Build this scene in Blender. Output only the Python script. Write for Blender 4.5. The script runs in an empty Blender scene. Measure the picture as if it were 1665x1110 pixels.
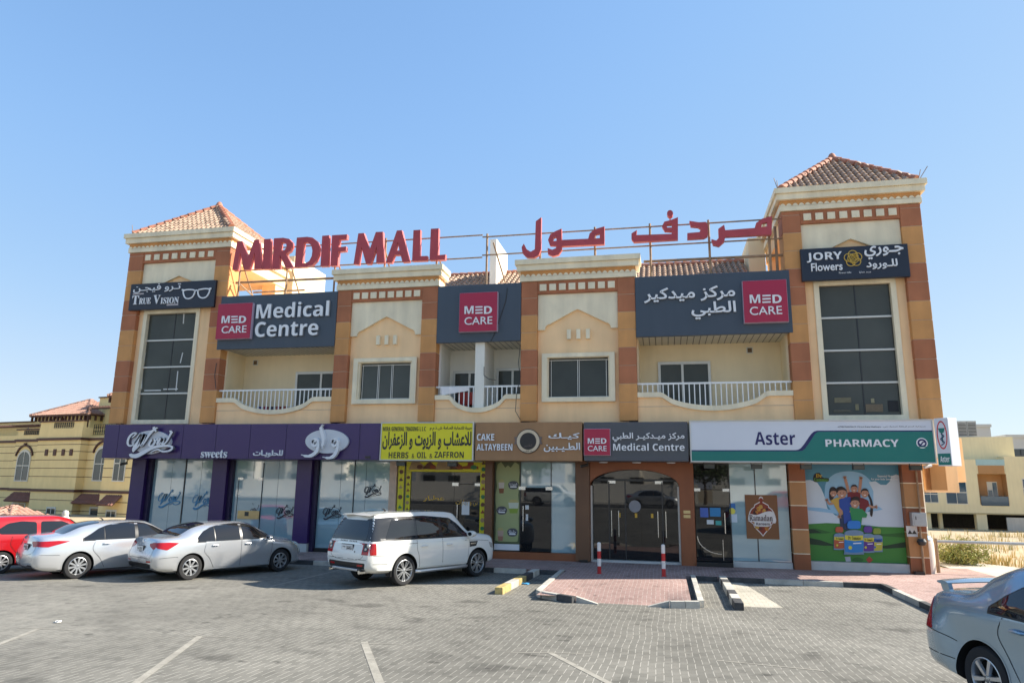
import bpy, bmesh, math, random
from mathutils import Vector, Matrix
from mathutils.geometry import tessellate_polygon, interpolate_bezier
from mathutils.bvhtree import BVHTree
from math import sin, cos, pi, radians
random.seed(7)
SC = bpy.context.scene
COL = SC.collection
# ------------------------------------------------------------------ camera
YAW, PITCH, ROLL, FPX = -0.2132, 0.2017, 0.0137, 1140.2
CAM = Vector((0, -23.581, 2.6))
fw = Vector((sin(YAW)*cos(PITCH), cos(YAW)*cos(PITCH), sin(PITCH)))
rt = Vector((cos(YAW), -sin(YAW), 0)); up = rt.cross(fw)
rt, up = rt*cos(ROLL)+up*sin(ROLL), up*cos(ROLL)-rt*sin(ROLL)
cd = bpy.data.cameras.new('camera'); cam = bpy.data.objects.new('camera', cd); COL.objects.link(cam)
cam.matrix_world = Matrix(((rt.x, up.x, -fw.x, CAM.x), (rt.y, up.y, -fw.y, CAM.y), (rt.z, up.z, -fw.z, CAM.z), (0, 0, 0, 1)))
cd.sensor_width = 36; cd.lens = FPX/1665*36; cd.clip_start = .1; cd.clip_end = 3000
SC.camera = cam
# ------------------------------------------------------------------ light
SUN = Vector((1.3, .45, 1)).normalized()
w = bpy.data.worlds.new('World'); SC.world = w; w.use_nodes = True
nt = w.node_tree; bg = nt.nodes['Background']
sky = nt.nodes.new('ShaderNodeTexSky'); sky.sky_type = 'NISHITA'; sky.sun_disc = False
sky.sun_elevation = math.asin(SUN.z); sky.sun_rotation = math.atan2(SUN.x, SUN.y)
sky.altitude = 10; sky.air_density = 1.0; sky.dust_density = .25; sky.ozone_density = 1.6
dv = nt.nodes.new('ShaderNodeVectorMath'); dv.operation = 'SCALE'; dv.inputs['Scale'].default_value = .1; nt.links.new(sky.outputs[0], dv.inputs[0])
cv = nt.nodes.new('ShaderNodeRGBCurve'); nt.links.new(dv.outputs[0], cv.inputs['Color'])
for ch, pts in enumerate(([(0,0),(.104,.088),(.185,.128),(.34,.19),(.6,.25),(1,.30)], [(0,0),(.17,.160),(.29,.203),(.49,.252),(.65,.284),(1,.335)], [(0,0),(.3,.285),(.46,.312),(.6,.322),(1,.335)])):
    c_ = cv.mapping.curves[ch]
    for i, p in enumerate(pts):
        if i == 0: c_.points[0].location = p
        elif i == len(pts)-1: c_.points[-1].location = p
        else: c_.points.new(*p)
cv.mapping.update()
ml = nt.nodes.new('ShaderNodeVectorMath'); ml.operation = 'SCALE'; ml.inputs['Scale'].default_value = 9.3; nt.links.new(cv.outputs[0], ml.inputs[0])   # the horizon glare is held down as the phone does
nt.links.new(ml.outputs[0], bg.inputs[0]); bg.inputs[1].default_value = .122
sl = bpy.data.lights.new('sun', 'SUN'); sl.energy = 4.0; sl.angle = radians(.5); sl.color = (1, .93, .82)
so = bpy.data.objects.new('sun', sl); COL.objects.link(so)
so.rotation_euler = (-SUN).to_track_quat('-Z', 'Y').to_euler()
vs = SC.view_settings; vs.view_transform = 'Standard'; vs.look = 'None'; vs.gamma = 1; vs.exposure = 1.44
SC.render.resolution_x, SC.render.resolution_y = 1024, 682
SC.cycles.max_bounces = 6; SC.cycles.use_denoising = True
# ------------------------------------------------------------------ pixel -> point on a vertical plane / on the ground
def _ray(x, y): return fw + rt*((x-832.5)/FPX) + up*((555-y)/FPX)
def F(x, y, Y=0.):
    v = _ray(x, y); p = CAM + v*((Y-CAM.y)/v.y); return p.x, p.z
def FX(x, y, Y=0.): return F(x, y, Y)[0]
def FZ(x, y, Y=0.): return F(x, y, Y)[1]
def G(x, y, z=0.):
    v = _ray(x, y); p = CAM + v*((z-CAM.z)/v.z); return p.x, p.y
# ------------------------------------------------------------------ materials
def lin(h):
    if not isinstance(h, str): return tuple(h)
    c = [int(h[i:i+2], 16)/255 for i in (0, 2, 4)]
    return tuple(x/12.92 if x <= .04045 else ((x+.055)/1.055)**2.4 for x in c)
MATS = {}
def mat(name, col, rough=.6, var=.05, scale=2., bump=0., metal=0., spec=.5, coat=0., fine=0., streak=0., ior=1.5, bscale=None, dirt=0.):
    if name in MATS: return MATS[name]
    m = bpy.data.materials.new(name); m.use_nodes = True; MATS[name] = m
    N = m.node_tree.nodes; L = m.node_tree.links; b = N['Principled BSDF']
    c = lin(col)
    b.inputs['Base Color'].default_value = (*c, 1); b.inputs['Roughness'].default_value = rough
    b.inputs['Metallic'].default_value = metal; b.inputs['Specular IOR Level'].default_value = spec; b.inputs['IOR'].default_value = ior
    b.inputs['Coat Weight'].default_value = coat; b.inputs['Coat Roughness'].default_value = .03
    if var or fine or streak or bump or dirt:
        tc = N.new('ShaderNodeTexCoord')
        def noise(sc, vec=None, det=5.):
            n = N.new('ShaderNodeTexNoise'); n.inputs['Scale'].default_value = sc; n.inputs['Detail'].default_value = det
            L.new(vec or tc.outputs['Object'], n.inputs['Vector']); return n.outputs['Fac']
        cur = None
        def mul(fac, amt, prev):
            r = N.new('ShaderNodeMapRange'); r.inputs[1].default_value = .25; r.inputs[2].default_value = .75
            r.inputs[3].default_value = 1-amt; r.inputs[4].default_value = 1+amt; L.new(fac, r.inputs[0])
            x = N.new('ShaderNodeMix'); x.data_type = 'RGBA'; x.blend_type = 'MULTIPLY'; x.inputs[0].default_value = 1
            if prev is None: x.inputs[6].default_value = (*c, 1)
            else: L.new(prev, x.inputs[6])
            L.new(r.outputs[0], x.inputs[7]); return x.outputs[2]
        if var: cur = mul(noise(scale), var, cur)
        if fine: cur = mul(noise(60, det=2), fine, cur)
        if streak:
            mp = N.new('ShaderNodeMapping'); mp.inputs['Scale'].default_value = (1.7, 1.7, .22); L.new(tc.outputs['Object'], mp.inputs[0])
            cur = mul(noise(1.6, mp.outputs[0]), streak, cur)
        if dirt:
            f = noise(.9, det=8)
            r = N.new('ShaderNodeMapRange'); r.inputs[1].default_value = .56; r.inputs[2].default_value = .72; r.inputs[3].default_value = 1; r.inputs[4].default_value = 1-dirt; L.new(f, r.inputs[0])
            x = N.new('ShaderNodeMix'); x.data_type = 'RGBA'; x.blend_type = 'MULTIPLY'; x.inputs[0].default_value = 1
            if cur is None: x.inputs[6].default_value = (*c, 1)
            else: L.new(cur, x.inputs[6])
            L.new(r.outputs[0], x.inputs[7]); cur = x.outputs[2]
        if cur is not None: L.new(cur, b.inputs['Base Color'])
        if bump:
            bp = N.new('ShaderNodeBump'); bp.inputs['Strength'].default_value = bump; bp.inputs['Distance'].default_value = .02
            L.new(noise(bscale or 25), bp.inputs['Height']); L.new(bp.outputs[0], b.inputs['Normal'])
    return m
# ------------------------------------------------------------------ mesh builder (world or local coordinates)
class MB:
    def __init__(s): s.v = []; s.f = []; s.m = []
    def add(s, vs, fs, mi=0):
        o = len(s.v); s.v += [tuple(p) for p in vs]; s.f += [tuple(i+o for i in f) for f in fs]; s.m += [mi]*len(fs); return s
    def box(s, x0, x1, y0, y1, z0, z1, mi=0):
        if x0 > x1: x0, x1 = x1, x0
        if y0 > y1: y0, y1 = y1, y0
        if z0 > z1: z0, z1 = z1, z0
        return s.add([(x0,y0,z0),(x1,y0,z0),(x1,y1,z0),(x0,y1,z0),(x0,y0,z1),(x1,y0,z1),(x1,y1,z1),(x0,y1,z1)],
              [(0,3,2,1),(4,5,6,7),(0,1,5,4),(1,2,6,5),(2,3,7,6),(3,0,4,7)], mi)
    def prism(s, outer, a, b, holes=(), to=None, mi=0, side=None):
        # outline in (u, v), thickness from w=a to w=b; default map (u, v, w) -> (x=u, y=w, z=v)
        to = to or (lambda u, v, w: (u, w, v))
        loops = [list(outer)] + [list(h) for h in holes]
        flat = [p for l in loops for p in l]; n = len(flat)
        tri = tessellate_polygon([[Vector((p[0], p[1], 0)) for p in l] for l in loops])
        vs = [to(p[0], p[1], a) for p in flat] + [to(p[0], p[1], b) for p in flat]
        s.add(vs, [tuple(t) for t in tri] + [tuple(i+n for i in reversed(t)) for t in tri], mi)
        fs = []; o = 0
        for l in loops:
            k = len(l); fs += [(o+i, o+(i+1) % k, n+o+(i+1) % k, n+o+i) for i in range(k)]; o += k
        base = len(s.v)-2*n
        s.f += [tuple(i+base for i in f) for f in fs]; s.m += [mi if side is None else side]*len(fs); return s
    def tube(s, pts, r, n=8, mi=0, cap=True):
        pts = [Vector(p) for p in pts]; rr = r if isinstance(r, (list, tuple)) else [r]*len(pts)
        rings = []; prev = None
        for i, p in enumerate(pts):
            d = (pts[min(i+1, len(pts)-1)] - pts[max(i-1, 0)]).normalized()
            a = prev if prev is not None else (Vector((0, 0, 1)) if abs(d.z) < .9 else Vector((1, 0, 0)))
            a = (a - d*a.dot(d)).normalized(); prev = a; b = d.cross(a)
            rings.append([p + (a*cos(2*pi*k/n) + b*sin(2*pi*k/n))*rr[i] for k in range(n)])
        vs = [q for r_ in rings for q in r_]; fs = []
        for i in range(len(pts)-1):
            fs += [(i*n+k, i*n+(k+1) % n, (i+1)*n+(k+1) % n, (i+1)*n+k) for k in range(n)]
        if cap: fs += [tuple(range(n-1, -1, -1)), tuple((len(pts)-1)*n+k for k in range(n))]
        return s.add(vs, fs, mi)
    def lathe(s, prof, c, axis='z', n=32, mi=0):
        c = Vector(c); vs = []
        for r, h in prof:
            for k in range(n):
                a = 2*pi*k/n
                vs.append(c + (Vector((r*cos(a), r*sin(a), h)) if axis == 'z' else Vector((r*cos(a), h, r*sin(a)))))
        fs = [(i*n+k, i*n+(k+1) % n, (i+1)*n+(k+1) % n, (i+1)*n+k) for i in range(len(prof)-1) for k in range(n)]
        return s.add(vs, fs, mi)
    def grid(s, P, mi=0):
        h, w_ = len(P), len(P[0])
        return s.add([p for r in P for p in r], [(i*w_+j, i*w_+j+1, (i+1)*w_+j+1, (i+1)*w_+j) for i in range(h-1) for j in range(w_-1)], mi)
    def xf(s, M): s.v = [tuple(M @ Vector(p)) for p in s.v]; return s
    def merge(s, o, mi=0): return s.add(o.v, o.f, mi)
FR = {}
def _props(o, label=None, cat=None, group=None, kind=None):
    if label: o['label'] = label
    if cat: o['category'] = cat
    if group: o['group'] = group
    if kind: o['kind'] = kind
    return o
def thing(name, label, cat, loc=(0, 0, 0), rz=0., group=None, scale=(1, 1, 1)):
    o = bpy.data.objects.new(name, None); COL.objects.link(o); o.empty_display_size = .3
    o.location = loc; o.rotation_euler = (0, 0, rz); o.scale = scale
    FR[o] = Matrix.Translation(loc) @ Matrix.Rotation(rz, 4, 'Z') @ Matrix.Diagonal((*scale, 1)); return _props(o, label, cat, group)
def mesh(name, mb, mats, smooth=False, angle=35):
    me = bpy.data.meshes.new(name); me.from_pydata([tuple(p) for p in mb.v], [], mb.f)
    for m in (mats if isinstance(mats, (list, tuple)) else [mats]): me.materials.append(m)
    if any(mb.m): me.polygons.foreach_set('material_index', mb.m)
    bm = bmesh.new(); bm.from_mesh(me); bmesh.ops.recalc_face_normals(bm, faces=bm.faces); bm.to_mesh(me); bm.free()
    if smooth:
        me.polygons.foreach_set('use_smooth', [True]*len(me.polygons)); me.set_sharp_from_angle(angle=radians(angle))
    me.update(); return me
def part(name, mb, mats, parent, smooth=False, bevel=0., label=None, local=False, kind=None, angle=35):
    fr = FR[parent]
    if not local: mb.xf(fr.inverted())
    o = bpy.data.objects.new(name, mesh(name, mb, mats, smooth, angle)); COL.objects.link(o); o.parent = parent; FR[o] = fr
    if bevel:
        bv = o.modifiers.new('bevel', 'BEVEL'); bv.width = bevel; bv.segments = 2; bv.limit_method = 'ANGLE'; bv.angle_limit = radians(40)
    if label: o['label'] = label
    if kind: o['kind'] = kind
    return o
def solo(name, label, cat, mb, mats, group=None, kind=None, smooth=False, bevel=0., origin=None, angle=35):
    if origin is None:
        xs, ys, zs = zip(*mb.v); origin = ((min(xs)+max(xs))/2, (min(ys)+max(ys))/2, min(zs))
    mb.xf(Matrix.Translation(-Vector(origin)))
    o = bpy.data.objects.new(name, mesh(name, mb, mats, smooth, angle)); COL.objects.link(o); o.location = origin
    FR[o] = Matrix.Translation(origin)
    if bevel:
        bv = o.modifiers.new('bevel', 'BEVEL'); bv.width = bevel; bv.segments = 2; bv.limit_method = 'ANGLE'; bv.angle_limit = radians(40)
    return _props(o, label, cat, group, kind)
def struct(name, mb, mats, smooth=False): return solo(name, None, None, mb, mats, kind='structure', origin=(0, 0, 0), smooth=smooth)
def dup(root, loc, rz=0., label=None, group=None):
    r = root.copy(); COL.objects.link(r); r.location = loc; r.rotation_euler = (0, 0, rz)
    if label: r['label'] = label
    if group: r['group'] = group
    for ch in list(root.children):
        c = ch.copy(); COL.objects.link(c); c.parent = r
        for g in ch.children:
            d = g.copy(); COL.objects.link(d); d.parent = c
    return r
# ------------------------------------------------------------------ lettering
AR = dict(zip('ابتجحدرزسشطعفقكلمنهةويىخصثغذض', (0xFE8D,0xFE8F,0xFE95,0xFE9D,0xFEA1,0xFEA9,0xFEAD,0xFEAF,0xFEB1,0xFEB5,0xFEC1,0xFEC9,0xFED1,0xFED5,0xFED9,0xFEDD,0xFEE1,0xFEE5,0xFEE9,0xFE93,0xFEED,0xFEF1,0xFEEF,0xFEA5,0xFEB9,0xFE99,0xFECD,0xFEAB,0xFEBD)))
def arabic(t):
    res = []
    for wd in t.split(' '):
        o = ''; i = 0; prev = False
        while i < len(wd):
            c = wd[i]
            if c == 'ـ': o += c; prev = True; i += 1; continue
            if c not in AR: o += c; prev = False; i += 1; continue
            if c == 'ل' and wd[i+1:i+2] == 'ا': o += chr(0xFEFC if prev else 0xFEFB); prev = False; i += 2; continue
            nx = wd[i+1:i+2] != '' and (wd[i+1] in AR or wd[i+1] == 'ـ')
            if c in 'ادرزذوةى': o += chr(AR[c] + (1 if prev else 0)); prev = False
            else:
                o += chr(AR[c] + ((3 if prev else 2) if nx else (1 if prev else 0))); prev = nx
            i += 1
        res.append(o)
    return ' '.join(res)[::-1]
def face(t, st):
    if st == 'ar' or any('\u0600' <= c <= '\u06ff' for c in t): return arabic(t)
    U, l = {'b': (0x1D5D4, 0x1D5EE), 'sb': (0x1D400, 0x1D41A), 'sbi': (0x1D468, 0x1D482), 'scr': (0x1D4D0, 0x1D4EA)}.get(st, (65, 97))
    return ''.join(chr(U+ord(c)-65) if 'A' <= c <= 'Z' else chr(l+ord(c)-97) if 'a' <= c <= 'z' else (chr(0x1D7EC+ord(c)-48) if st == 'b' and c.isdigit() else c) for c in t)
def area(p): return sum(p[i][0]*p[(i+1) % len(p)][1]-p[(i+1) % len(p)][0]*p[i][1] for i in range(len(p)))/2
def inside(q, p):
    r = False
    for i in range(len(p)):
        (x1, y1), (x2, y2) = p[i], p[(i+1) % len(p)]
        if (y1 > q[1]) != (y2 > q[1]) and q[0] < (x2-x1)*(q[1]-y1)/(y2-y1)+x1: r = not r
    return r
def fatten(p, d):
    n = len(p); out = []
    sg = 1 if area(p) > 0 else -1
    for i in range(n):
        a, b, c = p[i-1], p[i], p[(i+1) % n]
        e1 = Vector((b[1]-a[1], a[0]-b[0])); e2 = Vector((c[1]-b[1], b[0]-c[0]))
        e1 = e1.normalized() if e1.length > 1e-9 else e1; e2 = e2.normalized() if e2.length > 1e-9 else e2
        nn = e1+e2; nn = nn.normalized() if nn.length > 1e-6 else e1
        k = 1/max(.6, nn.dot(e1) if e1.length else 1)
        out.append((b[0]+nn.x*d*sg*k, b[1]+nn.y*d*sg*k))
    return out
_gl = {}
def glyphs(t, st='', fat=0., res=4):
    key = (t, st, fat, res)
    if key in _gl: return _gl[key]
    c = bpy.data.curves.new('tmp', 'FONT'); c.body = face(t, st); o = bpy.data.objects.new('tmp', c); COL.objects.link(o)
    bpy.context.view_layer.update()
    cu = o.to_curve(bpy.context.evaluated_depsgraph_get())
    polys = []
    for s in cu.splines:
        pts = []; bp = s.bezier_points; n = len(bp)
        for i in range(n):
            a, b = bp[i], bp[(i+1) % n]
            seg = interpolate_bezier(a.co, a.handle_right, b.handle_left, b.co, res+1)
            if (a.co-a.handle_right).length < 1e-5 and (b.co-b.handle_left).length < 1e-5: seg = [a.co, b.co]
            pts += [(q.x, q.y) for q in seg[:-1]]
        clean = []
        for q in pts:
            if not clean or (abs(q[0]-clean[-1][0])+abs(q[1]-clean[-1][1])) > 2e-4: clean.append(q)
        if len(clean) > 2: polys.append(clean)
    o.to_curve_clear(); bpy.data.objects.remove(o); bpy.data.curves.remove(c)
    if not polys: _gl[key] = ([], (0, 0, 1, 1)); return _gl[key]
    sgn = area(max(polys, key=lambda p: abs(area(p)))) > 0
    outs = [p for p in polys if (area(p) > 0) == sgn]; hol = [p for p in polys if (area(p) > 0) != sgn]
    groups = [[p, []] for p in outs]
    for h in hol:
        cand = [g for g in groups if inside(h[0], g[0])]
        if cand: min(cand, key=lambda g: abs(area(g[0])))[1].append(h)
    if fat: groups = [[fatten(p, fat), [fatten(h, -fat) for h in hs]] for p, hs in groups]
    xs = [q[0] for p, _ in groups for q in p]; ys = [q[1] for p, _ in groups for q in p]
    _gl[key] = (groups, (min(xs), min(ys), max(xs), max(ys))); return _gl[key]
def lettering(mb, t, x0, x1, z0, z1, a, b, st='', fat=0., to=None, mi=0, side=None, res=4):
    groups, (gx0, gy0, gx1, gy1) = glyphs(t, st, fat, res)
    kx = (x1-x0)/max(gx1-gx0, 1e-6); kz = (z1-z0)/max(gy1-gy0, 1e-6)
    f = lambda p: [(x0+(q[0]-gx0)*kx, z0+(q[1]-gy0)*kz) for q in p]
    for i, (p, hs) in enumerate(groups):
        e = .0007*(i % 7)
        mb.prism(f(p), a-e, b, [f(h) for h in hs], to=to, mi=mi, side=side)
    return mb
def ptext(mb, t, xl, xr, yt, yb, Y, depth, st='', fat=0., mi=0, side=None, res=4):
    # lettering on the plane y=Y inside a box measured on the photograph
    xm, ym = (xl+xr)/2, (yt+yb)/2
    return lettering(mb, t, FX(xl, ym, Y), FX(xr, ym, Y), FZ(xm, yb, Y), FZ(xm, yt, Y), Y-depth, Y+.01, st, fat, None, mi, side, res)
def ppoly(pts, Y=0., ox=0., oy=0., sc=1.): return [F(ox+x/sc, oy+y/sc, Y) for x, y in pts]
def stroke(mb, pts, wd, a, b, to=None, mi=0, side=None, k=5, closed=False):
    # a raised brush stroke with (possibly varying) width, built from quads
    sp = smooth_line(pts, k, closed) if k else list(pts)
    if closed: sp = sp+sp[:2]
    ws = [wd]*len(sp) if not isinstance(wd, (list, tuple)) else [wd[min(int(f), len(wd)-1)]*(1-(f-int(f)))+wd[min(int(f)+1, len(wd)-1)]*(f-int(f)) for f in [i/(len(sp)-1)*(len(wd)-1) for i in range(len(sp))]]
    r_ = ribbon(sp, ws); h = len(r_)//2; to = to or (lambda u, v, w: (u, w, v))
    for j in range(h-1):
        c = [r_[j], r_[j+1], r_[2*h-2-j], r_[2*h-1-j]]
        mb.add([to(p[0], p[1], a) for p in c], [(0, 1, 2, 3)], mi)
        mb.add([to(p[0], p[1], a) for p in c]+[to(p[0], p[1], b) for p in c], [(0, 1, 5, 4), (2, 3, 7, 6)], mi if side is None else side)
    return mb
def circ(cx, cz, rx, rz=None, n=28, a0=0., a1=2*pi):
    rz = rx if rz is None else rz; full = abs(a1-a0-2*pi) < 1e-6
    return [(cx+rx*cos(a0+(a1-a0)*i/(n if full else n-1)), cz+rz*sin(a0+(a1-a0)*i/(n if full else n-1))) for i in range(n)]
def ribbon(pts, wd):
    # outline of a brush stroke: pts (x, z), width scalar or list
    n = len(pts); L_, R_ = [], []
    for i, p in enumerate(pts):
        a, b = pts[max(i-1, 0)], pts[min(i+1, n-1)]; d = Vector((b[0]-a[0], b[1]-a[1])); d = d.normalized() if d.length else Vector((1, 0))
        h = (wd[i] if isinstance(wd, (list, tuple)) else wd)/2
        L_.append((p[0]-d.y*h, p[1]+d.x*h)); R_.append((p[0]+d.y*h, p[1]-d.x*h))
    return L_ + R_[::-1]
def circle(u, v, r, n=16): return [(u+r*cos(2*pi*i/n), v+r*sin(2*pi*i/n)) for i in range(n)]
def smooth_line(pts, k=6, closed=False):
    P = [Vector(p) for p in pts]; out = []; n = len(P)
    for i in range(n if closed else n-1):
        if closed: p0, p1, p2, p3 = P[i-1], P[i], P[(i+1) % n], P[(i+2) % n]
        else: p0, p1, p2, p3 = P[max(i-1, 0)], P[i], P[i+1], P[min(i+2, n-1)]
        for j in range(k):
            t = j/k
            out.append(tuple(.5*((2*p1)+(p2-p0)*t+(2*p0-5*p1+4*p2-p3)*t*t+(3*p1-p0-3*p2+p3)*t**3)))
    if not closed: out.append(tuple(P[-1]))
    return out
# ------------------------------------------------------------------ the site: ground, paving, kerbs
def paving(name, c1, c2, joint, bed, bw=.105, bh=.21, jw=.105, rot=0., patch=.17):
    m = bpy.data.materials.new(name); m.use_nodes = True; N = m.node_tree.nodes; L = m.node_tree.links; b = N['Principled BSDF']
    b.inputs['Roughness'].default_value = .85; b.inputs['Specular IOR Level'].default_value = .3
    tc = N.new('ShaderNodeTexCoord'); mp = N.new('ShaderNodeMapping'); mp.inputs['Rotation'].default_value = (0, 0, rot); L.new(tc.outputs['Object'], mp.inputs[0])
    # a slow wobble: the rows are laid by hand
    nz = N.new('ShaderNodeTexNoise'); nz.inputs['Scale'].default_value = .35; L.new(mp.outputs[0], nz.inputs['Vector'])
    wob = N.new('ShaderNodeVectorMath'); wob.operation = 'MULTIPLY_ADD'; wob.inputs[1].default_value = (.18, .18, 0); L.new(nz.outputs['Color'], wob.inputs[0]); L.new(mp.outputs[0], wob.inputs[2])
    sp = N.new('ShaderNodeSeparateXYZ'); L.new(wob.outputs[0], sp.inputs[0])
    def M(op, a, b_=None, c=None):
        n = N.new('ShaderNodeMath'); n.operation = op
        for i, x in enumerate((a, b_, c)):
            if x is None: continue
            if isinstance(x, (int, float)): n.inputs[i].default_value = x
            else: L.new(x, n.inputs[i])
        return n.outputs[0]
    u = M('DIVIDE', sp.outputs['X'], bw); fu = M('FLOOR', u)
    ph = M('FRACT', M('MULTIPLY', fu, .5)); v = M('ADD', M('DIVIDE', sp.outputs['Y'], bh), ph); fv = M('FLOOR', v)
    tick = M('LESS_THAN', M('FRACT', M('MULTIPLY', v, .5)), .74)
    ju = M('MULTIPLY', M('LESS_THAN', M('FRACT', u), jw), tick); jv = M('LESS_THAN', M('FRACT', v), .05)
    cb = N.new('ShaderNodeCombineXYZ'); L.new(fu, cb.inputs[0]); L.new(fv, cb.inputs[1])
    wn = N.new('ShaderNodeTexWhiteNoise'); wn.noise_dimensions = '2D'; L.new(cb.outputs[0], wn.inputs['Vector'])
    def mix(f, a, b_, bt='MIX'):
        n = N.new('ShaderNodeMix'); n.data_type = 'RGBA'; n.blend_type = bt
        for i, x in ((0, f), (6, a), (7, b_)):
            if isinstance(x, (int, float)): n.inputs[i].default_value = x
            elif isinstance(x, tuple): n.inputs[i].default_value = (*x, 1)
            else: L.new(x, n.inputs[i])
        return n.outputs[2]
    def nse(sc, det, lo, hi, a, bb):
        n = N.new('ShaderNodeTexNoise'); n.inputs['Scale'].default_value = sc; n.inputs['Detail'].default_value = det; L.new(tc.outputs['Object'], n.inputs['Vector'])
        r = N.new('ShaderNodeMapRange'); r.inputs[1].default_value = lo; r.inputs[2].default_value = hi; r.inputs[3].default_value = a; r.inputs[4].default_value = bb; L.new(n.outputs['Fac'], r.inputs[0]); return r.outputs[0]
    col = mix(wn.outputs['Value'], lin(c1), lin(c2))
    col = mix(jv, col, lin(bed)); col = mix(ju, col, lin(joint))
    col = mix(1., col, nse(.22, 6, .3, .7, 1-patch, 1+patch), 'MULTIPLY')
    col = mix(1., col, nse(1.7, 7, .54, .75, 1., .74), 'MULTIPLY')
    col = mix(1., col, nse(90, 2, .3, .7, .9, 1.1), 'MULTIPLY')
    # oil drips and tyre scuffs
    col = mix(1., col, nse(.75, 3, .62, .70, 1., .6), 'MULTIPLY')
    col = mix(1., col, nse(3.2, 2, .68, .74, 1., .55), 'MULTIPLY'); col = mix(1., col, nse(.5, 9, .5, .8, 1., 1.25), 'MULTIPLY')
    L.new(col, b.inputs['Base Color'])
    bp = N.new('ShaderNodeBump'); bp.inputs['Strength'].default_value = .5; bp.inputs['Distance'].default_value = .006
    L.new(M('SUBTRACT', M('MULTIPLY', wn.outputs['Value'], .35), M('MAXIMUM', ju, jv)), bp.inputs['Height']); L.new(bp.outputs[0], b.inputs['Normal'])
    return m
PAV = paving('grey_paving', (.145,.138,.117), (.19,.18,.153), (.34,.32,.275), (.135,.126,.105))
RED = paving('red_paving', (.30,.20,.172), (.37,.25,.218), (.46,.385,.335), (.26,.15,.12))
sand = mat('sand', (.42,.33,.2), .95, .18, .35, bump=.6, fine=.12, bscale=9)
kgrey = mat('kerb_concrete', (.42,.40,.35), .85, .15, 3, bump=.3, fine=.1, dirt=.35)
kblk = mat('kerb_black_paint', (.055,.055,.055), .7, .4, 5, bump=.25, fine=.15)
kwht = mat('kerb_white_paint', (.52,.49,.42), .75, .2, 4, bump=.25, fine=.1, dirt=.45)
kyel = mat('kerb_yellow_paint', (.46,.345,.13), .7, .3, 7, bump=.3, fine=.15, dirt=.55)
asph = mat('asphalt', (.055,.055,.055), .9, .2, .6, bump=.5, fine=.2, bscale=60)
def sheet(name, poly, z, m):
    mb = MB(); mb.add([(x, y, z) for x, y in poly], [tuple(range(len(poly)))]); return struct(name, mb, m)
g = MB(); g.grid([[(-900+60*i, -900+60*j, -.06) for i in range(31)] for j in range(31)]); struct('ground', g, sand)
def hgt(y): return .0 if y > -6.2 else .033*(-6.8-y) if y < -7.4 else .033*(y+6.2)**2/2.4   # the lot rises gently towards the street
g = MB(); ysl = [.6, -3, -6.2, -6.5, -6.8, -7.1, -7.4] + [-8-1.25*i for i in range(21)]
g.grid([[(x, y, hgt(y)) for x in (-48, -25, -10, 0, 8, 18)] for y in ysl]); struct('parking_area', g, PAV)
def GG(px, py):
    z = 0.
    for _ in range(12): x, y = G(px, py, z); z = hgt(y)
    return x, y
def onlot(x, y, dz=.004): return (x, y, hgt(y)+dz)
sheet('road', [(-200,-46), (200,-46), (200,-34), (-200,-34)], .86, asph)
sheet('verge', [(-200,-62), (200,-62), (200,-46), (-200,-46)], .87, kgrey); sheet('verge', [(-200,-34), (200,-34), (200,-33), (-200,-33)], .865, kgrey)
# raised pavement along the shops
KY = -1.42
sw = MB()
side_out = [(-48, KY), (5.72, KY-.55), (5.75, -9.0), (9.6, -9.0), (9.6, 3.0), (7.9, 3.0), (7.9, 1.15), (-48, 1.15)]
sw.prism(side_out, -.02, .12, to=lambda u, v, w: (u, v, w)); struct('pavement', sw, RED)
# kerb stones, painted black and white in turn, standing just clear of the pavement edge
def kerb_run(p0, p1, seq, wd=.14, h=.125, ln=1.):
    p0, p1 = Vector(p0), Vector(p1); d = p1-p0; n = max(1, round(d.length/ln)); d.normalize(); q = Vector((d.y, -d.x)); k = MB(); st = (p1-p0).length/n
    for i in range(n):
        a = p0+d*(i*st+.006); b = p0+d*((i+1)*st-.006)
        c = [a, b, b+q*wd, a+q*wd]
        hh = h+random.uniform(0, .006)
        k.add([(x.x, x.y, -.01) for x in c]+[(x.x, x.y, hh) for x in c], [(0,3,2,1),(4,5,6,7),(0,1,5,4),(1,2,6,5),(2,3,7,6),(3,0,4,7)], seq[i % len(seq)])
    return k
KM = [kgrey, kblk, kwht, kyel]
for nm, p0, p1, seq in (('kerb', (-48, KY-.003), (-4.15, KY-.44), [1, 2]), ('kerb', (-3.75, KY-.445), (-2.95, KY-.453), [1]), ('kerb', (.62, KY-.49), (1.38, KY-.5), [1]),
                        ('kerb', (1.62, KY-.5), (5.7, KY-.554), [1, 2, 2, 1, 2]), ('kerb', (5.745, KY-.72), (5.745, -9.), [1, 2, 0])):
    struct(nm, kerb_run(p0, p1, seq), KM)
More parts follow.
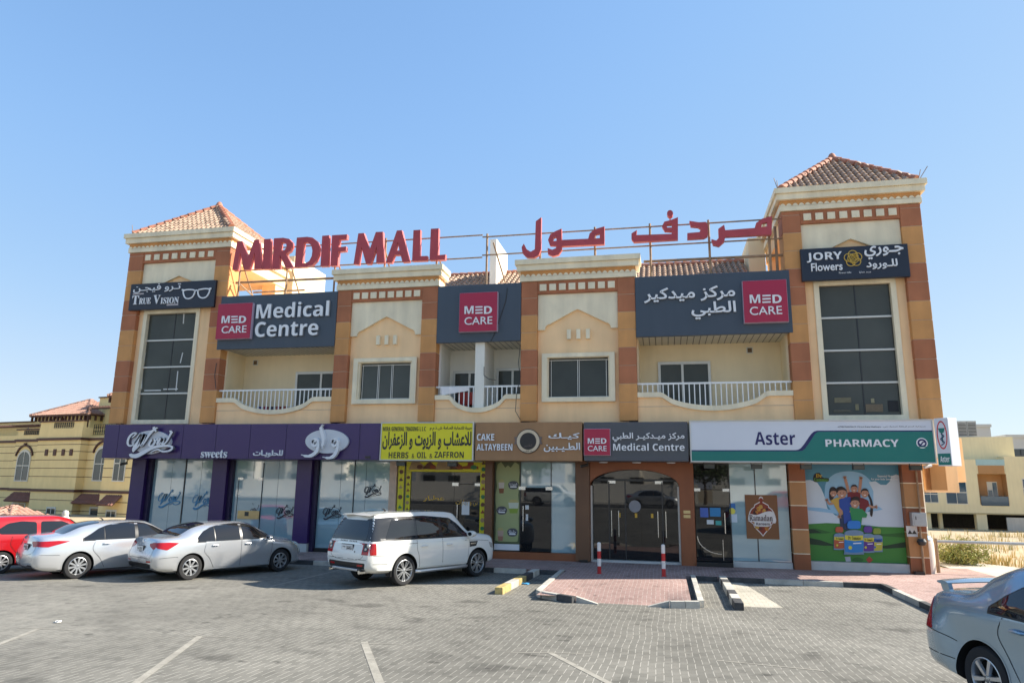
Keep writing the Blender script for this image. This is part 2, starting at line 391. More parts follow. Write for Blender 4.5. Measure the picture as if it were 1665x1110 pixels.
# ramped island in front of the middle door
def island():
    m = MB(); xs0, xs1 = -2.98, .5
    ys = [KY-.45+(-6.75-KY+.45)*j/16 for j in range(17)]; P = []
    for y in ys:
        row = []; t = max(0, min(1, (-4.9-y)/1.75)); t = t*t*(3-2*t)
        for i in range(21):
            x = xs0+(xs1-xs0)*i/20
            c = max(0, min(1, (1.35-abs(x+1.0))/.45+.2))
            yy = y-(.25*(x+.9) if y < -5.5 else 0)*0
            row.append((x, yy, .122*(1-t*c*.97)))
        P.append(row)
    m.grid(P); return m
struct('ramp', island(), RED)
for p0, p1, seq, ln in (((-3.0, KY-.46), (-2.98, -6.1), [0, 2, 0, 0, 2], .8), ((-2.84, -6.35), (-2.05, -6.88), [0, 1], .4), ((-2.98, -6.1), (-2.84, -6.35), [0], .4), ((.02, -6.9), (.64, -6.72), [0, 2], .4), ((.64, -6.7), (.64, KY-.5), [2, 0], .55)):
    struct('kerb', kerb_run(p0, p1, seq, .13, .15, ln), KM)
# drop kerbs flanking the mouth of the ramp
dk = MB()
for a, b in (((-2.05,-6.88), (-1.55,-6.98)), ((-.45,-7.0), (.02,-6.9))):
    za, zb = (.14, .02) if a[0] < -1 else (.02, .14)
    dk.add([(a[0],a[1],-.01),(b[0],b[1],-.01),(b[0],b[1]+.14,-.01),(a[0],a[1]+.14,-.01),(a[0],a[1],za),(b[0],b[1],zb),(b[0],b[1]+.14,zb),(a[0],a[1]+.14,za)], [(0,3,2,1),(4,5,6,7),(0,1,5,4),(1,2,6,5),(2,3,7,6),(3,0,4,7)])
struct('kerb', dk, kgrey)
# free-standing kerb bars between the bays
k = kerb_run((-4.12, -6.15), (-3.93, KY-.6), [3, 0, 3, 1, 2], .2, .16, .9)
solo('parking_kerb', 'yellow and black painted kerb bar between the white off-roader and the red ramp', 'kerb bar', k, KM, bevel=.012)
k = kerb_run((1.62, KY-.55), (1.6, -6.85), [2, 1, 2, 0, 1], .2, .16, .75)
solo('parking_kerb', 'black and white kerb bar right of the red ramp beside a pale strip of paving', 'kerb bar', k, KM, bevel=.012)
PALE = paving('pale_paving', (.40,.37,.30), (.47,.43,.35), (.30,.27,.21), (.25,.22,.17))
sheet('paving_strip', [(1.64,-6.3), (2.5,-6.2), (2.05,KY-.62), (1.64,KY-.62)], .004, PALE)
# worn painted bay lines
line = mat('worn_white_line', (.29,.27,.225), .85, .22, 6, fine=.15)
def mark(p0, p1, wd):
    a, b = Vector(GG(*p0)), Vector(GG(*p1)); d = (b-a).normalized(); q = Vector((-d.y, d.x))*wd/2
    m = MB(); m.grid([[onlot(*(a+(b-a)*t/8+q*s)) for s in (-1, 1)] for t in range(9)]); struct('parking_marking', m, line)
for p0, p1, wd in (((325,1034),(215,1114),.1), ((592,1043),(619,1114),.11), ((893,1060),(1000,1115),.09), ((64,1021),(-10,1050),.08),
                   ((440,953),(640,905),.07), ((830,1060),(960,1062),.035), ((560,1045),(655,1047),.035), ((300,1033),(390,1036),.035), ((30,1020),(120,1024),.03), ((1165,1073),(1340,1090),.04)): mark(p0, p1, wd)
# faded wheelchair mark in the wide bay
wm = MB()
for pl, wd in ((smooth_line([(3.0,-3.2),(2.7,-2.9),(2.75,-2.5),(3.1,-2.3),(3.5,-2.45)], 4), .07), ([(3.3,-2.05),(3.45,-2.6),(3.8,-2.65),(3.95,-3.0),(4.2,-3.0)], .08)):
    r_ = ribbon(pl, wd); h = len(r_)//2
    for i in range(h-1): wm.add([(*r_[j], .0045) for j in (i, i+1, 2*h-2-i, 2*h-1-i)], [(0,1,2,3)])
struct('parking_marking', wm, line)
# concrete apron and path to the right of the shops
conc = mat('path_concrete', (.46,.42,.34), .9, .12, .8, bump=.3, fine=.08, dirt=.15)
sheet('path', [(9.6,-9), (30,-9), (30,-1.5), (14.2,2.2), (11.6,6.5), (9.6,6.5)], -.02, conc)
# ------------------------------------------------------------------ the shopping building
JZ = lambda k: 5.979+(k-1)*.62
cream = mat('cream_render', (.93,.62,.335), .85, .08, .8, bump=.15, fine=.05, streak=.08, dirt=.10, bscale=40)
stone = mat('pale_trim', (.82,.71,.50), .75, .06, 1.5, fine=.05, streak=.14, dirt=.12)
white = mat('white_render', (.78,.75,.66), .85, .04, .9, fine=.03, streak=.04)
orange = mat('ochre_block', (.60,.29,.10), .8, .12, 1.2, bump=.15, fine=.06, streak=.12, dirt=.14)
rust = mat('rust_block', (.41,.15,.068), .8, .12, 1.2, bump=.15, fine=.06, streak=.12, dirt=.14)
jointm = mat('block_joint', (.55,.42,.3), .9, .1, 4)
tile = mat('clay_tile', (.40,.275,.19), .78, .42, 4.5, bump=.2, fine=.12, dirt=.3)
hip = mat('clay_hip_tile', (.42,.17,.10), .75, .25, 4, bump=.2, fine=.1)
glassd = mat('tinted_glass', (.075,.079,.068), .05, .35, .45, spec=.3, ior=1.4, bump=.012, bscale=.9)
glassb = mat('dark_glass', (.012,.012,.013), .02, .5, .7, spec=.5, ior=1.58, bump=.012, bscale=.7)
film = mat('frosted_film', (.29,.43,.46), .03, .12, .5, spec=.5, ior=2.4, bump=.01, bscale=.6)
alu = mat('aluminium_frame', (.62,.60,.54), .45, .04, 4, metal=.2)
darkal = mat('dark_frame', (.03,.03,.03), .4, .1, 5)
chrome = mat('brushed_steel', (.62,.62,.60), .25, .03, 8, metal=1.)
bwall = mat('balcony_cream', (.82,.67,.43), .85, .05, .9, fine=.03, streak=.05)
railw = mat('white_railing', (.80,.79,.75), .45, .03, 6)
soff = mat('soffit_panel', (.60,.56,.46), .7, .05, 3)
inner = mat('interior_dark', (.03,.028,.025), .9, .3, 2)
plinth = mat('plinth_stone', (.50,.50,.47), .6, .1, 3, fine=.06)
MALL = thing('shopping_mall', 'two storey cream and ochre shopping mall with corner towers and shop fronts', 'building', (-6.4, 2, 0))
TX = [(-21.21, -16.58), (4.09, 8.33)]
CX = [(-11.84, -7.89), (-4.79, -.81)]
BX = [(-16.58, -11.84), (-7.89, -4.79), (-.81, 4.09)]
# body of the building behind the fronts
core = MB()
core.box(-21.0, 8.15, 1.75, 13.5, .02, 9.3)
for x0, x1 in TX: core.box(x0+.05, x1-.05, .42, 1.74, 3.6, 9.6)
for x0, x1 in CX: core.box(x0+.05, x1-.05, .5, 1.74, 3.6, 9.6)
for x0, x1 in BX: core.box(x0+.04, x1-.04, .14, 1.74, 3.62, 5.02)
core.box(-16.5, 4.0, 1.76, 13.4, 9.31, 9.75)
core.box(-20.6, -20.3, 1.15, 1.74, .1, 3.6); core.box(7.6, 7.8, 1.2, 1.74, .1, 3.6)
part('wall', core, white, MALL)
# tower walls with the tall window opening, middle bay walls with a square one
def bay_wall(x0, x1, ztop, win):
    m = MB(); (a, b, c, d) = win
    m.prism([(x0+.3, 3.7), (x1-.3, 3.7), (x1-.3, ztop), (x0+.3, ztop)], .2, .41, [[(a, c), (b, c), (b, d), (a, d)]]); return m
TWIN = [(-20.33, -17.77, 4.72, 9.3), (4.95, 7.43, 4.72, 9.3)]
CWIN = [(-11.0, -8.72, 5.42, 7.07), (-3.97, -1.63, 5.42, 7.07)]
for i in (0, 1):
    part('wall', bay_wall(*TX[i], 11.0, TWIN[i]), cream, MALL); part('wall', bay_wall(*CX[i], 9.3, CWIN[i]), cream, MALL)
def pilaster(x0, x1, top, y1=.4):
    m = MB(); z = JZ(-1); k = 0
    while z < top-.05:
        zt = min(z+.62, top); c = 0 if (k//2) % 2 == 0 else 1
        m.box(x0, x1, 0, y1, z+.008, zt-.008, c); k += 1; z += .62
    m.box(x0+.015, x1-.015, .015, y1-.012, JZ(-1), top, 2)
    return m
PM = [orange, rust, jointm]
for (x0, x1), top, wl, wr in ((TX[0], 11.7, .66, .62), (CX[0], 9.68, .56, .60), (CX[1], 9.68, .58, .60), (TX[1], 11.7, .58, .62)):
    for a, b in ((x0, x0+wl), (x1-wr, x1)):
        part('pilaster', pilaster(a, b, top, .8 if top > 10 else .42), PM, MALL, bevel=.012)
# frieze band with white square studs, panel with ogee cut-out, cornice
def frieze(x0, x1, wl, wr, top, nsq):
    m = MB(); a, b = x0+wl+.003, x1-wr-.003
    m.box(a, b, .02, .4, top-.46, top-.004, 0)
    st = (b-a-.06)/nsq
    for i in range(nsq):
        c = a+.03+st*(i+.5); m.box(c-.12, c+.12, -.03, .0205, top-.36, top-.12, 1)
    part('frieze', m, [rust, stone], MALL, bevel=.008)
    p = MB(); zt = top-.464; z0 = zt-1.29; zs = zt-1.1; za = zt-.58; xm = (a+b)/2
    o = [(a, zt), (a, z0), (a+.25, z0)]
    o += [(a+.25+.16*(1-cos(t)), z0+.2*sin(t)) for t in [pi/2*i/7 for i in range(1, 8)]]
    o += [(xm-.12, za-.05), (xm, za), (xm+.12, za-.05)]
    o += [(b-.25-.16*(1-cos(t)), z0+.2*sin(t)) for t in [pi/2*i/7 for i in range(7, 0, -1)]]
    o += [(b-.25, z0), (b, z0), (b, zt)]
    p.prism(o, .1, .198); part('arch_panel', p, stone, MALL, bevel=.015)
def cornice(x0, x1, y1, zb, side=True):
    m = MB(); W_ = x1-x0
    def ring(o, za, zc, mi): m.box(x0-o, x1+o, -o, y1+o, za, zc, mi)
    ring(.05, zb+.001, zb+.17, 0)
    ring(.03, zb+.17, zb+.37, 1)
    ring(.15, zb+.37, zb+.575, 0); ring(.21, zb+.58, zb+.77, 0)
    # scalloped edge: white points lapping the ochre strip, front and returns
    n = round(W_/.19); st = (W_+.1)/n
    up_ = []
    for i in range(n):
        c = x0-.05+st*i
        up_ += [(c, zb+.17), (c+st*.12, zb+.205), (c+st*.3, zb+.245), (c+st*.5, zb+.26), (c+st*.7, zb+.245), (c+st*.88, zb+.205)]
    m.prism([(x0-.05, zb+.165)]+up_+[(x1+.05, zb+.165)], -.052, -.032, mi=0)
    ny = max(2, round(y1/.19)); sy = (y1+.05)/ny
    for sx, xx in ((-1, x0-.05), (1, x1+.05)):
        o = [(-.05, zb+.165)]
        for i in range(ny): c = -.05+sy*i; o += [(c+sy*.12, zb+.205), (c+sy*.5, zb+.26), (c+sy*.88, zb+.205)]
        o += [(y1, zb+.165)]
        m.prism(o, xx, xx-sx*.018, to=lambda u, v, w_: (w_, u, v), mi=0)
    part('cornice', m, [stone, orange], MALL, bevel=.012)
frieze(*TX[0], .66, .62, 11.7, 8); frieze(*CX[0], .56, .60, 9.68, 8); frieze(*CX[1], .58, .60, 9.68, 8); frieze(*TX[1], .58, .62, 11.7, 8)
for i in (0, 1): cornice(*CX[i], .6, 9.685)
for i in (0, 1): cornice(*TX[i], 4.4, 11.705)
# little stud blocks over the middle windows
for (x0, x1) in CX:
    for dx in (-.33, 0, .33):
        m = MB(); c = (x0+x1)/2+dx+.02; m.box(c-.07, c+.07, .08, .199, 7.58, 7.92); part('wall_stud', m, stone, MALL, bevel=.01)
# open upper storey of the towers: rear piers and the soffit under the cornice
for i, (x0, x1) in enumerate(TX):
    m = MB()
    for a in (x0+.1, x1-.75): m.box(a, a+.65, 3.6, 4.3, 9.3, 11.7)
    m.box(x0+.06, x1-.06, .82, 4.35, 11.2, 11.7); m.box(x0+.06, x1-.06, .43, 4.3, 9.1, 9.62)
    part('belvedere', m, cream, MALL)
# ---- barrel tile roofs
def tile_slope(mb, O, U, V, wid, hgt, left, right, tw=.21, tl=.32, mi=0):
    # O eave corner, U along the eave, V up the slope; left/right give the clip in u at height v
    Nn = U.cross(V).normalized(); cols = int(wid/tw)+1; rows = int(hgt/tl)+1; K = 8
    for r in range(rows):
        v0, v1 = r*tl, min((r+1)*tl, hgt)
        if v1-v0 < .03: continue
        for c in range(cols):
            u0 = c*tw
            if u0+tw*.5 < left(v0+.05) or u0+tw*.5 > right(v0+.05): continue
            j = random.uniform(-.012, .012); lift = random.uniform(0, .012)
            P = []
            for vv, e in ((v0-.03+j, .055+lift), (v1+.02+j, .018)):
                P.append([O+U*(u0+tw*k/K)+V*vv+Nn*(e+.075*max(0, sin(pi*min(1, (k/K)/.72)))**.8*(1 if k/K < .72 else 0) - (.012 if k/K >= .72 else 0)) for k in range(K+1)])
            mb.grid(P, mi)
            a = P[0]; mb.add([*a, *[p-Nn*.05 for p in a]], [(k, k+1, K+1+k+1, K+1+k) for k in range(K)], mi)
def hip_line(mb, a, b, r=.12, mi=1):
    a, b = Vector(a), Vector(b); n = max(2, round((b-a).length/.34)); d = (b-a)/n
    for i in range(n):
        p = a+d*i; mb.tube([p-d*.06, p+d*1.02], [r*1.12, r*.86], 10, mi)
def hip_roof(x0, x1, y0, y1, z0, apex, name, parent, mats):
    m = MB(); A = Vector(apex)
    cs = [Vector((x0, y0, z0)), Vector((x1, y0, z0)), Vector((x1, y1, z0)), Vector((x0, y1, z0))]
    m.add([*cs, A], [(0, 1, 4), (1, 2, 4), (2, 3, 4), (3, 0, 4), (0, 3, 2, 1)], 0)
    for i in (0, 1, 3):
        a, b = cs[i], cs[(i+1) % 4]; U = (b-a); wid = U.length; U.normalize()
        f = (A-a).dot(U); V = (A-a)-U*f; h = V.length; V.normalize()
        tile_slope(m, a, U, V, wid, h, lambda v, f=f, h=h: f*v/h, lambda v, f=f, h=h, wid=wid: wid-(wid-f)*v/h)
        hip_line(m, a+Vector((0, 0, .06)), A+Vector((0, 0, .08)))
    hip_line(m, cs[2]+Vector((0, 0, .06)), A+Vector((0, 0, .08)))
    m.lathe([(0, .32), (.09, .26), (.16, .12), (.2, -.05)], A, n=12, mi=1)
    return part(name, m, mats, parent, smooth=True, angle=50)
hip_roof(-21.15, -16.62, .0, 4.5, 12.48, (-18.9, 2.2, 14.38), 'tower_roof', MALL, [tile, hip])
hip_roof(4.15, 8.28, .0, 4.5, 12.48, (6.36, 2.25, 14.42), 'tower_roof', MALL, [tile, hip])
m = MB(); O = Vector((-11.6, 2.6, 10.15)); V = Vector((0, 2.4, 1.42)); h = V.length; V.normalize()
tile_slope(m, O, Vector((1, 0, 0)), V, 15.0, h, lambda v: 0, lambda v: 15.0)
m.add([(-11.6, 2.6, 10.1), (3.4, 2.6, 10.1), (3.4, 5.0, 11.55), (-11.6, 5.0, 11.55), (-11.6, 7.6, 10.1), (3.4, 7.6, 10.1)], [(0, 1, 2, 3), (3, 2, 5, 4)], 0)
hip_line(m, (-11.6, 5, 11.62), (3.4, 5, 11.62))
part('roof', m, [tile, hip], MALL, smooth=True, angle=50)
m = MB(); m.box(-6.73, -6.45, 3.0, 5.05, 9.7, 12.48); part('parapet_fin', m, white, MALL, bevel=.02)
for b in ((3.46, 4.08, 4.0, 8.0, 9.7, 12.25), (-17.9, -16.6, 4.9, 8, 9.7, 12.95)): m = MB(); m.box(*b); part('stair_room', m, bwall, MALL, bevel=.02)
# ---- windows
def window(x0, x1, z0, z1, fw_, rows, cols, y=.2, kind='tower', glass=None, wide=.0):
    f = MB(); f.prism([(x0, z0), (x1, z0), (x1, z1), (x0, z1)], y-.06, y+.12, [[(x0+fw_, z0+fw_), (x1-fw_, z0+fw_), (x1-fw_, z1-fw_), (x0+fw_, z1-fw_)]])
    w_ = part('window', f, stone, MALL, bevel=.015)
    a, b, c, d = x0+fw_, x1-fw_, z0+fw_, z1-fw_
    g_ = MB()
    for i in range(len(cols)-1):
        for j in range(len(rows)-1):
            g_.box(cols[i]+.02, cols[i+1]-.02, y+.1, y+.13, rows[j]+.02, rows[j+1]-.02)
    part('pane', g_, glass or glassd, w_)
    s = MB(); s.box(a, b, y+.131, y+.15, c, d, 1)
    for j in rows[1:-1]: s.box(a, b, y+.06, y+.132, j-.03, j+.03, 0)
    for i in cols[1:-1]: s.box(i-.016, i+.016, y+.085, y+.132, c, d, 1)
    if kind == 'slide':
        for i in cols[1:]: s.box(i-.04, i-.017, y+.075, y+.131, c+.01, d-.04, 0)
        for i in cols[:-1]: s.box(i+.017, i+.035, y+.075, y+.131, c+.01, d-.04, 0)
        s.box(a, b, y+.08, y+.1305, d-.075, d-.05, 0); s.box(a, b, y+.08, y+.1305, c+.01, c+.04, 0)
    part('frame', s, [alu, darkal], w_)
    return w_
for i, (a, b, c, d) in enumerate(TWIN):
    window(a, b, c, d, .17, [c+.17, 5.925, 6.975, 8.055, d-.17], [a+.17, (a+b)/2+(.03 if i else .1), b-.17])
window(-11.0, -8.72, 5.42, 7.07, .16, [5.58, 6.91], [-10.8, -10.15, -9.62, -8.9], kind='slide'); window(-3.97, -1.63, 5.42, 7.07, .14, [5.56, 6.93], [-3.78, -2.8, -1.82], kind='slide')
for (a, b, c, d) in CWIN:
    f = MB(); f.prism([(a-.09, c-.02), (b+.09, c-.02), (b+.09, d+.02), (a-.09, d+.02)], .08, .199, [[(a+.1, c+.14), (b-.1, c+.14), (b-.1, d-.13), (a+.1, d-.13)]]); part('window_surround', f, stone, MALL, bevel=.015)
tape = mat('white_tape', (.62,.62,.58), .7, .1, 8)
for i, (px0, py0, px1, py1) in enumerate(((299,510,298,526), (297,573,293,590), (289,603,286,635), (236,573,234,588), (231,604,230,632))):
    xa_, za_ = F(px0, py0, .29); xb_, zb_ = F(px1, py1, .29); q = MB(); q.add([(xa_-.022, .292, za_), (xa_+.022, .292, za_), (xb_+.022, .292, zb_), (xb_-.022, .292, zb_), (xa_-.022, .298, za_), (xa_+.022, .298, za_), (xb_+.022, .298, zb_), (xb_-.022, .298, zb_)], [(0,1,2,3),(4,5,6,7),(0,1,5,4),(1,2,6,5),(2,3,7,6),(3,0,4,7)]); part('tape_strip', q, tape, MALL)
for a, b_, z in ((-20.0, -19.25, 6.06), (-19.15, -18.5, 6.10)): q = MB(); q.box(a, b_, .29, .298, z-.025, z+.02); part('tape_strip', q, tape, MALL)
for i, (a, b_, c, d, cc) in enumerate(((5.3, 5.8, 5.0, 5.08, (.10,.09,.06)), (5.35, 5.85, 5.3, 5.46, (.16,.14,.08)), (5.95, 6.05, 5.05, 5.25, (.2,.17,.09)), (6.25, 6.75, 5.0, 5.24, (.17,.12,.07)), (6.42, 6.52, 5.28, 5.42, (.3,.26,.15)), (6.9, 7.2, 5.0, 5.35, (.01,.01,.012)))): q = MB(); q.box(a, b_, .285, .298, c, d); part('office_clutter', q, mat('clutter_%d' % i, cc, .6, .2, 9), MALL, bevel=.02)
# ---- balconies
def balcony(x0, x1, post=None):
    bal = MB(); zc = 5.68; dip = .46; xm = (x0+x1)/2; W_ = x1-x0; e = .62*W_/4.74+.12
    def zz(x):
        t = (x-x0-e)/(W_-2*e)
        if t <= 0 or t >= 1: return zc
        return zc-dip*(sin(pi*t)**.62)*(.5-.5*cos(min(1, min(t, 1-t)/.12)*pi))**.4
    xs = [x0+.003+(W_-.006)*i/48 for i in range(49)]
    bal.prism([(x0+.003, 4.62)]+[(x1-.003, 4.62)]+[(x, zz(x)-.16) for x in reversed(xs)], .1, .3)
    B_ = part('balcony', bal, cream, MALL)
    cp = MB(); P = [[(x, .02, zz(x)-.165) for x in xs], [(x, .02, zz(x)) for x in xs], [(x, .34, zz(x)) for x in xs], [(x, .34, zz(x)-.165) for x in xs], [(x, .02, zz(x)-.165) for x in xs]]
    cp.grid(P); part('coping', cp, stone, B_, smooth=True, angle=40)
    jl = MB(); jl.box(x0+.004, x1-.004, .092, .1005, 5.2, 5.22); part('render_joint', jl, jointm, B_)
    rl = MB(); rl.box(x0+.003, x1-.003, .16, .21, 5.95, 6.01); n = round(W_/.17)
    for i in range(1, n):
        x = x0+W_*i/n; rl.box(x-.017, x+.017, .17, .2, zz(x)-.01, 5.955)
    part('railing', rl, railw, B_)
    so_ = MB(); so_.box(x0+.004, x1-.004, .1, 1.6, 7.57, 7.6, 0); n = round(W_/.21)
    for i in range(1, n): x = x0+W_*i/n; so_.box(x-.012, x+.012, .12, 1.59, 7.565, 7.571, 1)
    part('soffit', so_, [soff, darkal], MALL)
    r = MB(); r.box(x0-.02, x0+.06, .42, 1.7, 5.0, 7.6); r.box(x1-.06, x1+.02, .42, 1.7, 5.0, 7.6)
    r.box(x0+.06, x1-.06, 1.6, 1.72, 5.0, 7.6); r.box(x0, x1, .31, 1.6, 4.95, 5.03)
    if post: r.box(post[0], post[1], .12, 1.6, 5.03, 7.57)
    part('balcony_wall', r, white if post else bwall, MALL)
    # slab and lintel carrying the sign board
    l_ = MB(); l_.box(x0+.004, x1-.004, .08, 1.7, 7.61, 9.6); part('lintel', l_, white, MALL)
def sliding_door(x0, x1, z1, cuts):
    d = MB(); d.prism([(x0, 5.04), (x1, 5.04), (x1, z1), (x0, z1)], 1.53, 1.6, [[(x0+.09, 5.1), (x1-.09, 5.1), (x1-.09, z1-.1), (x0+.09, z1-.1)]])
    for c in cuts: d.box(c-.04, c+.04, 1.54, 1.585, 5.1, z1-.1)
    D_ = part('balcony_door', d, alu, MALL); g_ = MB(); g_.box(x0+.06, x1-.06, 1.57, 1.595, 5.06, z1-.06); part('pane', g_, glassd, D_)
balcony(*BX[0]); balcony(*BX[1], post=(-6.46, -6.12)); balcony(*BX[2])
sliding_door(-14.2, -12.1, 6.88, [-13.1]); sliding_door(-7.7, -6.55, 6.78, [-7.05]); sliding_door(-6.02, -4.92, 6.85, [-5.4]); sliding_door(-.12, 1.68, 6.95, [.72])
for x in (-16.05, 3.02):
    v = MB(); v.box(x-.11, x+.11, 1.57, 1.599, 7.19, 7.41, 0); v.box(x-.075, x+.075, 1.565, 1.575, 7.22, 7.38, 1)
    part('wall_vent', v, [alu, mat('vent_brown', (.13,.08,.04), .8)], MALL)
# overhanging blocks on the flank of the right tower
for b in ((8.05, 8.5, .75, 1.4, 2.62, 3.4), (8.33, 9.35, 2.2, 3.2, 2.55, 3.75), (9.0, 10.1, 3.6, 5.2, 2.9, 4.4)):
    q = MB(); q.box(*b); part('overhang', q, cream if b[0] > 8.1 else orange, MALL, bevel=.015)  # the block under the canopy takes ochre, its shade put into the colour
q = MB(); q.box(7.84, 9.0, 3.3, 13, 3.0, 9.3); q.box(-20.9, -16.6, .43, 1.6, 3.56, 3.62); q.box(4.2, 8.2, .43, 1.6, 3.56, 3.62); part('wall', q, cream, MALL)

# ---- ground floor: piers, plinths, shop windows, doors (front plane y = 1)
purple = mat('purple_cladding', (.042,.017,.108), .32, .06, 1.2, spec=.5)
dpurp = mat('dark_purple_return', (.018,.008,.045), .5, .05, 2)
brown = mat('brown_cladding', (.15,.068,.03), .45, .1, 1.2, streak=.1)
copper = mat('rust_cladding', (.27,.085,.028), .5, .08, 1.4, streak=.08)
pinkst = mat('pink_stone', (.62,.44,.31), .6, .12, 6, fine=.08)
yel = mat('yellow_vinyl', (.72,.62,.015), .45, .03, 3)
blackp = mat('black_threshold', (.015,.015,.015), .35, .1, 5)
def fl(px0, px1, py=800, Y=1.): return FX(px0, py, Y), FX(px1, py, Y)
ZT = 3.56
def pier(x0, x1, y0, y1, m, z0=.1, name='shop_pier'):
    b = MB(); b.box(x0, x1, y0, y1, z0, ZT); return part(name, b, m, MALL, bevel=.008)
def pane(x0, x1, z0, z1, m, y=1.02, seams=(), name='shop_window'):
    b = MB(); xs = [x0, *seams, x1]
    for i in range(len(xs)-1): b.box(xs[i]+.006, xs[i+1]-.006, y, y+.012, z0, z1)
    o = part(name, b, m, MALL)
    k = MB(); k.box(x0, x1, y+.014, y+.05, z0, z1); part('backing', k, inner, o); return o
def fitting(parent, x, z, y=.99, w_=.16, h=.06):
    b = MB(); b.box(x-w_/2, x+w_/2, y, y+.025, z-h/2, z+h/2); part('hinge', b, chrome, parent, bevel=.004)
def handle(parent, x, z0, z1, y=.93):
    b = MB(); b.tube([(x, y, z0), (x, y, z1)], .016, 8); b.tube([(x, y, z0+.08), (x, 1.0, z0+.08)], .011, 6); b.tube([(x, y, z1-.08), (x, 1.0, z1-.08)], .011, 6)
    part('handle', b, chrome, parent, smooth=True)
# sweets shop
sx = [-20.5, -16.93, -13.39]
for x, wd in zip(sx, (.62, .62, .6)):
    pier(x, x+wd, .7, 1.2, purple, .42); b = MB(); b.box(x+.01, x+wd-.01, .72, 1.2, .1, .419); part('plinth', b, plinth, MALL)
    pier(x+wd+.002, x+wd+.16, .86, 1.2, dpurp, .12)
for a, b_, se in ((-19.72, -16.94, (-18.9, -18.3, -17.6)), (-16.15, -13.4, (-15.35, -14.3)), (-12.62, -9.83, (-11.75, -11.2, -10.75))):
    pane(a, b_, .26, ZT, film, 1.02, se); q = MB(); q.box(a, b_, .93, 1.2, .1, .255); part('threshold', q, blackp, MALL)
d = MB(); d.box(-15.93, -14.95, 1.0, 1.014, .28, 2.7); D1 = part('shop_door', d, film, MALL); fitting(D1, -15.87, 2.7, w_=.22, h=.1); fitting(D1, -15.02, 2.7, w_=.22, h=.1)
q = MB(); q.box(-15.85, -14.95, .955, .998, 1.22, 1.52, 0); q.box(-15.55, -15.38, .95, .954, 1.32, 1.48, 1); part('door_lock', q, [mat('brass_plate', (.5,.4,.2), .35, .1, 6, metal=.7), glassd], D1)
q = MB(); q.box(-15.945, -15.932, .985, 1.02, .28, 2.7); part('glass_joint', q, darkal, MALL)
q = MB(); q.box(-14.945, -14.93, .985, 1.02, .28, 3.3); part('glass_joint', q, darkal, MALL)
q = MB(); q.box(-18.32, -18.28, .99, 1.02, .26, ZT); part('glass_joint', q, darkal, MALL)
q = MB(); q.box(-11.22, -11.19, .99, 1.02, .26, ZT); part('glass_joint', q, darkal, MALL)
# spice shop
pier(*fl(634.5, 646), .85, 1.3, pinkst)
def vinyl(x0, x1, z0, z1, y, name='window_vinyl', seed=0, cols=1, step=.33):
    b = MB(); b.box(x0, x1, y, y+.03, z0, z1, 0); rn = random.Random(seed); z = z1-.2
    while z > z0+.1:
        c = (x0+x1)/2; r_ = min(.11, (x1-x0)*.36); mi = rn.choice([1, 1, 2, 3, 4])
        if rn.random() < .55: o = [(c+(q[0]-c)*rn.uniform(.85, 1.1), q[1]) for q in circ(c, z, r_, r_*rn.uniform(.8, 1.05), 14)]
        else: o = [(c-r_, z-r_*.6), (c-r_*.4, z-r_*.8), (c+r_*.7, z-r_*.7), (c+r_, z-r_*.2), (c+r_*.3, z+r_*.2), (c+r_*.1, z+r_), (c-r_*.3, z+r_*.3)]
        b.prism(o, y-.004, y, mi=mi); z -= step*rn.uniform(.8, 1.1)
    return b
VM = [yel, mat('print_brown', (.16,.06,.03), .6), mat('print_rust', (.30,.07,.02), .6), mat('print_tan', (.42,.27,.12), .6), mat('print_green', (.06,.22,.08), .6)]
part('window_vinyl', vinyl(*fl(648, 657.5), .1, ZT, .9, seed=1), VM, MALL); part('window_vinyl', vinyl(*fl(659.5, 667), .1, 3.02, .99, seed=2, step=.24), VM, MALL); part('window_vinyl', vinyl(*fl(781, 790.5), .1, ZT, .96, seed=3, step=.27), VM, MALL)
a, b_ = fl(659.5, 780.5); q = MB(); q.box(a, b_, .975, 1.0, 3.03, 3.5, 0)
for i, (c, kind) in enumerate(((.14, 3), (.32, 1), (.5, 3), (.68, 1), (.87, 2))):
    x = a+(b_-a)*c; o = {3: [(x-.3,3.1),(x+.28,3.1),(x+.32,3.22),(x+.1,3.38),(x-.05,3.44),(x-.2,3.36),(x-.26,3.2)], 1: [(x-.24,3.12),(x+.24,3.12),(x+.25,3.18),(x+.08,3.34),(x,3.4),(x-.1,3.33),(x-.25,3.18)], 2: [(x-.3,3.14),(x+.3,3.14),(x+.28,3.24),(x+.12,3.26),(x+.1,3.42),(x-.1,3.42),(x-.12,3.26),(x-.28,3.24)]}[kind]
    q.prism(o, .97, .975, mi=kind); q.prism(circ(x+.12, 3.2, .12, .08, 14), .966, .97, mi=(1, 2, 3, 2, 4)[i])
part('window_vinyl', q, VM, MALL)
H0, H1 = fl(667.5, 780.5); HD = FX(738, 800, 1.)
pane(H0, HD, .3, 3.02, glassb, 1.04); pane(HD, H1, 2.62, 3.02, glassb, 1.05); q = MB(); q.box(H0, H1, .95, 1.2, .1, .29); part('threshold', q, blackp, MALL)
d = MB(); d.box(HD+.01, H1-.01, 1.03, 1.045, .3, 2.6); D2 = part('shop_door', d, glassb, MALL); fitting(D2, HD+.05, 2.6, w_=.24, h=.12); fitting(D2, H1-.1, 2.6, w_=.2, h=.1); handle(D2, HD+.16, 1.0, 1.9)
q = MB(); q.box(HD+.3, HD+.58, 1.02, 1.029, 1.55, 2.0); part('door_notice', q, mat('paper', (.7,.7,.68), .8, .03), D2)
q = MB(); q.box(HD-.06, HD+.06, 1.02, 1.039, .35, 1.6); part('interior_reflection_strip', q, chrome, MALL) if False else None
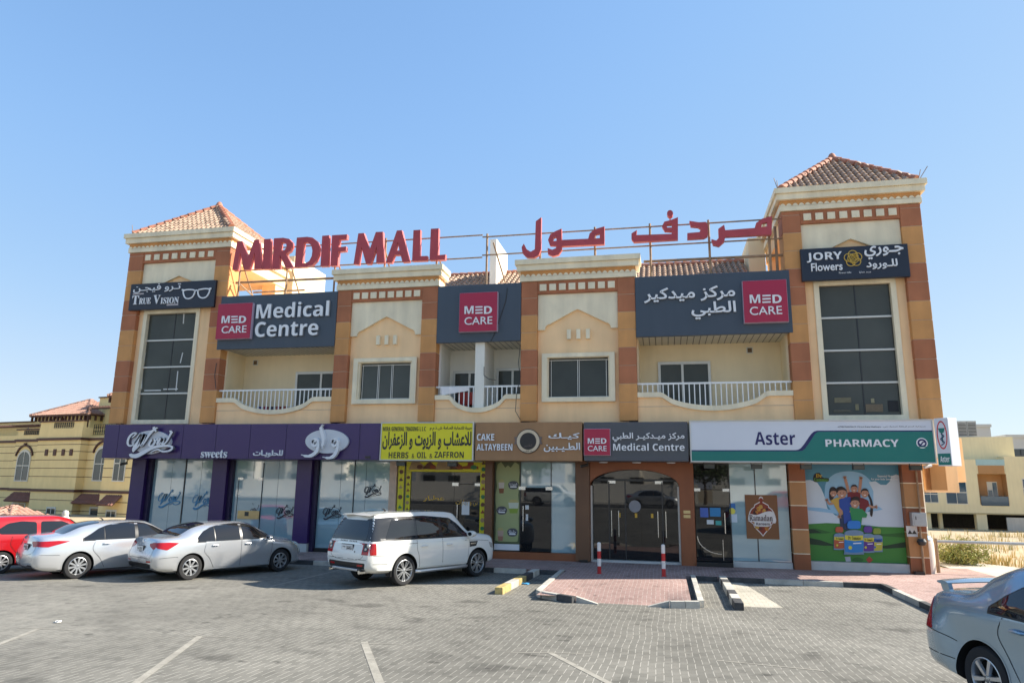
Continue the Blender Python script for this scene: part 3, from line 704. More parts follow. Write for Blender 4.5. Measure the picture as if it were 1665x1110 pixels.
q = MB(); gold = mat('gold_vinyl', (.62,.36,.03), .4); lettering(q, 'عطـار', FX(688,810,1.), FX(722,810,1.), FZ(700,815,1.), FZ(700,805,1.), 1.03, 1.039, fat=.012); lettering(q, 'بن و بهارات', FX(741,815,1.), FX(776,815,1.), FZ(760,822,1.), FZ(760,812,1.), 1.02, 1.029); part('window_lettering', q, gold, MALL)
# cake shop
pier(*fl(790.8, 803), .75, 1.25, brown); C0, C1 = fl(803, 936.5)
pier(*fl(937, 960), .72, 1.25, brown, .14); CD0, CD1 = fl(846, 896)
q = MB(); q.box(C0, C1, .85, 1.2, .1, .36); part('plinth', q, copper, MALL)
pane(C0, CD0, .37, ZT, mat('olive_glass', (.06,.07,.05), .05, spec=.6), 1.04); pane(CD1, C1, .37, 3.48, film, 1.03); pane(CD0, CD1, 2.52, 3.48, film, 1.035)  # dark olive pane left of the door, frosted film right of and over it
d = MB(); d.box(CD0+.01, CD1-.01, 1.03, 1.045, .38, 2.5); D3 = part('shop_door', d, glassb, MALL); fitting(D3, CD0+.06, 2.5, w_=.24, h=.12); fitting(D3, CD1-.07, 2.5, w_=.24, h=.12); handle(D3, CD0+.12, 1.05, 1.9)
q = MB(); q.box(CD0+.2, CD0+.28, 1.022, 1.029, 1.4, 1.62); q.box(CD0+.18, CD0+.3, 1.022, 1.029, 1.78, 1.92); part('door_notice', q, mat('paper', (.7,.7,.68), .8, .03), D3)
q = MB(); q.box(CD1-.012, CD1+.012, 1.0, 1.03, .37, 3.5); part('glass_joint', q, darkal, MALL)
q = MB(); q.box(CD0-.012, CD0+.012, 1.0, 1.03, .37, 3.5); part('glass_joint', q, darkal, MALL)
q = MB(); q.box(C0, C1, 1.0, 1.03, 3.48, 3.53); part('glass_joint', q, darkal, MALL)
q = MB(); q.box(*fl(944, 956), .6, .719, .03, .2); part('door_stop_block', q, blackp, MALL)
# medical centre: rust front with a segmental arch
M0, M1 = fl(960.5, 1128); A0, A1 = fl(960.7, 1106, 850)
zsp = FZ(965, 789, .85); ztp = FZ(1035, 763, .85); xm = (A0+A1)/2; hw = (A1-A0)/2
arch = [(A1, .1), (A1, zsp)] + [(xm+hw*cos(t), zsp+(ztp-zsp)*sin(t)) for t in [pi*i/24 for i in range(1, 24)]] + [(A0, zsp), (A0, .1)]
q = MB(); q.prism([(M0, .1), (M0, ZT), (M1, ZT), (M1, .1)] + arch[:1] + arch[1:], .78, 1.0) if False else q.prism([(A0-.02, ZT), (M0, ZT), (M0, .1)] + arch[::-1] + [(M1, .1), (M1, ZT)], .78, 1.0)
part('arch_front', q, copper, MALL, bevel=.008)
pane(A0, A1, .2, ZT, glassb, 1.2); q = MB(); q.box(A0, A1, .95, 1.3, .1, .19); part('threshold', q, plinth, MALL)
xd = [FX(p, 850, 1.2) for p in (991, 1017, 1043, 1078)]
for i, (a, b_) in enumerate(((xd[0], xd[1]), (xd[1]+.02, xd[2]), (xd[2]+.02, xd[3]))):
    d = MB(); d.box(a, b_-.01, 1.17, 1.185, .21, 2.75); D4 = part('shop_door', d, glassb, MALL)
    if i != 1: fitting(D4, a+.1 if i == 0 else b_-.1, 2.75, 1.15, .26, .1); handle(D4, a+.08 if i == 0 else b_-.16, .95, 1.8, 1.1); handle(D4, a+.32 if i == 0 else b_+.1, .95, 1.8, 1.1)
    if i == 1: s_ = MB(); s_.prism(circ((a+b_)/2+.05, 1.95, .2, n=20), 1.16, 1.169); part('door_sticker', s_, mat('sticker_grey', (.25,.25,.27), .5), D4)
    s_ = MB(); s_.box(a+.3, a+.38, 1.16, 1.169, 1.58, 1.72); part('door_sticker', s_, gold, D4)
for x in (xd[0], xd[1]+.01, xd[3]): q = MB(); q.box(x-.02, x+.02, 1.15, 1.2, .2, 2.77); part('glass_joint', q, darkal, MALL)
q = MB(); q.box(A0, A1, 1.16, 1.2, 2.78, 2.86); part('glass_joint', q, darkal, MALL)
for a, b_ in ((A0+.005, A0+.06), (A1-.06, A1-.005)): q = MB(); q.box(a, b_, .95, 1.2, .2, zsp); part('jamb_trim', q, alu, MALL)
q = MB(); x = FX(1117, 834, .78); q.box(x-.11, x+.11, .765, .779, 1.62, 1.72); q.box(x-.11, x+.11, .765, .779, 1.76, 1.86); part('name_plate', q, mat('brass_plate', (.5,.4,.2), .35, .1, 6, metal=.7), MALL)
# pharmacy
P0, P1 = fl(1128.5, 1281); PD1 = FX(1189, 850, 1.)
q = MB(); q.box(PD1, P1, .9, 1.2, .1, .3); part('plinth', q, plinth, MALL)
ps = FX(1231, 850, 1.)
pane(PD1, P1, .31, 3.5, film, 1.02, (ps,)); pane(P0, PD1, 2.55, 3.5, glassb, 1.03); q = MB(); q.box(P0, PD1-.02, .7, 1.2, .1, .25); part('threshold', q, blackp, MALL)
q = MB(); q.box(ps-.015, ps+.015, 1.0, 1.02, .31, 3.5); part('glass_joint', q, darkal, MALL)
q = MB(); q.box(PD1-.02, PD1+.01, 1.0, 1.02, .31, 3.5); part('glass_joint', q, darkal, MALL)
q = MB(); q.box(P0, P1, .99, 1.02, 3.5, 3.54); part('glass_joint', q, darkal, MALL)
d = MB(); d.box(P0+.02, PD1-.03, 1.0, 1.014, .27, 2.53); D5 = part('shop_door', d, glassb, MALL); fitting(D5, P0+.1, 2.53, .98, .2, .1); fitting(D5, PD1-.12, 2.53, .98, .22, .1); handle(D5, PD1-.2, 1.15, 1.8, .93)
q = MB(); q.tube([(P0+.05+.75*(1-cos(t)), .96, 1.05-.55*sin(t)) for t in [pi/2*i/10 for i in range(11)]], .02, 6); q.tube([(P0+.85, .96, .3), (P0+.85, .96, .95)], .016, 6); part('door_rail', q, chrome, MALL, smooth=True)
dx = FX(1150, 830, 1.)
for i, (x, z, w_, h, c) in enumerate(((-.1,1.8,.26,.3,(.06,.13,.45)), (.25,1.82,.34,.28,(.02,.2,.45)), (.08,1.5,.22,.14,(.6,.65,.66)), (.34,1.48,.18,.14,(.05,.35,.32)))):
    q = MB(); q.box(dx+x-w_/2, dx+x+w_/2, .985, .999, z-h/2, z+h/2); part('door_sticker', q, mat('sticker_%d' % i, c, .5), D5)
for i, (px, py, r_, c) in enumerate(((1190.5, 823, .1, (.03,.15,.42)), (1190.5, 830.5, .1, (.65,.6,.08)), (1192, 842, .13, (.5,.6,.68)))):
    x, z = F(px, py, 1.); q = MB(); q.box(x-r_, x+r_, 1.01, 1.019, z-r_, z+r_) if i != 1 else q.prism(circ(x, z, r_), 1.005, 1.009); part('window_sticker', q, mat('wsticker_%d' % i, c, .5), MALL)
def striped_pier(x0, x1, cols):
    b = MB(); b.box(x0+.01, x1-.01, .79, 1.25, .1, ZT, 2); z = .1
    for i, h in enumerate((.52, .74, .74, .74, .74)):
        b.box(x0, x1, .78, 1.26, z, min(z+h-.03, ZT-.001), cols[i % 2]); z += h
    part('shop_pier', b, [copper, mat('ochre_cladding', (.42,.2,.07), .5, .08, 1.4, streak=.08), stone], MALL, bevel=.006)
striped_pier(*fl(1282.5, 1309), (0, 1)); striped_pier(*fl(1466, 1497, 800), (0, 1))
m0, m1 = fl(1310, 1466); q = MB(); q.box(m0, m1, .9, 1.2, .1, .38); part('plinth', q, plinth, MALL)
q = MB(); q.box(m0-.3, 7.9, 1.1, 1.3, .1, ZT); q.box(-12.7, H0, 1.24, 1.4, .1, ZT); part('wall', q, white, MALL)

# loose cables on the front
def cable(pts, r=.012):
    q = MB(); q.tube([Vector(p) for p in pts], r, 5); return q
for pl in ([(825,468,-.04),(822,490,-.04),(812,520,-.04),(803,545,-.04),(797,556,-.03)], [(846,560,-.03),(843,590,-.03),(846,612,-.03),(840,640,-.03),(838,668,-.03),(846,682,-.03)], [(787,596,.09),(787,610,.09),(795,616,.3),(806,618,.5)], [(352,590,-.02),(349,610,-.02),(351,632,-.02)]):
    q = cable([(F(a, b, y)[0], y, F(a, b, y)[1]) for a, b, y in pl]); part('cable', q, ctr_ if False else darkal, MALL)
# ------------------------------------------------------------------ signs
slate = mat('slate_panel', (.050,.066,.088), .42, .05, .7, streak=.06)
slate2 = mat('grey_panel', (.075,.08,.09), .42, .05, .7, streak=.06)
crim = mat('crimson_panel', (.40,.012,.05), .4, .03, 2)
navy = mat('navy_panel', (.012,.016,.03), .4, .05, 2)
lett = mat('white_letter', (.78,.78,.78), .4, .02, 4)
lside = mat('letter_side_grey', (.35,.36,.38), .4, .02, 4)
signy = mat('yellow_sign', (.76,.66,.008), .35, .03, 1.5)
ink = mat('black_print', (.03,.026,.02), .5, .05, 4)
tan = mat('tan_panel', (.33,.175,.075), .5, .07, 1.2, streak=.09)
swht = mat('white_sign_face', (.66,.68,.72), .35, .02, 1.5)
teal = mat('teal_sign_face', (.0,.165,.135), .35, .03, 1.5)
nblue = mat('navy_print', (.012,.012,.10), .4, .03, 3)
rose = mat('gold_line', (.62,.40,.06), .4, .05, 4)
def bd(label, cat, x0, x1, y0, y1, z0, z1, m, rim=None, rimm=None, name='shop_sign', seams=()):
    t = thing(name, label, cat, ((x0+x1)/2, y0, z0)); b = MB()
    xs = [x0, *seams, x1]
    for i in range(len(xs)-1): b.box(xs[i]+(.006 if i else 0), xs[i+1]-(.006 if i < len(xs)-2 else 0), y0, y1, z0, z1, 0)
    if seams: b.box(x0+.01, x1-.01, y0+.012, y1-.002, z0+.01, z1-.01, 1)
    part('panel', b, [m, inner], t, bevel=.01)
    if rim:
        f = MB(); f.prism([(x0-rim, z0-rim), (x1+rim, z0-rim), (x1+rim, z1+rim), (x0-rim, z1+rim)], y0-.03, y1, [[(x0+.002, z0+.002), (x1-.002, z0+.002), (x1-.002, z1-.002), (x0+.002, z1-.002)]]); part('rim', f, rimm, t, bevel=.006)
    return t
def letters(t, items, mats, name='lettering'):
    b = MB()
    for it in items: ptext(b, *it[:7], **it[7])
    return part(name, b, mats, t)
def medcare(t, bx, Y, dep=.03):
    # MED (bold, with a three-bar E) above CARE (light); bx = px corners of the plate (left, right, y top, y bottom)
    l, r, a, b_ = bx; W_, H_ = r-l, b_-a; q = MB()
    X = lambda u: l+W_*u
    Zt, Zb = a+H_*.36, a+H_*.56; c0, c1 = a+H_*.64, a+H_*.84
    st = dict(st='b')
    ptext(q, 'M', X(.14), X(.38), Zt, Zb, Y, dep, **st); ptext(q, 'D', X(.66), X(.87), Zt, Zb, Y, dep, **st)
    for k in range(3): ptext(q, '-', X(.43), X(.62), Zt+(Zb-Zt)*(.02+.39*k), Zt+(Zb-Zt)*(.2+.39*k), Y, dep)
    ptext(q, 'CARE', X(.14), X(.88), c0, c1, Y, dep, fat=.004)
    part('lettering', q, lett, t)
def plate(t, x0, x1, z0, z1, y0, y1, bx):
    q = MB(); q.box(x0, x1, y0, y1, z0, z1, 0); q.box(x0-.012, x1+.012, y0+.03, y1, z0-.012, z1+.012, 1); part('logo_plate', q, [crim, mat('plate_edge', (.55,.45,.55), .4)], t)
    medcare(t, bx, y0)
# upper slate boards
A_ = dict(st='ar')
t = bd('long slate grey board lettered Medical Centre beside a crimson plate, over the left balcony', 'sign', -16.75, -11.845, -.02, .09, 7.55, 9.66, slate)
plate(t, -16.72, -15.27, 7.93, 9.31, -.2, -.021, (353.5, 407.5, 493, 550.5))
letters(t, [('Medical', 419, 536.5, 492, 516.5, -.02, .09, dict(st='b', side=1)), ('Centre', 417, 519, 522.5, 547, -.02, .09, dict(st='b', side=1))], [lett, lside])
t = bd('square crimson logo plate on a slate board over the middle balcony', 'sign', -7.885, -4.795, -.02, .09, 7.55, 9.66, slate)
plate(t, -7.0, -5.62, 7.9, 9.31, -.2, -.021, (747, 808, 475.5, 537.5))
t = bd('long slate grey board with white Arabic lettering and a crimson plate at its right end', 'sign', -.805, 4.2, -.02, .09, 7.55, 9.66, slate)
plate(t, 2.7, 4.06, 7.89, 9.29, -.2, -.021, (1209, 1280, 455, 522.5))
letters(t, [('مركز ميدكير', 1047, 1195, 467, 491, -.02, .09, dict(fat=.02, side=1)), ('الطبي', 1124, 1196.5, 491, 519, -.02, .09, dict(fat=.02, side=1))], [lett, lside])
# spectacle shop board on the left tower
t = bd('black board with white spectacles and True Vision in two scripts, on the left tower', 'sign', -20.85, -17.0, -.12, -.005, 9.24, 10.33, navy)
letters(t, [('تـرو فيجـن', 218, 294, 461.5, 475, -.12, .03, dict(fat=.004)), ('T', 215.5, 226, 481, 495, -.12, .03, dict(st='sb')), ('RUE', 227, 245.5, 484.5, 494.5, -.12, .03, dict(st='sb')), ('V', 250, 261, 480, 494, -.12, .03, dict(st='sb')), ('ISION', 262, 291, 483.5, 493.5, -.12, .03, dict(st='sb'))], lett)
for px0, px1, py0, py1 in ((216, 234, 476.3, 479.3), (271, 290, 493.5, 497)):
    x0, z0 = F(px0, py1, -.12); x1, z1 = F(px1, py0, -.12); q = MB(); q.box(x0, x1, -.126, -.119, z0, z1); part('faded_strip', q, mat('faded_strip', (.45,.40,.40), .5), t)
gx, gz = F(319.5, 477, -.12); q = MB()
for sg in (-1, 1):
    o = [(gx+sg*.07, gz+.10), (gx+sg*.2, gz+.155), (gx+sg*.45, gz+.165), (gx+sg*.58, gz+.12), (gx+sg*.56, gz-.02), (gx+sg*.46, gz-.17), (gx+sg*.28, gz-.2), (gx+sg*.13, gz-.11)]
    stroke(q, o, .05, -.15-.002*sg, -.119, closed=True); stroke(q, [(gx+sg*.55, gz+.15), (gx+sg*.66, gz+.17)], [.07, .06], -.149, -.119, k=0)
stroke(q, [(gx-.09, gz+.09), (gx, gz+.125), (gx+.09, gz+.09)], .05, -.147, -.119)
part('spectacles', q, lett, t)
# florist board on the right tower
t = bd('black board with a gold rose and Jory Flowers in two scripts, on the right tower', 'sign', 4.57, 7.79, -.14, -.005, 9.22, 10.31, navy)
letters(t, [('JORY', 1311.5, 1369, 410.5, 426, -.14, .04, dict(st='b')), ('Flowers', 1318.5, 1369.5, 427.5, 440.5, -.14, .04, dict(fat=.012)), ('جـوري', 1405, 1469, 399.5, 421, -.14, .04, dict(fat=.018)), ('للـورود', 1408, 1459, 422, 437.5, -.14, .04, dict(fat=.018)), ('Flowers Gifts', 1364, 1384, 441.8, 444.6, -.14, .01, dict(res=1)), ('ورود هدايا', 1397, 1416, 440.5, 444.2, -.14, .01, dict(res=1))], lett)
q = MB(); rx, rz = F(1387, 420.5, -.14)
for k in range(5):
    a = 2*pi*k/5+.35; cx_, cz_ = rx+.135*cos(a), rz+.135*sin(a)
    stroke(q, [(cx_+.135*cos(a+t), cz_+.135*sin(a+t)) for t in [-1.9+3.8*i/8 for i in range(9)]], .02, -.165-.001*k, -.139, k=3)
for r_, ph in ((.17, .4), (.125, 1.6), (.08, 2.9)):
    for j in range(3): stroke(q, [(rx+r_*(1-.16*i/6)*cos(ph+2.1*j+i*.42), rz+r_*(1-.16*i/6)*sin(ph+2.1*j+i*.42)) for i in range(7)], .017, -.17-r_*.1, -.139, k=2)
stroke(q, [(rx+.045*cos(i*.8)*(1-i*.07), rz+.045*sin(i*.8)*(1-i*.07)) for i in range(10)], .014, -.17, -.139, k=2)
part('rose', q, rose, t)
# ---- ground floor fascias
ZB, ZF, YF = 3.40, 4.67, -.3
PX1 = FX(618, 720, YF)
t = bd('long purple fascia with white script emblems and sweets lettering over the frosted shop', 'sign', -21.04, PX1-.02, YF, 1.2, ZB, ZF, purple, seams=[-20.4, -19.0, -17.6, -16.2, -14.8, -13.35, -11.9, -10.5])
letters(t, [('sweets', 328, 370, 731, 744, YF, .05, dict(st='sb')), ('للحلويـات', 412.5, 460.5, 731.5, 743, YF, .05, dict(fat=.018))], lett)
# "Wow" script emblem: disc plus raised strokes traced from the photograph (zoomed 5.043x from 165, 680)
Q = lambda pts, Y: [F(165+x/5.0435, 680+y/5.0455, Y) for x, y in pts]
q = MB(); q.prism(smooth_line(Q([(262,195),(300,135),(380,105),(460,102),(540,130),(580,175),(570,225),(510,265),(430,292),(350,285),(290,250)], YF), 5, True), YF-.1, YF+.01); part('emblem_disc', q, mat('emblem_disc_white', (.60,.61,.63), .35, .03, 3), t)
def wow(mb, Qf, Y, d, wk=1.):
    S = [([(262,160),(285,140),(300,122),(270,125),(238,160),(228,205),(245,225),(275,215),(310,170),(335,130),(320,150),(300,200),(278,255),(272,275)], [6,9,12,14,17,17,14,10,10,14,22,30,26,8]),
         ([(272,275),(300,245),(335,200),(368,130),(352,170),(340,215),(342,225),(362,205),(395,150),(425,110),(455,85),(475,78)], [8,12,16,24,30,24,14,10,16,20,14,6]),
         ([(440,72),(452,95),(462,108)], [22,18,10]),
         ([(440,170),(418,185),(405,212),(415,228),(440,215),(452,190),(444,172),(430,178)], [12,16,18,14,16,18,14,10]),
         ([(452,190),(480,165),(490,168),(475,205),(482,215),(505,195),(522,165),(512,200),(520,212),(548,190),(575,140),(592,108)], [8,14,22,22,14,10,20,22,14,12,14,20]),
         ([(572,108),(592,104)], [14, 8]),
         ([(252,290),(262,305),(300,308),(350,285),(410,252),(470,232),(540,225),(590,232),(590,252),(560,268),(510,270),(480,255),(450,262),(420,278)], [22,30,34,30,26,22,18,18,16,14,14,12,10,6])]
    for i, (p, w_) in enumerate(S):
        sp = smooth_line(p, 4); ww = []
        for k in range(len(sp)): f = k/(len(sp)-1)*(len(w_)-1); a = int(f); ww.append((w_[a]+(w_[min(a+1, len(w_)-1)]-w_[a])*(f-a))*wk)
        r_ = ribbon(sp, ww); h = len(r_)//2; z = Qf(r_); o = len(mb.v); e = .002*i
        for j in range(h-1):
            c = [z[j], z[j+1], z[2*h-2-j], z[2*h-1-j]]
            mb.add([(x, Y-d-e, zz) for x, zz in c]+[(x, Y, zz) for x, zz in c], [(0,1,2,3)]); mb.add([(x, Y-d-e, zz) for x, zz in c]+[(x, Y, zz) for x, zz in c], [(0,1,5,4),(2,3,7,6)], 1)
    return mb
part('script_emblem', wow(MB(), lambda p: Q(p, YF-.1), YF-.1, .09), [lett, mat('letter_side_dark', (.17,.17,.18), .5)], t)
Q2 = lambda pts: [F(380+x/5.046, 680+y/5.0455, YF-.08) for x, y in pts]
q = MB(); q.prism(Q2([(765+177*cos(a), 188+98*sin(a)) for a in [2*pi*i/40 for i in range(40)]]), YF-.09, YF+.01); part('emblem_disc', q, MATS['emblem_disc_white'], t)
q = MB()
for i, (pl, ww) in enumerate((([(742,52),(728,80),(738,120),(748,165),(744,210),(736,250)], [6,22,27,25,20,5]), ([(690,190),(668,185),(660,210),(672,228),(695,215),(705,190),(690,172),(668,178),(660,205)], [14,18,20,18,16,18,18,16,12]), ([(704,190),(706,235),(690,275),(650,305),(610,310),(568,298)], [16,22,26,26,20,5]),
                              ([(850,190),(830,185),(822,210),(835,228),(858,215),(868,190),(853,172),(832,178),(822,205)], [14,18,20,18,16,18,18,16,12]), ([(867,190),(866,240),(850,285),(825,315),(790,325),(742,316)], [16,22,26,26,20,5]))):
    sp = smooth_line(pl, 4); wv = [ww[int(k/len(sp)*len(ww))] for k in range(len(sp))]; r_ = Q2(ribbon(sp, wv)); h = len(r_)//2
    for j in range(h-1):
        c = [r_[j], r_[j+1], r_[2*h-2-j], r_[2*h-1-j]]; y = YF-.22-.003*i
        q.add([(x, y, z) for x, z in c]+[(x, YF-.09, z) for x, z in c], [(0,1,2,3),(0,1,5,4),(2,3,7,6)])
part('script_emblem', q, lett, t)
x, z = F(598, 743, YF); q = MB(); q.box(x-.1, x+.1, YF-.01, YF+.01, z-.04, z+.04); part('maker_plate', q, ink, t)
# yellow herb shop sign
YX0, YX1 = FX(620, 720, YF), FX(769, 720, YF)
t = bd('bright yellow sign with black Arabic lettering and HERBS & OIL & ZAFFRON', 'sign', YX0+.02, YX1, YF-.05, 1.1, ZB+.01, ZF-.01, signy, .035, alu)
letters(t, [('MIRA GENERAL TRADING L.L.C', 623, 692.5, 693.5, 700.5, YF-.05, .006, dict(st='b', res=2)), ('ميرة للتجارة العـامة ش.ذ.م.م', 699, 767, 692.5, 700, YF-.05, .006, dict(fat=.02, res=2)), ('للاعشاب و الزيوت و الزعفران', 622, 766.5, 701.5, 731, YF-.05, .006, dict(fat=.03)), ('HERBS', 632, 664, 734.5, 744.5, YF-.05, .006, dict(st='b')), ('&', 669.5, 673.5, 737, 744.5, YF-.05, .006, dict(st='b')), ('OIL', 678, 693.5, 734.5, 744.5, YF-.05, .006, dict(st='b')), ('&', 698.5, 703, 737, 744.5, YF-.05, .006, dict(st='b')), ('ZAFFRON', 706.5, 754, 734, 744, YF-.05, .006, dict(st='b'))], ink)
# cake shop fascia
CX0, CX1 = FX(772.5, 720, YF), FX(946.5, 720, YF)
t = bd('weathered tan fascia lettered CAKE ALTAYBEEN round a dark roundel', 'sign', CX0, CX1, YF, 1.1, ZB, ZF+.01, tan)
letters(t, [('CAKE', 776, 804, 705, 716, YF, .05, dict(st='b', side=1)), ('ALTAYBEEN', 775.5, 833.5, 721.5, 732, YF, .05, dict(st='b', side=1)), ('كيـك', 892, 943, 703.5, 714.5, YF, .05, dict(fat=.018, side=1)), ('الطـيـبين', 884.5, 943.5, 719.5, 734.5, YF, .05, dict(fat=.018, side=1))], [lett, lside])
cx, cz = F(859, 717, YF); q = MB(); q.prism(circ(cx, cz, .41, .41), YF-.03, YF+.01, mi=0); q.prism(circ(cx, cz, .385, .385), YF-.045, YF-.03, [circ(cx, cz, .285)], mi=1); q.prism(circ(cx, cz-.01, .27), YF-.05, YF-.029, mi=0)
q.prism([(cx-.48, cz+.14), (cx+.48, cz+.14), (cx+.44, cz+.02), (cx+.48, cz-.1), (cx-.48, cz-.1), (cx-.44, cz+.02)], YF-.04, YF-.03, mi=2); q.prism(circ(cx, cz-.01, .269), YF-.055, YF-.045, mi=0)
lettering(q, 'الطيبين', cx-.13, cx+.13, cz-.2, cz-.1, YF-.06, YF-.05, mi=2, res=1); lettering(q, 'كيك الطيبين', cx-.2, cx+.2, cz-.37, cz-.3, YF-.05, YF-.044, mi=0, res=1)
part('roundel', q, [mat('roundel_dark', (.025,.02,.018), .5), mat('roundel_cream', (.62,.5,.34), .5), mat('roundel_band', (.16,.12,.1), .5)], t)
# medical centre fascia
MX0, MX1 = FX(949.5, 720, YF), FX(1119, 720, YF)
t = bd('grey fascia lettered Medical Centre with a crimson plate, over the arched glass door', 'sign', MX0, MX1, YF, 1.0, ZB+.01, ZF, slate2)
x0, z0 = F(950, 739.5, YF-.06); x1, z1 = F(991.5, 697, YF-.06); plate(t, x0, x1, z0, z1, YF-.08, YF-.001, (950, 991.5, 696.5, 740))
letters(t, [('Medical Centre', 997, 1113, 720.5, 732.5, YF, .05, dict(st='b', side=1)), ('مركز ميـدكيـر الطبي', 996, 1113, 703, 718, YF, .05, dict(fat=.02, side=1))], [lett, lside])
# pharmacy fascia: white, navy swoosh, teal
AX0, AX1 = FX(1123.5, 720, YF), FX(1517, 720, YF); ya = YF-.05
t = bd('long white and teal pharmacy fascia lettered Aster PHARMACY', 'sign', AX0, AX1, ya, 1.0, ZB+.02, ZF, swht, .03, alu)
S_ = lambda pts: [F(1120+x/4.271, 670+y/4.269, ya) for x, y in pts]
xe, yz = (1517-1120)*4.271, 4.269
top = [(14,262)]+[(740,262),(760,259),(778,248),(800,222),(835,170),(850,150),(868,134),(890,127)]
tr = S_(top)+[F(1517, 696.5, ya)]
rowb = F(1517, 749.5, ya), F(1123.5, 747.3, ya)
q = MB(); q.prism([(AX0+.003, tr[0][1])]+tr[1:-1]+[(AX1-.003, tr[-2][1]), (AX1-.003, ZB+.03), (AX0+.003, ZB+.03)], ya-.004, ya+.01); part('navy_swoosh', q, nblue, t)
low = S_([(14,270),(765,270),(790,266),(808,252),(828,224),(858,178),(876,150),(890,139),(905,135)])
q = MB(); q.prism([(AX0+.003, low[0][1])]+low[1:]+[(AX1-.003, low[-1][1]), (AX1-.003, ZB+.03), (AX0+.003, ZB+.03)], ya-.008, ya-.003); part('teal_panel', q, teal, t)
letters(t, [('Aster', 1227, 1293, 702, 723, ya, .006, dict(st='b'))], nblue)
letters(t, [('PHARMACY', 1342, 1461, 714, 726, ya-.008, .03, dict(st='b'))], lett)
letters(t, [('ASTER PHARMACY 174 LLC Dubai Healthcare', 1362, 1432, 692.3, 694.6, ya, .003, dict(res=1)), ('صيدلية استر لرعاية صحية دبي', 1436, 1505, 691.8, 694.8, ya, .003, dict(res=1))], ink)
cx, cz = F(1499, 720, ya); q = MB(); q.prism(circ(cx, cz, .155), ya-.012, ya-.007, mi=0); q.prism(circ(cx, cz, .125), ya-.016, ya-.011, [circ(cx, cz, .085, .07)], mi=1)
q.prism(ribbon(smooth_line([(cx-.1, cz), (cx-.04, cz-.05), (cx+.03, cz+.03), (cx+.1, cz+.02)], 4), .035), -.019+ya, ya-.011, mi=1); q.prism([(cx-.11, cz-.1), (cx+.11, cz-.1), (cx+.1, cz-.125), (cx-.1, cz-.125)], -.019+ya, ya-.011, mi=2); part('badge', q, [lett, nblue, teal], t)
# projecting box sign at the corner
t = thing('box_sign', 'white box sign projecting from the corner with a red ring and teal foot', 'sign', (AX1+.1, YF, 3.45))
q = MB(); B0 = Vector((AX1+.06, YF-.06)); B1 = Vector((AX1+.33, YF-.36)); B2 = Vector((AX1+.68, YF-.08))
q.prism([tuple(B0), tuple(B1), tuple(B2), (B0.x+B2.x-B1.x, B0.y+B2.y-B1.y)], 3.32, 4.72, to=lambda u, v, w_: (u, v, w_)); part('panel', q, swht, t, bevel=.01)
d = (B1-B0); Ln = d.length; d.normalize(); nn = Vector((-d.y, d.x)); nn = -nn if nn.x > 0 or nn.y > 0 else nn
nn = Vector((d.y, -d.x)); nn = nn if nn.x < 0 else -nn
tb = lambda u, v, w_: (B0.x+d.x*u+nn.x*w_, B0.y+d.y*u+nn.y*w_, v)
q = MB(); q.prism([(.02, 3.35), (Ln-.02, 3.35), (Ln-.02, 3.68), (.02, 3.68)], .004, 0, to=tb, mi=0); c = Ln/2
q.prism(circ(c, 4.22, .15, .42), .004, 0, [circ(c, 4.22, .12, .375)], to=tb, mi=1)
q.prism([(c-.1, 4.42), (c+.1, 4.42), (c+.06, 4.3), (c+.015, 4.27), (c+.02, 4.0), (c-.02, 4.0), (c-.015, 4.27), (c-.06, 4.3)], .005, 0, to=tb, mi=0)
q.prism(ribbon(smooth_line([(c-.05,3.92),(c+.05,4.0),(c-.05,4.1),(c+.05,4.18),(c-.03,4.26)], 4), .03), .008, .001, to=tb, mi=2)
lettering(q, 'Aster', .08, Ln-.06, 3.43, 3.6, .007, .001, 'b', to=tb, mi=3)
part('lettering', q, [teal, mat('red_print', (.55,.02,.03), .4), nblue, lett], t)
# flood lamps under the pharmacy and herb signs
fl0 = thing('flood_lamp', 'x', 'lamp', (0, 0, 0)); q = MB(); q.box(-.16, .16, -.09, .09, -.17, -.03, 0); q.box(-.14, .14, -.095, -.088, -.155, -.045, 1); part('housing', q, [darkal, glassd], fl0, bevel=.012)
q = MB(); q.box(-.17, -.155, -.02, .02, -.12, .04); q.box(.155, .17, -.02, .02, -.12, .04); q.box(-.17, .17, -.02, .02, .03, .045); part('bracket', q, darkal, fl0)
names = [(1153, 'over the pharmacy glass door'), (1230, 'over the Ramadan poster'), (1310, 'over the striped pier left of the mural'), (1395, 'over the middle of the children mural'), (1488, 'over the corner pier beside the camera'), (653, 'left one under the yellow herb sign'), (736, 'right one under the yellow herb sign')]
for i, (px, l) in enumerate(names):
    x = FX(px, 757, -.1); o = fl0 if i == 0 else dup(fl0, (0, 0, 0)); o.location = (x, -.12, ZB-.03); o['label'] = 'small black flood lamp '+l; o['group'] = 'flood lamps under the shop signs'
dl0 = None
for px in (981, 1035, 1091):
    x = FX(px, 752, .3); q = MB(); q.lathe([(0, -.03), (.13, -.03), (.15, 0)], (x, .3, ZB-.005), n=20)
    q = solo('downlight', 'round white ceiling downlight under the grey medical fascia, ' + {981: 'nearest the cake shop', 1035: 'middle one over the arch', 1091: 'nearest the pharmacy'}[px], 'lamp', q, lett, group='downlights over the arched door', smooth=True)
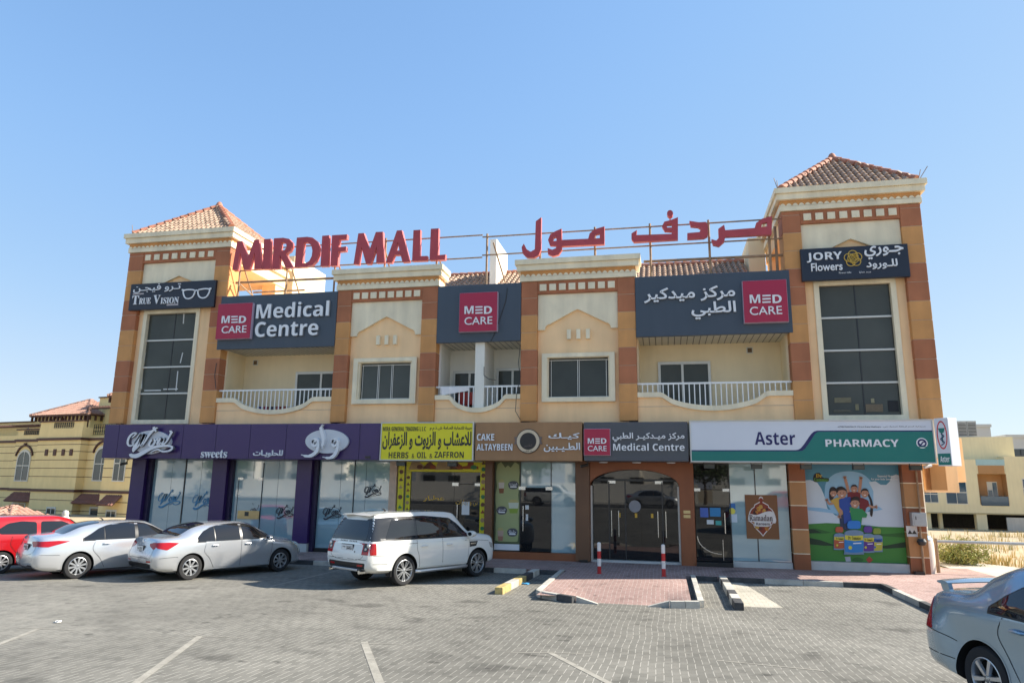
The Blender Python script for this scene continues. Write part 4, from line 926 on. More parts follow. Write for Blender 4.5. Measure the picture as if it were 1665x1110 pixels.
def camera_(px, py, Y, lab, flip=1, m=None):
    x, z = F(px, py, Y); t = thing('security_camera', lab, 'camera', (x, Y, z)); q = MB(); q.tube([(x-.13*flip, Y-.05, z-.04), (x+.1*flip, Y+.05, z+.02)], .05, 10); part('body', q, m or lett, t, smooth=True); q = MB(); q.tube([(x+.06*flip, Y+.04, z+.02), (x+.1*flip, Y+.06, z+.14)], .016, 6); q.lathe([(0, .14), (.05, .14), (.05, .17)], (x+.1*flip, Y+.06, z), n=12); part('bracket', q, m or lett, t, smooth=True)
camera_(1509, 757, .3, 'white bullet camera under the corner of the pharmacy fascia'); camera_(951, 756, .4, 'small black camera between the cake shop and the arched door', m=darkal); camera_(202, 753, .4, 'small black camera under the left end of the purple fascia', m=darkal)
# ---- roof letters: red channel letters on a steel frame
red = mat('red_channel_letter', (.44,.055,.065), .5, .1, 2, dirt=.2); redd = mat('red_letter_side', (.58,.14,.13), .5, .08, 2)
rusty = mat('rusty_steel', (.30,.19,.11), .7, .3, 5, bump=.3)
Lz = lambda pts: ppoly(pts, -.1, 360, 340, 4.3816); Az = lambda pts: ppoly(pts, -.1, 740, 330, 3.0273)
GL = [('M', [(76,432),(112,228),(150,228),(188,345),(235,216),(268,217),(285,424),(232,427),(238,302),(198,428),(163,431),(132,305),(112,434)], []),
      ('I', [(303,214),(352,211),(347,425),(292,427)], []),
      ('R', [(374,208),(440,204),(482,212),(503,235),(504,268),(490,298),(458,318),(507,415),(458,420),(415,325),(412,424),(360,426)], [[(424,238),(448,237),(462,250),(464,272),(450,290),(421,298)]]),
      ('D', [(537,203),(610,197),(650,203),(682,228),(697,270),(694,320),(676,366),(645,398),(600,411),(520,415)], [[(588,237),(615,238),(640,258),(648,295),(643,335),(625,370),(600,384),(574,386)]]),
      ('I', [(718,190),(768,186),(760,405),(705,408)], []),
      ('F', [(788,186),(896,180),(893,213),(840,216),(836,271),(888,266),(886,298),(834,303),(828,402),(776,405)], []),
      ('M', [(941,392),(975,173),(1015,170),(1055,290),(1100,163),(1150,161),(1157,380),(1102,383),(1108,262),(1062,390),(1030,391),(995,262),(978,394)], []),
      ('A', [(1170,381),(1250,152),(1285,150),(1340,375),(1290,378),(1276,325),(1232,327),(1212,382)], [[(1240,296),(1268,294),(1257,228)]]),
      ('L', [(1368,150),(1418,147),(1412,335),(1468,333),(1463,366),(1358,370)], []), ('L', [(1492,140),(1548,137),(1543,328),(1597,323),(1592,360),(1482,364)], [])]
def frame(t, x0, x1, posts, zs, braces=True):
    q = MB()
    for z in zs: q.tube([(x0, .16, z), (x1, .16, z)], .028, 6)
    for i, p in enumerate(posts):
        q.tube([(p, .18, 9.6), (p, .18, zs[0]+.12)], .04, 6)
        if braces: q.tube([(p, .2, 11.2), (p+.12, 1.2, 9.7)], .028, 6)
    part('steel_frame', q, rusty, t)
t = thing('roof_sign', 'large red roof letters MIRDIF MALL on a rusty steel frame', 'sign', (-12, 0, 9.7))
for n_, o, hs in GL:
    q = MB(); q.prism(Lz(o), -.1, .07, [Lz(h) for h in hs], mi=0, side=1); part('letter', q, [red, redd], t)
frame(t, -16.4, -6.3, [FX(p, 440) for p in (386, 463, 541, 622, 707)], [11.6, 10.74])
for a_, b_, r_ in (((-16.4, .3, 10.3), (-12.0, .3, 10.28), .05), ((-16.3, 1.4, 10.2), (-14, 1.4, 10.2), .04), ((-16.3, .3, 10.3), (-15.9, 1.5, 9.7), .035)): q = MB(); q.tube([a_, b_], r_, 6); part('cross_rail', q, rusty, t)
t = thing('roof_sign', 'large red Arabic roof letters reading Mirdif Mall on a rusty steel frame', 'sign', (-1, 0, 9.7))
GA = [([(397,90),(424,70),(422,225),(412,255),(388,270),(352,268),(332,248),(327,218),(338,200),(352,228),(372,240),(392,228)], []),
      ([(735,115),(735,203),(525,213),(525,182),(655,176),(662,150),(685,130)], [[(688,156),(712,150),(712,173),(684,175)]]),
      ([(524,126),(525,230),(508,255),(480,262),(457,252),(455,222),(478,230),(496,222),(499,210),(466,208),(457,182),(468,155),(495,138)], [[(484,170),(498,166),(499,186),(480,188)]]),
      ([(1097,70),(1097,180),(880,193),(868,178),(868,150),(895,133),(892,158),(1066,152),(1068,140),(1032,138),(1018,115),(1030,92),(1062,84)], [[(1042,106),(1066,101),(1067,120),(1043,121)]]),
      ([(1153,88),(1200,95),(1235,93),(1245,112),(1243,163),(1225,173),(1143,178),(1143,148),(1203,143),(1211,128),(1195,118),(1160,115)], []),
      ([(1560,65),(1558,155),(1330,166),(1325,190),(1300,212),(1270,205),(1262,178),(1285,185),(1298,172),(1296,127),(1324,107),(1330,134),(1475,123),(1482,98),(1512,77)], [[(1510,100),(1536,94),(1537,115),(1507,119)]])]
for i, (o, hs) in enumerate(GA):
    q = MB(); q.prism(Az(o), -.1-.004*(i % 2), .06, [Az(h) for h in hs], mi=0, side=1)
    if i == 3: q.prism(Az([(1058+15*cos(a), 51+16*sin(a)) for a in [2*pi*k/16 for k in range(16)]]), -.1, .12, mi=0, side=1); q.prism(Az([(1055,64),(1061,64),(1061,86),(1055,86)]), -.02, .04, mi=1)
    part('letter', q, [red, redd], t)
frame(t, -6.3, 4.2, [FX(p, 420) for p in (789.5, 877, 967, 1058, 1155, 1254)], [11.52, 10.82], False)
for a_, b_, r_ in (((-.5, .3, 10.3), (4.1, .3, 10.28), .05), ((-5.9, .2, 11.3), (-5.55, 1.0, 9.8), .03), ((3.9, .3, 11.3), (3.9, .3, 9.7), .045)): q = MB(); q.tube([a_, b_], r_, 6); part('cross_rail', q, rusty, t)
# thin rods on the tower corners
for i, (x, y, l) in enumerate(((8.35, .0, 'two thin metal rods at the right corner of the right tower roof'), (4.05, .05, 'thin rods at the left corner of the right tower roof'), (-21.2, .05, 'thin rod at the left corner of the left tower roof'))):
    q = MB(); q.tube([(x, y, 12.45), (x+(.32 if i == 0 else -.12), y, 12.95)], .012, 5)
    if i < 2: q.tube([(x, y, 12.45), (x+.1*(1 if i == 0 else -.3), y, 12.85)], .012, 5)
    solo('roof_rod', l, 'rod', q, rusty)
# laundry over the middle balcony rail and red chairs behind it
x0, z0 = F(718, 636, .1); P = []
for j in range(4):
    P.append([(x0+1.02*i/14, .1-.06*sin(j*1.0)+.015*sin(i*1.3), z0-.12+.15*i/14+[.02,.24-.14*i/14,.26-.15*i/14,-.02][j]) for i in range(15)])
q = MB(); q.grid(P); solo('cloth', 'white cloth laid over the railing of the middle balcony', 'cloth', q, mat('white_cloth', (.78,.78,.80), .9, .04, 3), smooth=True)
def small_chair(x, lab):
    t = thing('plastic_chair', lab, 'chair', (x, .8, 5.03), group='chairs on the middle balcony'); r_ = mat('red_plastic', (.5,.04,.025), .4, .05)
    q = MB(); q.box(x-.22, x+.22, .6, 1.0, 5.4, 5.44); part('seat', q, r_, t, bevel=.015)
    q = MB(); q.box(x-.22, x+.22, 1.0, 1.03, 5.44, 5.9); part('backrest', q, r_, t, bevel=.015)
    for a in (-.19, .19):
        for b in (.63, .97): q = MB(); q.tube([(x+a, b, 5.03), (x+a, b, 5.4)], .02, 6); part('leg', q, r_, t)
small_chair(-7.1, 'red plastic chair on the middle balcony, half behind the white cloth'); small_chair(-6.66, 'red plastic chair on the middle balcony beside the white post')
# toys / pots on the left balcony floor
for i in range(7):
    x = -15.0+.26*i; q = MB(); q.lathe([(0, 0), (.08, 0), (.10, .33), (.105, .36), (.085, .36)], (x, .5, 5.03), n=12)
    c = [(.04,.05,.2), (.3,.02,.08), (.03,.03,.05), (.35,.05,.05), (.3,.06,.04), (.5,.5,.5), (.03,.03,.04)][i]
    solo('flower_pot', ['navy', 'crimson', 'black', 'red', 'rust red', 'white', 'dark grey'][i]+' pot standing behind the left balcony railing', 'pot', q, mat('pot_%d' % i, c, .5), smooth=True, group='pots on the left balcony')
# ------------------------------------------------------------------ posters, window prints
K_ = lambda pts, Y: [F(1300+x/5.8435, 750+y/5.842, Y) for x, y in pts]
def pm(n, c, r=.55): return mat('print_'+n, c, r, .03, 3)
SKIN = pm('skin', (.42,.22,.14)); HAIR = pm('hair', (.02,.012,.01)); SKY1, SKY2 = pm('sky_blue', (.07,.23,.33)), pm('pale_blue', (.25,.45,.62)); CLD = pm('cloud', (.52,.60,.66)); GR1, GR2, GR3 = pm('grass_green', (.045,.21,.03)), pm('mid_green', (.025,.12,.02)), pm('dark_green', (.008,.035,.012))
MY = 1.085
MURAL = thing('mural_poster', 'big poster of five cheering children, bottles and green hills at the pharmacy corner', 'poster', (FX(1390, 800, MY), MY, .38))
mx0, mx1 = m0+.01, m1-.01; mz0, mz1 = .385, 3.5
q = MB(); q.box(mx0, mx1, MY-.02, MY+.01, mz0, mz1); part('board', q, SKY1, MURAL)
def lay(polys, m, k, name='print'):
    for p in polys: b = MB(); b.prism(p, MY-.02-.0022*k, MY-.019); o = part(name, b, m, MURAL)
    return o
hx = lambda u: mx0+(mx1-mx0)*u
hz = lambda v: mz1-(mz1-mz0)*v
lay([smooth_line(K_([(240,250),(270,170),(350,110),(470,92),(590,115),(670,180),(700,250),(690,420),(560,520),(350,500),(250,380)], MY), 4, True)], SKY2, 1, 'cloud_disc')
lay([[(hx(0), hz(.2))]+[(hx(u), hz(v)) for u, v in ((.06,.195),(.13,.22),(.17,.28),(.2,.36),(.22,.48),(.3,.55),(.7,.5),(.72,.3),(.68,.21),(.75,.2),(.8,.235),(.86,.235),(.9,.2),(.92,.15),(.97,.13))]+[(hx(1), hz(.14)), (hx(1), hz(.66)), (hx(0), hz(.66))]], CLD, 2, 'cloud')
lay([[(hx(0), hz(.47)), (hx(.15), hz(.475)), (hx(.3), hz(.5)), (hx(.3), hz(.53)), (hx(0), hz(.5))], [(hx(.64), hz(.47)), (hx(.76), hz(.45)), (hx(.8), hz(.48)), (hx(.7), hz(.5))]], SKY2, 3, 'cloud')
lay([[(hx(0), hz(.64)), (hx(.2), hz(.625)), (hx(.5), hz(.63)), (hx(.75), hz(.65)), (hx(1), hz(.65)), (hx(1), mz0+.005), (hx(0), mz0+.005)]], GR1, 4, 'hill')
lay([[(hx(0), hz(.69)), (hx(.08), hz(.68)), (hx(.25), hz(.72)), (hx(.12), hz(.735)), (hx(0), hz(.73))], [(hx(.62), hz(.71)), (hx(.8), hz(.72)), (hx(1), hz(.70)), (hx(1), hz(.75)), (hx(.75), hz(.74))]], GR2, 5, 'hill')
lay([[(hx(0), hz(.775)), (hx(.12), hz(.795)), (hx(.28), hz(.845)), (hx(.16), hz(.85)), (hx(0), hz(.84))], [(hx(.6), hz(.845)), (hx(.8), hz(.83)), (hx(1), hz(.79)), (hx(1), hz(.845)), (hx(.8), hz(.86))], [(hx(0), hz(.69)), (hx(.06), hz(.69)), (hx(.14), hz(.72)), (hx(0), hz(.735))]], GR3, 6, 'hill')
# children (printed figures)
def kid(k, head, hair, body, shirt, arms=(), legs=None, face_c=(0, 0), hr=1.):
    fc = circle(head[0], head[1], head[2], 16); fc = [(x, head[1]+(y-head[1])*1.2) for x, y in fc]
    if hair: lay([smooth_line(K_(hair, MY), 3, True)], HAIR, k, 'child_hair')
    if legs: lay([K_(legs, MY)], pm('denim', (.02,.035,.08)), k, 'child_trousers')
    for a, w_ in arms:
        b = MB(); stroke(b, K_(a, MY), w_, MY-.02-.0022*(k+1), MY-.019, k=4); h = K_([a[-1]], MY)[0]
        for j in range(5):
            an = math.atan2(*(Vector(K_([a[-1]], MY)[0])-Vector(K_([a[-2]], MY)[0])).yx)+(-.9+.45*j); stroke(b, [h, (h[0]+.075*cos(an), h[1]+.075*sin(an))], [.03, .018], MY-.02-.0022*(k+1.2), MY-.019, k=0)
        part('child_arm', b, SKIN, MURAL)
    lay([K_(body, MY)], shirt, k+2, 'child_shirt')
    lay([K_(fc, MY)], SKIN, k+3, 'child_face')
    b = MB(); hx_, hz_, r = head
    for dx in (-.38, .38): b.prism(K_(circle(hx_+dx*r, hz_-.1*r, .11*r, 8), MY), MY-.02-.0022*(k+4), MY-.019)
    b.prism(K_([(hx_-.4*r, hz_+.45*r), (hx_, hz_+.62*r), (hx_+.4*r, hz_+.45*r), (hx_, hz_+.52*r)], MY), MY-.02-.0022*(k+4), MY-.019)
    part('child_features', b, HAIR, MURAL)
    b = MB(); b.prism(K_([(hx_-.34*r, hz_+.42*r), (hx_, hz_+.5*r), (hx_+.34*r, hz_+.42*r), (hx_+.2*r, hz_+.62*r), (hx_, hz_+.68*r), (hx_-.2*r, hz_+.62*r)], MY), MY-.02-.0022*(k+5), MY-.019); part('child_smile', b, lett, MURAL)
    for sg in (-1, 1): lay([K_(circle(hx_+sg*1.0*r, hz_+.05*r, .2*r, 8), MY)], SKIN, k+2, 'child_ear')
    cap = [(hx_-r*1.05, hz_-.1*r), (hx_-r*.95, hz_-.8*r), (hx_-.4*r, hz_-1.3*r), (hx_+.4*r, hz_-1.32*r), (hx_+.98*r, hz_-.8*r), (hx_+r*1.05, hz_-.1*r), (hx_+.75*r, hz_-.6*r), (hx_, hz_-.75*r), (hx_-.75*r, hz_-.6*r)]
    if hr: lay([K_(cap, MY)], HAIR, k+5, 'child_hair')
RS, YS, BS, GS = pm('dark_red_shirt', (.16,.012,.015)), pm('yellow_shirt', (.5,.32,.06)), pm('blue_shirt', (.015,.06,.30)), pm('green_shirt', (.02,.22,.07))
kid(7, (516,258,30), None, [(455,292),(500,285),(540,285),(575,300),(580,400),(450,400)], RS, (([(468,310),(450,230),(430,160)], .085), ([(562,310),(574,230),(580,165)], .085)))
kid(8, (320,300,30), [(285,260),(315,238),(345,260),(335,320),(300,370),(280,340)], [(285,372),(340,345),(390,335),(410,500),(380,505),(335,430),(322,400)], YS, (([(322,395),(280,400),(262,372)], .07),), [(375,500),(415,490),(420,640),(385,640)])
kid(9, (617,300,34), [(590,265),(640,265),(665,320),(690,380),(695,470),(685,522),(668,500),(672,400),(650,330)], [(560,340),(600,345),(650,370),(660,420),(630,440),(620,480),(570,470)], RS, (([(640,400),(680,430),(715,430)], .07),))
kid(12, (400,300,42), [(345,260),(390,235),(430,255),(425,290),(360,320)], [(372,360),(420,340),(480,335),(500,560),(420,590),(410,470),(375,430)], BS, (([(385,420),(392,470),(378,515)], .08),), [(420,560),(470,560),(470,650),(420,650)])
kid(18, (522,395,40), [(488,350),(530,330),(565,345),(560,370),(490,375)], [(470,430),(520,440),(590,450),(640,500),(630,530),(590,530),(580,610),(500,600),(480,500)], GS, (([(475,465),(505,480),(522,430)], .085),))
# vitamin bottles
def bottle(x0, x1, y0, y1, cap, lab, k, band=(.62,.55,.05)):
    w_ = x1-x0; h = y1-y0
    lay([smooth_line(K_([(x0,y0+h*.42),(x0+w_*.06,y0+h*.33),(x0+w_*.3,y0+h*.28),(x1-w_*.3,y0+h*.28),(x1-w_*.06,y0+h*.33),(x1,y0+h*.42),(x1,y1-h*.06),(x1-w_*.06,y1),(x0+w_*.06,y1),(x0,y1-h*.06)], MY), 2, True)], pm('bottle_glass', (.16,.25,.36)), k, 'bottle')
    lay([smooth_line(K_([(x0+w_*.03,y0+h*.46),(x0+w_*.5,y0+h*.48),(x1-w_*.03,y0+h*.46),(x1-w_*.03,y1-h*.12),(x1-w_*.12,y1-h*.07),(x0+w_*.5,y1-h*.05),(x0+w_*.12,y1-h*.07),(x0+w_*.03,y1-h*.12)], MY), 2, True)], pm('lab%d' % k, lab), k+1, 'bottle_label')
    lay([K_([(x0+w_*.03,y0+h*.43),(x0+w_*.5,y0+h*.45),(x1-w_*.03,y0+h*.43),(x1-w_*.03,y0+h*.58),(x0+w_*.5,y0+h*.60),(x0+w_*.03,y0+h*.56)], MY)], pm('band%d' % k, band), k+2, 'bottle_label')
    lay([smooth_line(K_([(x0+w_*.2,y0+h*.02),(x0+w_*.5,y0),(x1-w_*.2,y0+h*.02),(x1-w_*.17,y0+h*.22),(x0+w_*.5,y0+h*.24),(x0+w_*.17,y0+h*.22)], MY), 2, True)], pm('cap%d' % k, cap), k+2, 'bottle_cap')
    lay([K_(circle(x0+w_*.3, y1-h*.2, w_*.1, 10), MY)], pm('band%d' % k, band), k+2, 'bottle_label'); lay([K_([(x0+w_*.45,y0+h*.66),(x1-w_*.12,y0+h*.65),(x1-w_*.12,y0+h*.68),(x0+w_*.45,y0+h*.69)], MY)], lett, k+2, 'bottle_label')
    b = MB(); pa = K_([(x0+w_*.2,y0+h*.56),(x1-w_*.15,y0+h*.465)], MY); lettering(b, 'Dr. Gummies', pa[0][0], pa[1][0], pa[0][1], pa[1][1], MY-.02-.0022*(k+3), MY-.02, 'sb', res=1); part('bottle_print', b, HAIR, MURAL)
bottle(322, 425, 618, 835, (.42,.09,.04), (.40,.09,.03), 25); bottle(678, 782, 632, 855, (.22,.30,.04), (.45,.42,.05), 26, (.03,.12,.4)); bottle(588, 702, 612, 862, (.10,.04,.25), (.09,.03,.22), 29); bottle(420, 602, 560, 878, (.02,.18,.55), (.02,.20,.50), 33)
q = MB(); a = K_([(128,160),(275,188)], MY)
def mtext(t_, x0, x1, y0, y1, m, k, st=''):
    b = MB(); p = K_([(x0,y1),(x1,y0)], MY); lettering(b, t_, p[0][0], p[1][0], p[0][1], p[1][1], MY-.02-.0022*k, MY-.019, st, res=2); part('poster_lettering', b, m, MURAL)
lay([smooth_line(K_([(128,170),(140,120),(190,108),(215,150),(275,160),(270,190),(220,185),(150,195)], MY), 3, True)], HAIR, 4, 'logo_blob')
mtext('Dr', 155, 212, 118, 150, pm('logo_yellow', (.6,.4,.02)), 6, 'sb'); mtext('Gummies', 140, 270, 155, 188, pm('logo_green', (.1,.35,.05)), 6, 'sb')
mtext('Essential Nutrition', 742, 935, 128, 148, lett, 4); mtext('for your little Sweet Ones', 680, 935, 158, 180, lett, 4)
lay([K_([(428,905),(480,900),(485,945),(440,948)], MY)], pm('flag', (.4,.4,.45)), 7); lay([smooth_line(K_([(500,925),(545,905),(600,925),(590,945),(510,945)], MY), 3, True)], GR2, 7); lay([K_([(630,930),(660,898),(695,930),(660,965)], MY)], pm('stamp_red', (.4,.05,.03)), 7)
# Ramadan poster on the pharmacy glass
R_ = lambda pts, Y: [F(1120+x/4.271, 670+y/4.269, Y) for x, y in pts]
t = thing('ramadan_poster', 'brown Ramadan Kareem poster with a lantern shape on the pharmacy window', 'poster', (FX(1241, 840, .98), .98, 1.2)); RYP = .985
c0 = R_([(388,572),(612,574),(630,880),(404,876)], RYP); xa, xb = (c0[0][0]+c0[3][0])/2, (c0[1][0]+c0[2][0])/2; za, zb = (c0[2][1]+c0[3][1])/2, (c0[0][1]+c0[1][1])/2
q = MB(); q.box(xa, xb, RYP, RYP+.02, za, zb); part('board', q, pm('poster_brown', (.21,.085,.028)), t)
def lan(k):
    P = [(0,.9),(.1,.86),(.13,.78),(.08,.7),(.1,.66),(.25,.6),(.42,.53),(.44,.44),(.62,.34),(.72,.22),(.8,.05),(.8,-.12),(.7,-.25),(.55,-.33),(.5,-.45),(.38,-.55),(.2,-.68),(.08,-.78),(0,-.86)]
    xm_, zm = (xa+xb)/2, (za+zb)/2; hw_, hh = (xb-xa)/2, (zb-za)/2
    R2 = [(xm_+p[0]*hw_*k, zm+p[1]*hh*(k if abs(p[1]) > .3 else k)) for p in P]; return R2+[(2*xm_-p[0], p[1]) for p in R2[-2:0:-1]]
q = MB(); q.prism(lan(1.04), RYP-.004, RYP+.001); part('lantern', q, pm('lantern_white', (.7,.66,.62)), t)
q = MB(); q.prism(lan(.97), RYP-.007, RYP-.003, mi=0); rn = random.Random(5); xm_, zm = (xa+xb)/2, (za+zb)/2
for i in range(46):
    u, v = rn.uniform(-.6, .6), rn.uniform(-.6, .55); mxu = .62*(1-abs(v+.05)/.9)
    if abs(u) > mxu: continue
    x, z, r = xm_+u*(xb-xa)/2, zm+v*(zb-za)/2, rn.uniform(.05, .09); a = rn.random()*6
    q.prism([(x+r*rn.uniform(.7, 1)*cos(a+2*pi*j/5), z+r*rn.uniform(.7, 1)*sin(a+2*pi*j/5)) for j in range(5)], RYP-.0085-.0003*i, RYP-.006, mi=1+i % 4)
part('lantern_print', q, [pm('food_red', (.25,.035,.012)), pm('food_orange', (.5,.17,.02)), pm('food_brown', (.12,.03,.012)), pm('food_gold', (.55,.30,.05)), pm('food_dark', (.05,.015,.01))], t)
q = MB(); p = R_([(420,752),(580,712)], RYP); q.prism(smooth_line(R_([(415,755),(420,705),(470,712),(530,690),(580,690),(605,740),(598,770),(570,760),(560,790),(460,788),(455,760)], RYP), 3, True), RYP-.026, RYP-.02, mi=1); lettering(q, 'Ramadan', p[0][0], p[1][0], p[0][1], p[1][1], RYP-.03, RYP-.026, 'sb', res=2); p = R_([(468,782),(560,765)], RYP); lettering(q, 'Kareem', p[0][0], p[1][0], p[0][1], p[1][1], RYP-.03, RYP-.026, 'b', res=2)
part('lettering', q, [pm('dark_brown_ink', (.06,.02,.015)), MATS['print_lantern_white']], t)
# green drinks banner inside the cake shop window
t = thing('menu_banner', 'olive green drinks banner with three cups in the cake shop window', 'banner', (FX(825, 820, 1.), 1., .5)); BY = 1.015
N_ = lambda pts, Y=BY: [F(770+x/4.626, 680+y/4.625, Y) for x, y in pts]
bx0, bx1 = FX(804.5, 830, BY), FX(845.5, 830, BY)
q = MB(); q.box(bx0, bx1, BY, BY+.02, .62, 3.46, 0); q.box(bx0+.0, bx1, BY, BY+.019, .4, .6, 1); part('board', q, [pm('dark_olive', (.10,.12,.05)), lett], t)
q = MB(); rn = random.Random(3); L_ = [(bx0+.05+rn.uniform(-.03, .03), .72+.26*i) for i in range(11)]; R2 = [(bx1-.05+rn.uniform(-.03, .03), 3.3-.26*i) for i in range(11)]
q.prism([(bx0+.15, .68)]+L_+[(bx0+.2, 3.4), (bx0+.35, 3.2), ((bx0+bx1)/2, 3.28), (bx1-.35, 3.2), (bx1-.2, 3.4)]+R2+[(bx1-.15, .68)], BY-.003, BY+.001); part('print', q, pm('olive', (.36,.39,.17)), t)
def cup(x0, x1, y0, y1, c1, c2, i):
    q = MB(); w_ = x1-x0; q.prism(N_([(x0,y0),(x1,y0),(x1-w_*.14,y1),(x0+w_*.14,y1)]), BY-.006, BY-.002, mi=0); q.prism(N_([(x0+w_*.06,y0+(y1-y0)*.55),(x1-w_*.06,y0+(y1-y0)*.55),(x1-w_*.14,y1),(x0+w_*.14,y1)]), BY-.008, BY-.004, mi=1)
    q.prism(N_([(x0+w_*.2,y0-22),(x1-w_*.2,y0-22),(x1+2,y0),(x0-2,y0)]), BY-.006, BY-.002, mi=2); part('cup', q, [pm('cup_white%d' % i, c1), pm('drink%d' % i, c2), pm('lid%d' % i, (.45,.4,.15))], t)
cup(188, 232, 480, 562, (.6,.52,.42), (.24,.09,.03), 0); cup(262, 340, 632, 712, (.55,.58,.45), (.25,.35,.04), 1); cup(180, 226, 842, 920, (.5,.34,.25), (.38,.18,.11), 2)
for i, (tx, x0, y0) in enumerate((('قهوتنا', 300, 500), ('فستق', 212, 690), ('خلطة', 292, 855))):
    q = MB(); q.prism(smooth_line(N_([(x0-40,y0-5),(x0-20,y0-28),(x0+20,y0-28),(x0+40,y0-5),(x0+25,y0+28),(x0-25,y0+28)]), 3, True), BY-.006, BY-.002, mi=0); p = N_([(x0-28,y0+6),(x0+28,y0-16)]); lettering(q, tx, p[0][0], p[1][0], p[0][1], p[1][1], BY-.009, BY-.005, mi=1, res=2); p = N_([(x0-24,y0+18),(x0+24,y0+9)]); q.box(p[0][0], p[1][0], BY-.008, BY-.005, p[0][1], p[1][1], 1); part('label_blob', q, [pm('blob_grey', (.09,.085,.09)), lett], t)
# small script stickers on the frosted glass
wi, wt = mat('dark_vinyl', (.03,.035,.05), .4), mat('blue_vinyl', (.05,.24,.42), .4)
def wowsticker(cx, cy, wpx, m, lab, disc=True):
    Y = 1.008; X0, Z0 = F(cx, cy, Y); k = (FX(cx+wpx/2, cy, Y)-FX(cx-wpx/2, cy, Y))/375.
    fn = lambda P: [(X0+(x-412)*k, Z0-(y-200)*k*1.1) for x, y in P]
    b = MB(); wow(b, fn, Y, .004, .8)
    if disc: stroke(b, [(X0+k*165*cos(a), Z0+k*100*sin(a)) for a in [2*pi*i/20 for i in range(20)]], .012, Y-.002, Y, closed=True, k=2)
    solo('window_sticker', lab, 'sticker', b, [m, m], group='script stickers on the sweet shop glass')
for a in ((275, 811, 36, wt, 'blue script sticker on the frosted glass, leftmost of the row', False), (331, 814, 36, wt, 'blue script sticker on the frosted glass, right beside the second purple pier', False), (408, 829, 27, wi, 'dark script sticker on the frosted glass door, above the silver saloon roof', True), (463, 832, 28, wi, 'dark script sticker on frosted glass just left of the third purple pier', True), (540, 833, 30, wi, 'dark script sticker on frosted glass between the third pier and white car', True), (606, 798, 28, wi, 'dark script sticker high on the frosted glass beside the pink stone pier', True)): wowsticker(*a)
# ------------------------------------------------------------------ small street things
bw, br = mat('bollard_white', (.72,.70,.66), .5, .08, 8, dirt=.2), mat('bollard_red', (.50,.02,.02), .5, .08, 8, dirt=.2)
def bollard(px, py, lab):
    x, y = G(px, py, .12); t = thing('bollard', lab, 'bollard', (x, y, .12), group='striped bollards by the arched door'); q = MB(); z = .12
    q.lathe([(0, .12), (.075, .12), (.075, .135), (0, .135)], (x, y, 0), n=20, mi=1); part('base_plate', q, [bw, br], t, smooth=True)
    q = MB()
    for i in range(4): q.lathe([(.055, .12+.21*i), (.055, .12+.21*(i+1))], (x, y, 0), n=20, mi=(i+1) % 2)
    q.lathe([(.055, .96), (.048, .985), (.02, .998), (0, 1.0)], (x, y, 0), n=20, mi=0); part('post', q, [bw, br], t, smooth=True)
bollard(974.5, 932, 'red and white striped bollard, left one of the pair on the ramp'); bollard(1079.5, 936.5, 'red and white striped bollard, right one of the pair on the ramp')
# meter box, notices and pipes on the corner pier
steel = mat('galvanised_box', (.42,.43,.42), .4, .08, 5, metal=.4); pl_ = mat('notice_white', (.6,.6,.57), .6, .1, 6)
x0, z0 = F(1484, 855, .55); x1, z1 = F(1505, 833, .55)
t = thing('meter_box', 'grey steel meter box on the striped corner pier beside the mural', 'box', ((x0+x1)/2, .55, z0)); q = MB(); q.box(x0, x1, .5, .775, z0, z1); part('case', q, steel, t, bevel=.012); q = MB(); q.box(x0+.04, x1-.02, .488, .499, z0+.03, z1-.03); d_ = part('door', q, steel, t, bevel=.006); q = MB(); q.box(x0+.08, x0+.1, .47, .488, z0+.2, z0+.3); part('handle', q, darkal, d_)
x0, z0 = F(1476, 872, .7); x1, z1 = F(1492, 855, .7); t = thing('warning_notice', 'white notice plate with two dark symbols below the steel meter box', 'notice', ((x0+x1)/2, .77, z0)); q = MB(); q.box(x0, x1, .758, .778, z0, z1); part('plate', q, pl_, t)
q = MB()
for c in (.3, .7): xx = x0+(x1-x0)*c; q.prism([(xx-.07, z0+.08), (xx+.07, z0+.08), (xx, z0+.2)], .75, .757); 
part('symbol', q, ink, t)
q = MB(); q.tube([(FX(1500, 870, .7), .7, 3.2), (FX(1500, 870, .7), .7, 1.9)], .03, 8); q.tube([(FX(1497, 900, .7)+.05, .7, 1.6), (FX(1497, 900, .7)+.05, .7, .12)], .035, 8); solo('drain_pipe', 'thin dark pipe running down the striped corner pier', 'pipe', q, rusty, smooth=True)
x, z = F(1499, 880, .6); q = MB(); q.lathe([(0, -.12), (.1, -.1), (.14, 0), (.1, .08), (0, .1)], (x, .62, z), n=12); solo('cable_coil', 'dark coil of cable on the pier below the meter box', 'coil', q, darkal, smooth=True)
xg, yg = G(1516, 934, .12); t = thing('water_tank', 'small white water drum with a blue lid behind the corner pier', 'tank', (xg, yg+.5, .12)); q = MB(); q.lathe([(0, .12), (.26, .12), (.28, .4), (.28, 1.0), (.25, 1.12)], (xg, yg+.5, 0), n=24); part('drum', q, mat('tank_white', (.70,.62,.52), .5, .08, 4, dirt=.2), t, smooth=True); q = MB(); q.lathe([(.27, 1.12), (.2, 1.22), (0, 1.26)], (xg, yg+.5, 0), n=24); part('lid', q, mat('tank_blue', (.10,.33,.55), .5), t, smooth=True)
q = MB(); q.box(*fl(1481, 1496, 930), .55, .76, .03, .2); part('door_stop_block', q, blackp, MALL)
